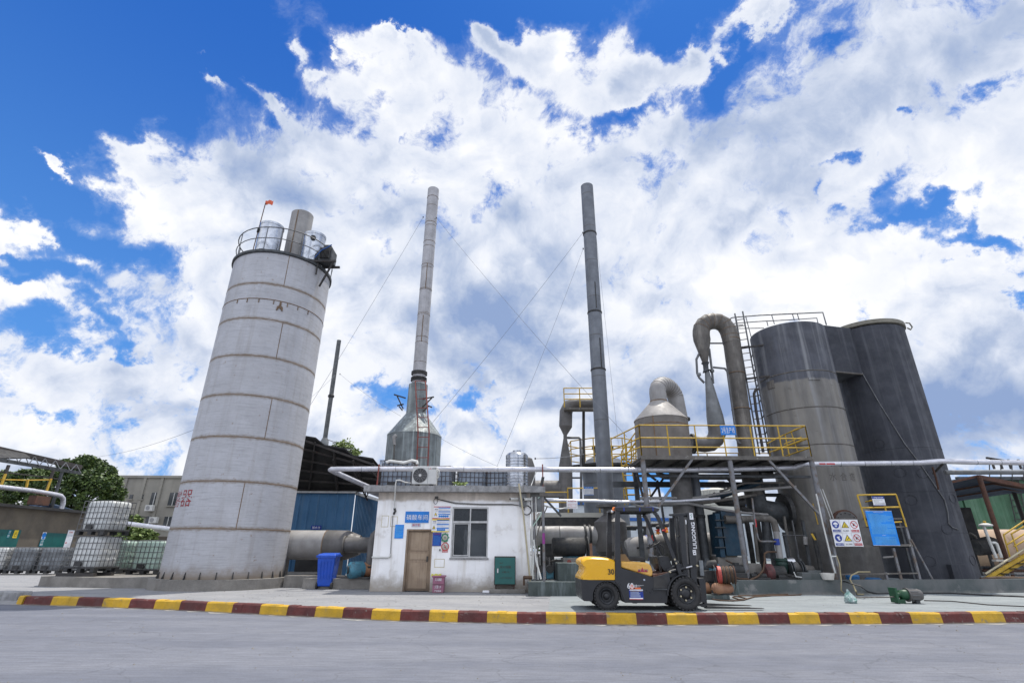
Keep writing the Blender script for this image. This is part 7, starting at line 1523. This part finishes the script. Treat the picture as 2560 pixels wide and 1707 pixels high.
g2 = 'beige storage tanks lying in a row at the far right'
for i, (px, lb) in enumerate(((2475, 'beige rounded tank nearest the charcoal tower at the far right'), (2560, 'beige rounded tank at the right picture edge'))):
    a = Rr(px, 1360, 33); zt = Rr(px, 1322, 33).z; t = thing('beige_tank', lb, 'tank', (a.x, 33, .3), g2)
    r_ = (zt-.1)/2; MB().tube([(a.x-1.5, 33.5, .1+r_), (a.x-1.3, 33.5, .1+r_), (a.x+.8, 33.5, .1+r_), (a.x+1.0, 33.5, .1+r_)], [r_*.8, r_, r_, r_*.8], 24).build('shell', 'beige_tank', t); MB().box((a.x-1.2, 33, .0), (a.x+.8, 34, .5)).build('saddle', 'conc', t)
st3 = thing('yellow_staircase', 'yellow steel staircase rising to the right at the picture edge', 'stair', tuple(PZ(2480, 1445, .1)))
for a, b, w in (((2466,1445),(2760,1270),.10), ((2480,1449),(2760,1290),.09)): MB().bar(Rr(*a, 20.5), Rr(*b, 20.5), w).build('stringer', 'rail_yellow', st3)
MB().tube([Rr(2463,1434,20.5), Rr(2495,1414,20.5), Rr(2760,1245,20.5)], .035, 6).build('rail', 'pvc_beige', st3)
for a, b in (((2509,1336),(2760,1170)), ((2528,1334),(2760,1198)), ((2509,1336),(2525,1392)), ((2528,1333),(2548,1388)), ((2518,1360),(2760,1212)), ((2535,1365),(2760,1240))): MB().tube([Rr(*a, 20.6), Rr(*b, 20.6)], .028, 6).build('rail', 'rail_yellow', st3)
for i in range(15): p = Rr(2476, 1443, 20.5).lerp(Rr(2760, 1272, 20.5), i/14); MB().box((p.x, 20.1, p.z-.05), (p.x+.28, 20.6, p.z-.02)).build('tread', 'mach_grey', st3)
dk = thing('dark_machine', 'tall dark box machine with a motor right of the charcoal tower', 'machine', tuple(PZ(2440, 1440, .3)))
a = Rr(2420, 1350, 23.5); q = Rr(2465, 1350, 23.5)
MB().box((a.x-.3, 23.5, 1.4), (q.x-.2, 24.3, Rr(2430, 1268, 23.5).z)).build('hopper', 'roof_dark', dk, bevel=.03)
MB().tube([Rr(2440, 1368, 23.2), Rr(2478, 1362, 23.2), Rr(2489, 1361, 23.2)], [.32, .36, .28], 22).build('motor', 'mach_dark', dk)
MB().tube([Rr(2425,1332,23.2), Rr(2436,1338,23.2), Rr(2445,1352,23.2), Rr(2452,1357,23.2)], .05, 8).build('hose', 'duct_brown', dk)
for px in (2426, 2462): q = Rr(px, 1350, 23.8); MB().bar((q.x, 23.8, .1), (q.x, 23.8, 1.5), .1).build('leg', 'mach_dark', dk)
vp = thing('vent_pipe', 'white capped vent pipe standing beside the rusty post', 'pipe', tuple(Rr(2500, 1400, 20.9)))
MB().tube([Rr(2459, 1314, 20.8), Rr(2475, 1356, 20.8), Rr(2491, 1394, 20.8)], .05, 8).build('pipe', 'pvc', vp); c0 = Rr(2464, 1313, 20.8); MB().lathe((c0.x, c0.y, c0.z), [(.12, -.04), (.22, -.02), (.22, .03), (.1, .08), (.01, .09)], 18).build('cap', 'pvc', vp)
MB().lathe((c0.x, c0.y, c0.z), [(.05, .08), (.05, .16), (.01, .17)], 10).build('knob', 'rail_yellow', vp)
MB().tube([Rr(2479,1356,20.8), Rr(2488,1356,20.8), Rr(2492,1359,20.8), Rr(2504,1393,20.8)], .05, 8).build('elbow', 'pvc', vp)
for a, b in (((2493,1396),(2494,1402)), ((2500,1402),(2512,1442)), ((2510,1400),(2526,1444))): MB().tube([Rr(*a, 20.8), Rr(*b, 20.8)], .035, 8).build('leg', 'duct_light', vp)
MB().box(tuple(Rr(2492, 1403, 20.7)), tuple(Rr(2515, 1398, 20.9))).build('valve_body', 'bucket', vp)
hp_('long_pipe', 'dull grey lagged pipe just below the shiny one at the far right', [(2362,1180.5,19.4),(2480,1180,19.4),(3000,1181,19.4)], 19.4, .085, 'galv', 'pipe', 14)
for i, py in enumerate((1418, 1426, 1434)): hp_('ground_pipe', ('upper', 'middle', 'lowest')[i]+' of three pipes stacked near the ground at the far right', [(2455,py,24),(2640,py,24)], 24, .06, ('mach_grey', 'rust_steel', 'duct_light')[i], 'pipe', 8)
hp_('brown_hose', 'thick brown hose lying over the bund end at the far right', [(2452,1447,18.6),(2490,1444,18.6),(2530,1444,18.8),(2600,1447,19.2)], 18.6, .05, 'hose_brown', 'hose', 8)
# ================================================================== FAR BUILDINGS
fb = thing('factory_hall', 'long pale grey factory hall with two blue stripes behind the forklift', 'building', tuple(PZ(1650, 1395, 0)))
FB = 60
def Fp(px, py, y=FB): return PY(px, py, y)
x0 = Fp(1440, 1300).x; x1 = Fp(1742, 1300).x; x2 = Fp(2300, 1300).x
MB().box((x0, FB, 0), (x1, FB+12, Fp(1650, 1263).z)).build('wall', 'bld_grey', fb)
MB().box((x0, FB-.15, Fp(1650, 1302).z), (x1, FB-.01, Fp(1650, 1294).z)).build('lower_stripe', 'bld_blue', fb)
MB().box((x0-.2, FB-.3, Fp(1650, 1262).z), (x2, FB+12.2, Fp(1650, 1255).z)).build('upper_stripe', 'bld_blue', fb)
MB().box((x1, FB+.5, 0), (x2, FB+12, Fp(1650, 1263).z)).build('rear_wall', 'bld_grey', fb)
n = int((x1-x0)/.7)
for i in range(n): MB().box((x0+i*.7, FB-.06, 0), (x0+i*.7+.08, FB-.001, Fp(1650, 1264).z)).build('rib', 'bld_grey', fb) if i % 2 == 0 else None
ct = thing('cream_tank', 'round cream silo with a small motor on its roof behind the platform posts', 'tank', tuple(PZ(1790, 1395, 0)))
c, r = cylsolve((1742, 1240), (1838, 1240), 44); zt = PD(1790, 1223, 44-r).z
MB().lathe((c.x, c.y, 0), [(r, 0), (r, zt-1.1), (r*1.03, zt-1.1), (r*1.03, zt-1.0), (r, zt-.95), (r, zt), (.3, zt+.25), (.02, zt+.3)], 48).build('shell', 'bld_cream', ct)
for i in range(-4, 5): a = -pi/2+i*.35-.35; MB().bar((c.x+cos(a)*(r+.03), c.y+sin(a)*(r+.03), zt-1.0), (c.x+cos(a)*(r+.03), c.y+sin(a)*(r+.03), zt), .09).build('stiffener', 'bld_cream', ct)
q = Fp(1797, 1214, 43); MB().box((q.x-.5, q.y-.5, zt+.1), (q.x+1.4, q.y+.5, zt+.35)).build('motor_base', 'mach_grey', ct); MB().box((q.x-.15, q.y-.3, zt+.35), (q.x+.45, q.y+.3, zt+1.0)).build('motor', 'mach_grey', ct, bevel=.08)
mb = MB(); put_text(mb, '边', Fp(1784, 1286, 41.5), X, Z, .42, .42, 0.); put_text(mb, '专', Fp(1804, 1284, 41.5), X, Z, .42, .42, 0.); mb.build('lettering', 's_red', ct)
MB().cyl(Fp(1778, 1325, 42), Fp(1767, 1262, 42), .22, 12).build('downpipe', 'bld_grey', ct)
one('low_white_wall', MB().box((Fp(1690, 1400, 32).x, 32, 0), (Fp(1810, 1400, 32).x, 32.3, Fp(1750, 1392, 32).z)), 'bld_cream', 'low pale wall far behind the air compressor', 'wall')
one('orange_shed', MB().box((Fp(1560, 1260, 70).x, 75, 0), (Fp(1632, 1260, 70).x, 80, Fp(1600, 1251, 75).z)), 'bld_orange', 'distant dull orange building behind the yellow ladder', 'building')
hl = thing('tree_line', 'dark green distant tree line along the horizon', 'trees', (0, 140, 0)); bpy.data.objects.remove(hl)
rr = random.Random(9); mb = MB(); cen = [(Vector((rr.uniform(-140, 160), rr.uniform(120, 150), rr.uniform(.5, 3.2))), rr.uniform(2, 4.0)) for i in range(110)]
leaf_cloud(mb, cen, 9000, 1.6, rr); o = mb.build('distant_trees', 'leaf_dark', None, loc=(0, 130, 0)); tag(o, 'dark green distant woodland along the horizon', 'woodland', kind='stuff')
# ================================================================== GUY WIRES
gW = 'thin guy wires bracing the chimneys'
def wire(label, a, b, r=.010, mt='wire'):
    a, b = Vector(a), Vector(b); L_ = (b-a).length; pts = [a.lerp(b, i/8)-Z*(.012*L_*4*(i/8)*(1-i/8)) for i in range(9)]
    t = thing('guy_wire', label, 'wire', tuple(a), gW); MB().tube(pts, r*.62, 5).build('strand', mt, t); MB().cyl(a-Z*.04, a+Z*.04, .03, 6).build('shackle', 'mach_dark', t)
wire('guy wire from the jointed chimney sloping down to the left', PY(1058, 543, 25.3), PY(690, 1150, 25.3), .013)
wire('long guy wire from the jointed chimney sloping right to the platform', PY(1091, 545, 25.3), PY(1568, 1092, 21.2), .013)
wire('guy wire from the steel chimney sloping left toward the furnace cone', PY(1457, 582, 23.0), PY(1078, 1060, 25.0), .013)
wire('steep guy wire from the steel chimney to the hut roof', PY(1458, 622, 23.0), PY(1242, 1166, 21.6), .011)
wire('nearly vertical guy wire right of the steel chimney', PY(1490, 585, 23.0), PY(1546, 1110, 22.0), .010)
wire('faint guy wire from the furnace sloping right above the hut roof', PY(1096, 1092, 25.2), PY(1246, 1166, 22.4), .010)
wire('faint guy wire from the thin chimney sloping right to the furnace', PY(850, 935, 32.8), PY(1002, 1040, 26.0), .012)
wire('guy wire from the thin chimney sloping left behind the silo', PY(840, 935, 32.8), PY(770, 1000, 30), .012)
wire('faint wire left of the silo rising to the right', PY(230, 1142, 50), PY(500, 1068, 30), .018)
wire('dark wire from the water tank toward the bent duct', PY(1338, 1146, 22.5), PY(1460, 1135, 26), .02)
# ================================================================== FORKLIFT
FN = 12.25; FW = 1.18                        # near side plane and body width
def Zc(x, y): return (1430+x*.20408, 1240+y*.20408)
def FP_(x, y, Yv=FN): p = Zc(x, y); return PY(p[0], p[1], Yv)
g0 = FP_(430, 1390); fkl = thing('forklift', 'yellow and black forklift truck parked side on beside the kerb', 'forklift', (FP_(900, 1390).x, FN+FW/2, 0))
def prof(name, pts, y0, y1, mt, bevel=0, parent=None, segs=2):
    P = [FP_(x, y) for x, y in pts]; return MB().prism([Vector((p.x, y0, p.z)) for p in P], (0, y1-y0, 0)).build(name, mt, parent or fkl, bevel=bevel, segs=segs)
# counterweight (rounded yellow hump)
cw = [(112,800),(125,775),(160,750),(240,738),(360,742),(460,757),(524,775),(527,1030),(300,1028),(108,1018),(112,985),(130,955),(148,925),(155,880),(150,850),(115,825)]
P = [FP_(x, y) for x, y in cw]; mb = MB(); vs = []; ys = [0, .03, .10, .2, FW-.2, FW-.10, FW-.03, FW]; sc_l = [.90, .96, .992, 1, 1, .992, .96, .90]
cx_ = FP_(527, 900).x; cz_ = FP_(300, 1028).z
for yy, s in zip(ys, sc_l):
    for p in P: vs.append((cx_+(p.x-cx_)*(1-(1-s)*.55), FN+.02+yy*.97, cz_+(p.z-cz_)*s))
n = len(P); fs = []
for i in range(len(ys)-1):
    for j in range(n): a, b = i*n+j, i*n+(j+1) % n; fs.append((a, a+n, b+n, b))
mb.add(vs, fs, True); mb.add(vs[:n], [tuple(range(n))]); mb.add(vs[-n:], [tuple(range(n))[::-1]])
cwo = mb.build('counterweight', 'fk_yellow', fkl)
o_ = FP_(442, 960, FN+.015); mb = MB(); put_text(mb, '30', (o_.x, FN+.012, FP_(442, 958).z), X, Z, FP_(520, 958).x-o_.x, FP_(442, 888).z-FP_(442, 958).z, .02, .006); mb.build('lettering', 's_black', cwo)
MB().tube([FP_(120, 885, FN+.5), FP_(158, 888, FN+.5)], .02, 8).build('tow_pin', 'steel_bright', cwo)
# lower rear body with wheel arch
arch_ = [(430+172*cos(t), 1225-185*sin(t)) for t in [radians(a) for a in range(200, -15, -15)]]
prof('rear_body', [(108,1020),(118,1080),(128,1250),(150,1283),(250,1288),(268,1240)]+arch_[1:-1]+[(612,1250),(640,1290),(640,1020)], FN+.02, FN+FW-.02, 'fk_black', .008)
# chassis side panel
prof('side_panel', [(530,770),(598,780),(600,878),(985,988),(1100,962),(1190,930),(1200,1000),(1215,1080),(1175,1200),(1165,1308),(800,1306),(795,1312),(745,1310),(740,1303),(650,1303),(612,1200),(580,1110),(530,1045)], FN+.0, FN+FW, 'fk_black', .008)
prof('side_recess', [(1000,990),(1165,985),(1170,1000),(1170,1125),(1000,1125)], FN-.006, FN+.003, 'mach_dark')
prof('step', [(990,1128),(1160,1132),(1160,1145),(990,1140)], FN-.05, FN+.0, 'mach_grey')
# engine hood with plastic film
prof('hood', [(597,795),(700,800),(900,808),(950,825),(975,855),(990,900),(994,930),(990,985),(960,982),(600,872)], FN+.03, FN+FW-.03, 'fk_hood', .035, segs=3)
mb = MB(); prof('floor_plate', [(990,960),(1180,930),(1185,955),(1000,1000)], FN+.02, FN+FW-.02, 'rust_steel')
mb = MB(); q = FP_(850, 900, FN+.0)
hb_ = FP_(800, 925, FN+.02); mb = MB()
for k, (sx, h_) in enumerate(((0, .05), (.075, .10), (.15, .05))):
    mb.add([(hb_.x+sx, FN+.022, hb_.z), (hb_.x+sx+.08, FN+.022, hb_.z), (hb_.x+sx+.04, FN+.022, hb_.z+h_)], [(0, 1, 2)])
mb.build('hood_emblem', 's_red', fkl)
# overhead guard
def strut(name, pts, w, yv, mt='fk_black', d=.08):
    mb = MB(); P = [FP_(x, y) for x, y in pts]
    for a, b in zip(P, P[1:]): mb.bar((a.x, yv, a.z), (b.x, yv, b.z), d, w)
    return mb.build(name, mt, fkl)
prof('rear_pillar', [(536,150),(590,150),(598,700),(600,880),(530,880),(530,700)], FN+.02, FN+.11, 'fk_black', .005)
P = [(536,150),(590,150),(598,700),(600,880),(530,880),(530,700)]; prof('rear_pillar', P, FN+FW-.11, FN+FW-.02, 'fk_black', .005)
for yv in (FN+.07, FN+FW-.07):
    P = [FP_(x, y) for x, y in ((1012,190),(1045,225),(1085,300),(1180,560),(1262,765),(1300,840),(1335,950))]; mb = MB()
    for a, b in zip(P, P[1:]): mb.bar((a.x, yv, a.z), (b.x, yv, b.z), .07, .075)
    mb.build('front_pillar', 'fk_black', fkl)
rt = prof('roof_frame', [(532,135),(880,128),(990,145),(1075,150),(1060,185),(1030,190),(985,183),(560,178),(532,165)], FN+.0, FN+.07, 'fk_black', .006)
prof('roof_frame', [(532,135),(880,128),(990,145),(1075,150),(1060,185),(1030,190),(985,183),(560,178),(532,165)], FN+FW-.07, FN+FW, 'fk_black', .006)
prof('roof_bar', [(532,135),(580,134),(580,170),(532,165)], FN+.07, FN+FW-.07, 'fk_black'); prof('roof_bar', [(1020,147),(1075,150),(1060,185),(1020,182)], FN+.07, FN+FW-.07, 'fk_black')
for k in range(5): yv = FN+.19+k*.18; prof('roof_bar', [(580,138),(1020,148),(1020,172),(580,160)], yv, yv+.06, 'fk_black')
prof('roof_sheet', [(545,130),(985,128),(1060,148),(1058,152),(985,134),(545,136)], FN+.02, FN+FW-.02, 'blue_film')
# tape strips
for x in (630, 822, 985): prof('film_strip', [(x,140),(x+12,140),(x+14,182),(x+2,182)], FN-.006, FN+.001, 's_bluerail')
# beacon and rear lamp
p = FP_(515, 160, FN+.2); MB().lathe((p.x, p.y, p.z-.03), [(.045, 0), (.045, .05), (.03, .075), (.01, .08)], 14).build('beacon', 'orange', fkl); MB().tube([(p.x-.07, p.y, p.z-.05), (p.x+.06, p.y, p.z-.05)], .03, 10).build('rear_lamp', 's_white', fkl)
MB().box((p.x-.03, p.y-.03, p.z-.08), (p.x+.12, p.y+.03, p.z-.04)).build('lamp_bracket', 'fk_black', fkl)
# seat
seat = prof('seat', [(705,745),(745,738),(900,742),(945,750),(950,790),(930,803),(700,795)], FN+.35, FN+.85, 'black_plastic', .02)
prof('seat_back', [(620,550),(665,548),(690,620),(740,720),(745,760),(690,770),(640,640)], FN+.37, FN+.83, 'black_plastic', .025, parent=seat)
prof('cardboard', [(610,710),(680,708),(740,795),(595,790)], FN+.25, FN+.8, 'brown_card')
# dash, steering column and wheel
prof('dash', [(1075,740),(1150,730),(1215,740),(1240,800),(1275,900),(1180,935),(1150,905),(1095,830)], FN+.2, FN+FW-.2, 'fk_black', .01)
prof('dash_top', [(1150,735),(1215,738),(1222,752),(1160,760)], FN+.3, FN+.8, 's_grey')
MB().tube([FP_(1150, 850, FN+.55), FP_(1020, 620, FN+.55)], .035, 10).build('steering_column', 'fk_black', fkl)
c0 = FP_(992, 598, FN+.55); dn = (FP_(1020, 620, FN+.55)-FP_(1150, 850, FN+.55)).normalized(); e1 = Y_; e2 = dn.cross(e1).normalized()
sw = MB().tube([c0+e1*(cos(2*pi*i/24)*.17)+e2*(sin(2*pi*i/24)*.17) for i in range(24)], .014, 8, closed=True).build('steering_wheel', 'black_plastic', fkl)
for k in range(3): a = 2*pi*k/3+.4; MB().tube([c0-dn*.02, c0+e1*(cos(a)*.165)+e2*(sin(a)*.165)], .010, 6).build('spoke', 'black_plastic', sw)
MB().tube([c0+e1*-.12+e2*.1, c0+e1*-.12+e2*.1+dn*.07], .022, 8).build('knob', 'black_plastic', sw)
MB().tube([FP_(1000, 590, FN+.45), FP_(1060, 580, FN+.45), FP_(1110, 610, FN+.45), FP_(1130, 660, FN+.45), FP_(1135, 720, FN+.45)], .014, 6).build('cable', 'black_plastic', fkl)
for i, (x0, x1) in enumerate(((1030, 1085), (1045, 1100))): MB().tube([FP_(x0, 640, FN+.12+.05*i), FP_(x1, 950, FN+.12+.05*i)], .010, 6).build('lever', 'black_plastic', fkl)
for i in range(4): MB().tube([FP_(1150, 860, FN+.8+.06*i), FP_(1125, 770, FN+.8+.06*i)], .008, 6).build('lever', 'black_plastic', fkl); 
# lamps with red ribbons on front pillars
for (x, y, yv) in ((1043, 380, FN+FW-.12), (1148, 352, FN+.0)):
    p = FP_(x, y, yv); l_ = MB().tube([p+Vector((-.03, 0, 0)), p+Vector((.03, 0, 0)), p+Vector((.055, 0, 0))], [.035, .055, .05], 14).build('headlight', 'black_plastic', fkl)
    MB().tube([p+Vector((-.005, 0, -.05)), p+Vector((.0, -.01, -.13)), p+Vector((.03, .0, -.15))], [.02, .045, .02], 10).build('turn_signal', 'amber', l_)
    rr = random.Random(int(x)); mb = MB()
    for k in range(6): a = p+Vector((rr.uniform(-.06, .04), -.03+rr.uniform(-.02, .02), -.07+rr.uniform(-.03, .03))); mb.tube([a, a+Vector((rr.uniform(-.06, .03), -.01, rr.uniform(-.05, .02))), a+Vector((rr.uniform(-.05, .06), .0, rr.uniform(-.1, -.02)))], [.008, .016, .006], 5)
    mb.build('red_ribbon', 'red', l_)
mb = MB(); mb.tube([FP_(985, 470, FN+FW-.1), FP_(978, 500, FN+FW-.1), FP_(1000, 545, FN+FW-.1)], [.012, .02, .008], 6); mb.build('red_ribbon', 'red', fkl)
MB().tube([FP_(990, 420, FN+FW-.05), FP_(965, 430, FN+FW-.05), FP_(968, 480, FN+FW-.05), FP_(985, 510, FN+FW-.05)], .010, 6).build('mirror_stay', 'black_plastic', fkl)
# mast: outer and inner rails both sides
for yv in (FN+.16, FN+FW-.26):
    ml = prof('mast_rail', [(1438,195),(1512,190),(1545,640),(1562,1010),(1590,1300),(1500,1300),(1490,1010),(1462,640)], yv, yv+.10, 'fk_black', .004)
    prof('inner_mast_rail', [(1340,235),(1400,230),(1432,640),(1462,1010),(1480,1200),(1430,1200),(1400,1010),(1368,640)], yv+.02, yv+.10, 'fk_black', .004)
    if yv < FN+.3:
        # maker's lettering runs up the rail
        p0 = FP_(1530, 640, yv); p1 = FP_(1500, 318, yv); uv = Vector((p1.x-p0.x, 0, p1.z-p0.z)); L_ = uv.length; uv.normalize(); wv = Vector((-uv.z, 0, uv.x))
        mb = MB(); put_text(mb, 'LIUGONG', Vector((p0.x, yv-.001, p0.z))+Vector((.0, 0, 0)), uv, wv, L_, .085, .03, .006); mb.build('lettering', 's_white', ml)
        p0 = FP_(1522, 718, yv); mb = MB(); W_ = .07; H_ = .105; 
        b0 = Vector((p0.x-W_, yv-.006, p0.z))
        for (u0, v0, u1, v1) in ((0,0,1,.2), (0,.8,1,1), (0,.2,.22,.8), (.78,.2,1,.8), (.22,.42,.78,.58), (.4,.58,.6,.8)): mb.quad(b0+Vector((W_*u0, 0, H_*v0)), b0+Vector((W_*u1, 0, H_*v0)), b0+Vector((W_*u1, 0, H_*v1)), b0+Vector((W_*u0, 0, H_*v1)))
        mb.build('emblem', 's_white', ml)
        p0 = FP_(1443, 285, yv); mb = MB(); mb.quad(p0+Vector((0, -.004, 0)), p0+Vector((.085, -.004, 0)), p0+Vector((.085, -.004, .145)), p0+Vector((0, -.004, .145))); mb.build('sticker', 's_white', ml)
        mb = MB(); mb.tube([p0+Vector((.055, -.006, .12)), p0+Vector((.03, -.006, .10)), p0+Vector((.05, -.006, .07)), p0+Vector((.03, -.006, .03))], .006, 5); mb.build('sticker_mark', 's_green', ml)
        p0 = FP_(1395, 340, yv); mb = MB(); mb.quad(p0+Vector((0, .012, 0)), p0+Vector((.022, .012, 0)), p0+Vector((.022, .012, .09)), p0+Vector((0, .012, .09))); mb.build('sticker', 's_white', ml)
prof('mast_crossbar', [(1222,210),(1290,205),(1400,198),(1510,188),(1512,215),(1420,228),(1240,235),(1222,228)], FN+.18, FN+.24, 'fk_black', .004)
prof('mast_crossbar', [(1400,198),(1510,190),(1512,235),(1410,240)], FN+.26, FN+FW-.26, 'fk_black', .004)
prof('mast_crossbar', [(1420,1000),(1500,1000),(1510,1060),(1430,1060)], FN+.26, FN+FW-.26, 'fk_black', .004)
for yv in (FN+.34, FN+.8): MB().tube([FP_(1340, 560, yv), FP_(1345, 1000, yv)], .04, 12).build('lift_cylinder', 'fk_black', fkl); MB().tube([FP_(1320, 360, yv), FP_(1340, 560, yv)], .025, 10).build('piston_rod', 'mach_dark', fkl)
MB().tube([FP_(1330,355,FN+.3), FP_(1335,410,FN+.3), FP_(1375,450,FN+.3), FP_(1385,600,FN+.3)], .010, 6).build('hydraulic_hose', 'pvc_beige', fkl)
MB().tube([FP_(1410,570,FN+.5), FP_(1440,600,FN+.5), FP_(1440,760,FN+.5)], .012, 6).build('chain', 'mach_grey', fkl)
MB().tube([FP_(1270,490,FN+.3), FP_(1320,488,FN+.3)], .012, 6).build('bracket', 'mach_dark', fkl)
MB().tube([FP_(1200, 925, FN+.12), FP_(1395, 875, FN+.12)], .035, 12).build('tilt_cylinder', 'fk_black', fkl); MB().tube([FP_(1392, 876, FN+.12), FP_(1470, 857, FN+.12)], .020, 10).build('tilt_rod', 'steel_bright', fkl)
prof('tilt_bracket', [(1300,790),(1320,830),(1450,830),(1520,835),(1560,860),(1540,905),(1500,900),(1330,905),(1310,870)], FN+.2, FN+.24, 'fk_black', .004)
for (x, y) in ((1257,772), (1275,818), (1200,925), (1535,850)): p = FP_(x, y, FN+.04); MB().tube([p-Y_*.02, p+Y_*.04], .02, 10).build('bolt', 'pvc_beige', fkl)
prof('mast_mount', [(1180,900),(1290,850),(1340,930),(1440,930),(1440,980),(1200,1000)], FN+.15, FN+.3, 'fk_black', .005)
# front mudguard
mb = MB(); n = 12
for k in range(n):
    t0, t1 = [radians(188-k_*98/n) for k_ in (k, k+1)]
    q = [FP_(1400+R_*cos(t), 1180-R_*1.0*sin(t)) for R_, t in ((225, t0), (225, t1), (240, t1), (240, t0))]
    mb.prism([(p.x, FN-.04, p.z) for p in q], (0, .30, 0))
mb.build('front_mudguard', 'fk_black', fkl)
prof('front_axle_box', [(1180,1060),(1300,1000),(1450,1000),(1480,1300),(1220,1310),(1165,1300)], FN+.28, FN+FW-.28, 'fk_black', .01)
# wheels
def wheel(cxp, cyp, Rpx, y0, w, front, parent=fkl):
    c0 = FP_(cxp, cyp, FN); R_ = c0.z if True else 0; c0 = Vector((c0.x, 0, R_))
    root = bpy.data.objects.new('wheel', None); COL.objects.link(root); root.parent = parent; root.location = Vector((c0.x, y0+w/2, c0.z))-wloc(parent)
    n = 56; prof_ = [(R_*.60, .02), (R_*.62, .0), (R_*.86, .0), (R_*.955, .025), (R_*.97, .06), (R_*.97, w-.06), (R_*.955, w-.025), (R_*.86, w), (R_*.6, w)]
    vs = [(c0.x+r*cos(2*pi*j/n), y0+yy, c0.z+r*sin(2*pi*j/n)) for r, yy in prof_ for j in range(n)]
    mb = MB(); mb.add(vs, [(i*n+j, (i+1)*n+j, (i+1)*n+(j+1) % n, i*n+(j+1) % n) for i in range(len(prof_)-1) for j in range(n)], True)
    for j in range(26):       # tread lugs
        a = 2*pi*j/26; rd = Vector((cos(a), 0, sin(a))); tg = Vector((-sin(a), 0, cos(a)))
        mb.obox(c0+rd*R_*.90+Y_*(y0-.004)-tg*.022, tg*.044, rd*R_*.10, Y_*(w*.48)); mb.obox(c0+rd*R_*.93+Y_*(y0+w*.52)-tg*.022+tg*.05, tg*.044, rd*R_*.07, Y_*(w*.48+.004))
    mb.build('tyre', 'rubber', root)
    mb = MB(); rp = [(R_*.60, .015), (R_*.56, .03), (R_*.50, .035), (R_*.47, .07), (R_*.30, .075), (R_*.27, .04), (R_*.12, .035), (.001, .035)]
    if not front: rp = [(R_*.60, .015), (R_*.55, .03), (R_*.45, .04), (R_*.40, .08), (R_*.22, .09), (R_*.2, .03), (R_*.12, .02), (.001, .02)]
    vs = [(c0.x+r*cos(2*pi*j/n), y0+yy, c0.z+r*sin(2*pi*j/n)) for r, yy in rp for j in range(n)]
    mb.add(vs, [(i*n+j, (i+1)*n+j, (i+1)*n+(j+1) % n, i*n+(j+1) % n) for i in range(len(rp)-1) for j in range(n)], True)
    rim = mb.build('rim', 'fk_black', root)
    mb = MB(); mb.tube([c0+Vector((cos(2*pi*j/40)*R_*.53, y0+.022, sin(2*pi*j/40)*R_*.53)) for j in range(40)], .006, 6, closed=True); mb.build('rim_edge', 'mach_grey', root)
    if front:
        for j in range(6): a = 2*pi*j/6+.4; p = c0+Vector((cos(a)*R_*.38, y0+.06, sin(a)*R_*.38)); MB().tube([p, p-Y_*.022], .020, 6).build('wheel_nut', 'pvc_beige', root)
    return root
wheel(430, 1225, 165, FN+.03, .2, False); wheel(430, 1225, 165, FN+FW-.23, .2, False); wheel(1400, 1193, 205, FN-.03, .24, True); wheel(1400, 1193, 205, FN+FW-.21, .24, True)
# carriage, backrest and forks
prof('carriage_plate', [(1572,1010),(1640,1000),(1650,1060),(1680,1300),(1640,1310),(1600,1300),(1590,1100)], FN+.12, FN+FW-.12, 'fk_black', .006)
for yv in (FN+.20, FN+FW-.34):
    fo = prof('fork', [(1650,1045),(1678,1050),(1698,1366),(1698,1372),(1640,1368),(1600,1330),(1660,1325)], yv, yv+.13, 'fk_black', .003)
    a = FP_(1640, 1360, yv); tip = PY(1911, 1520.5, FN+.2).x
    MB().prism([(a.x, yv, .035), (tip, yv+.0, .035), (tip, yv, .045), (a.x, yv, .085)], (0, .13, 0)).build('blade', 'mach_dark', fo)
prof('fork_latch', [(1588,1010),(1640,1008),(1642,1030),(1590,1032)], FN+.3, FN+.5, 'mach_grey')
# decals on the side panel
def dec(x0, y0, x1, y1, mt, nm, off=.003, st=None, bold=.02):
    a = FP_(x0, y1, FN); b = FP_(x1, y0, FN); mb = MB()
    if st: put_text(mb, st, (a.x, FN, a.z), X, Z, b.x-a.x, b.z-a.z, bold, off)
    else: mb.quad((a.x, FN-off, a.z), (b.x, FN-off, a.z), (b.x, FN-off, b.z), (a.x, FN-off, b.z))
    return mb.build(nm, mt, fkl)
dec(678, 1060, 752, 1130, 's_white', 'decal_lettering', .004, '60'); dec(762, 1082, 795, 1112, 's_white', 'decal_lettering', .004, 'LE'); dec(800, 1086, 876, 1096, 's_white', 'decal_lettering', .004, 'LiuGong'); dec(800, 1100, 835, 1110, 's_white', 'decal_lettering', .004, '60年')
a = FP_(733, 1108, FN); mb = MB(); mb.add([(a.x+cos(t)*.05, FN-.0035, a.z+sin(t)*.05) for t in [2*pi*i/16 for i in range(16)]], [tuple(range(16))]); mb.build('decal_dot', mat('decal_orange', (.75, .14, .04), None, .5), fkl)
dec(770, 1117, 843, 1136, 'decal_orange', 'decal_strip'); dec(705, 1142, 868, 1262, 's_navy', 'data_plate', .003); dec(705, 1140, 868, 1152, 's_white', 'data_strip', .0045); dec(705, 1242, 870, 1256, 's_white', 'data_strip', .0045); dec(705, 1257, 870, 1264, 's_red', 'data_strip', .0045); dec(712, 1157, 862, 1166, 's_yellow', 'data_strip', .0045, '安全操作注意事项')
rr = random.Random(3)
for k in range(5): dec(715, 1174+k*13, 715+rr.uniform(90, 145), 1179+k*13, 's_pale', 'data_line', .0045)
dec(876, 1012, 894, 1032, 's_pale', 'sticker')
a = FP_(800, 915, FN+.02); mb = MB(); put_text(mb, '柳工叉车', (FP_(815, 920).x, FN+.026, FP_(815, 920).z), X, Z, .22, .05, .03, .012); mb.build('hood_lettering', 's_navy', fkl)
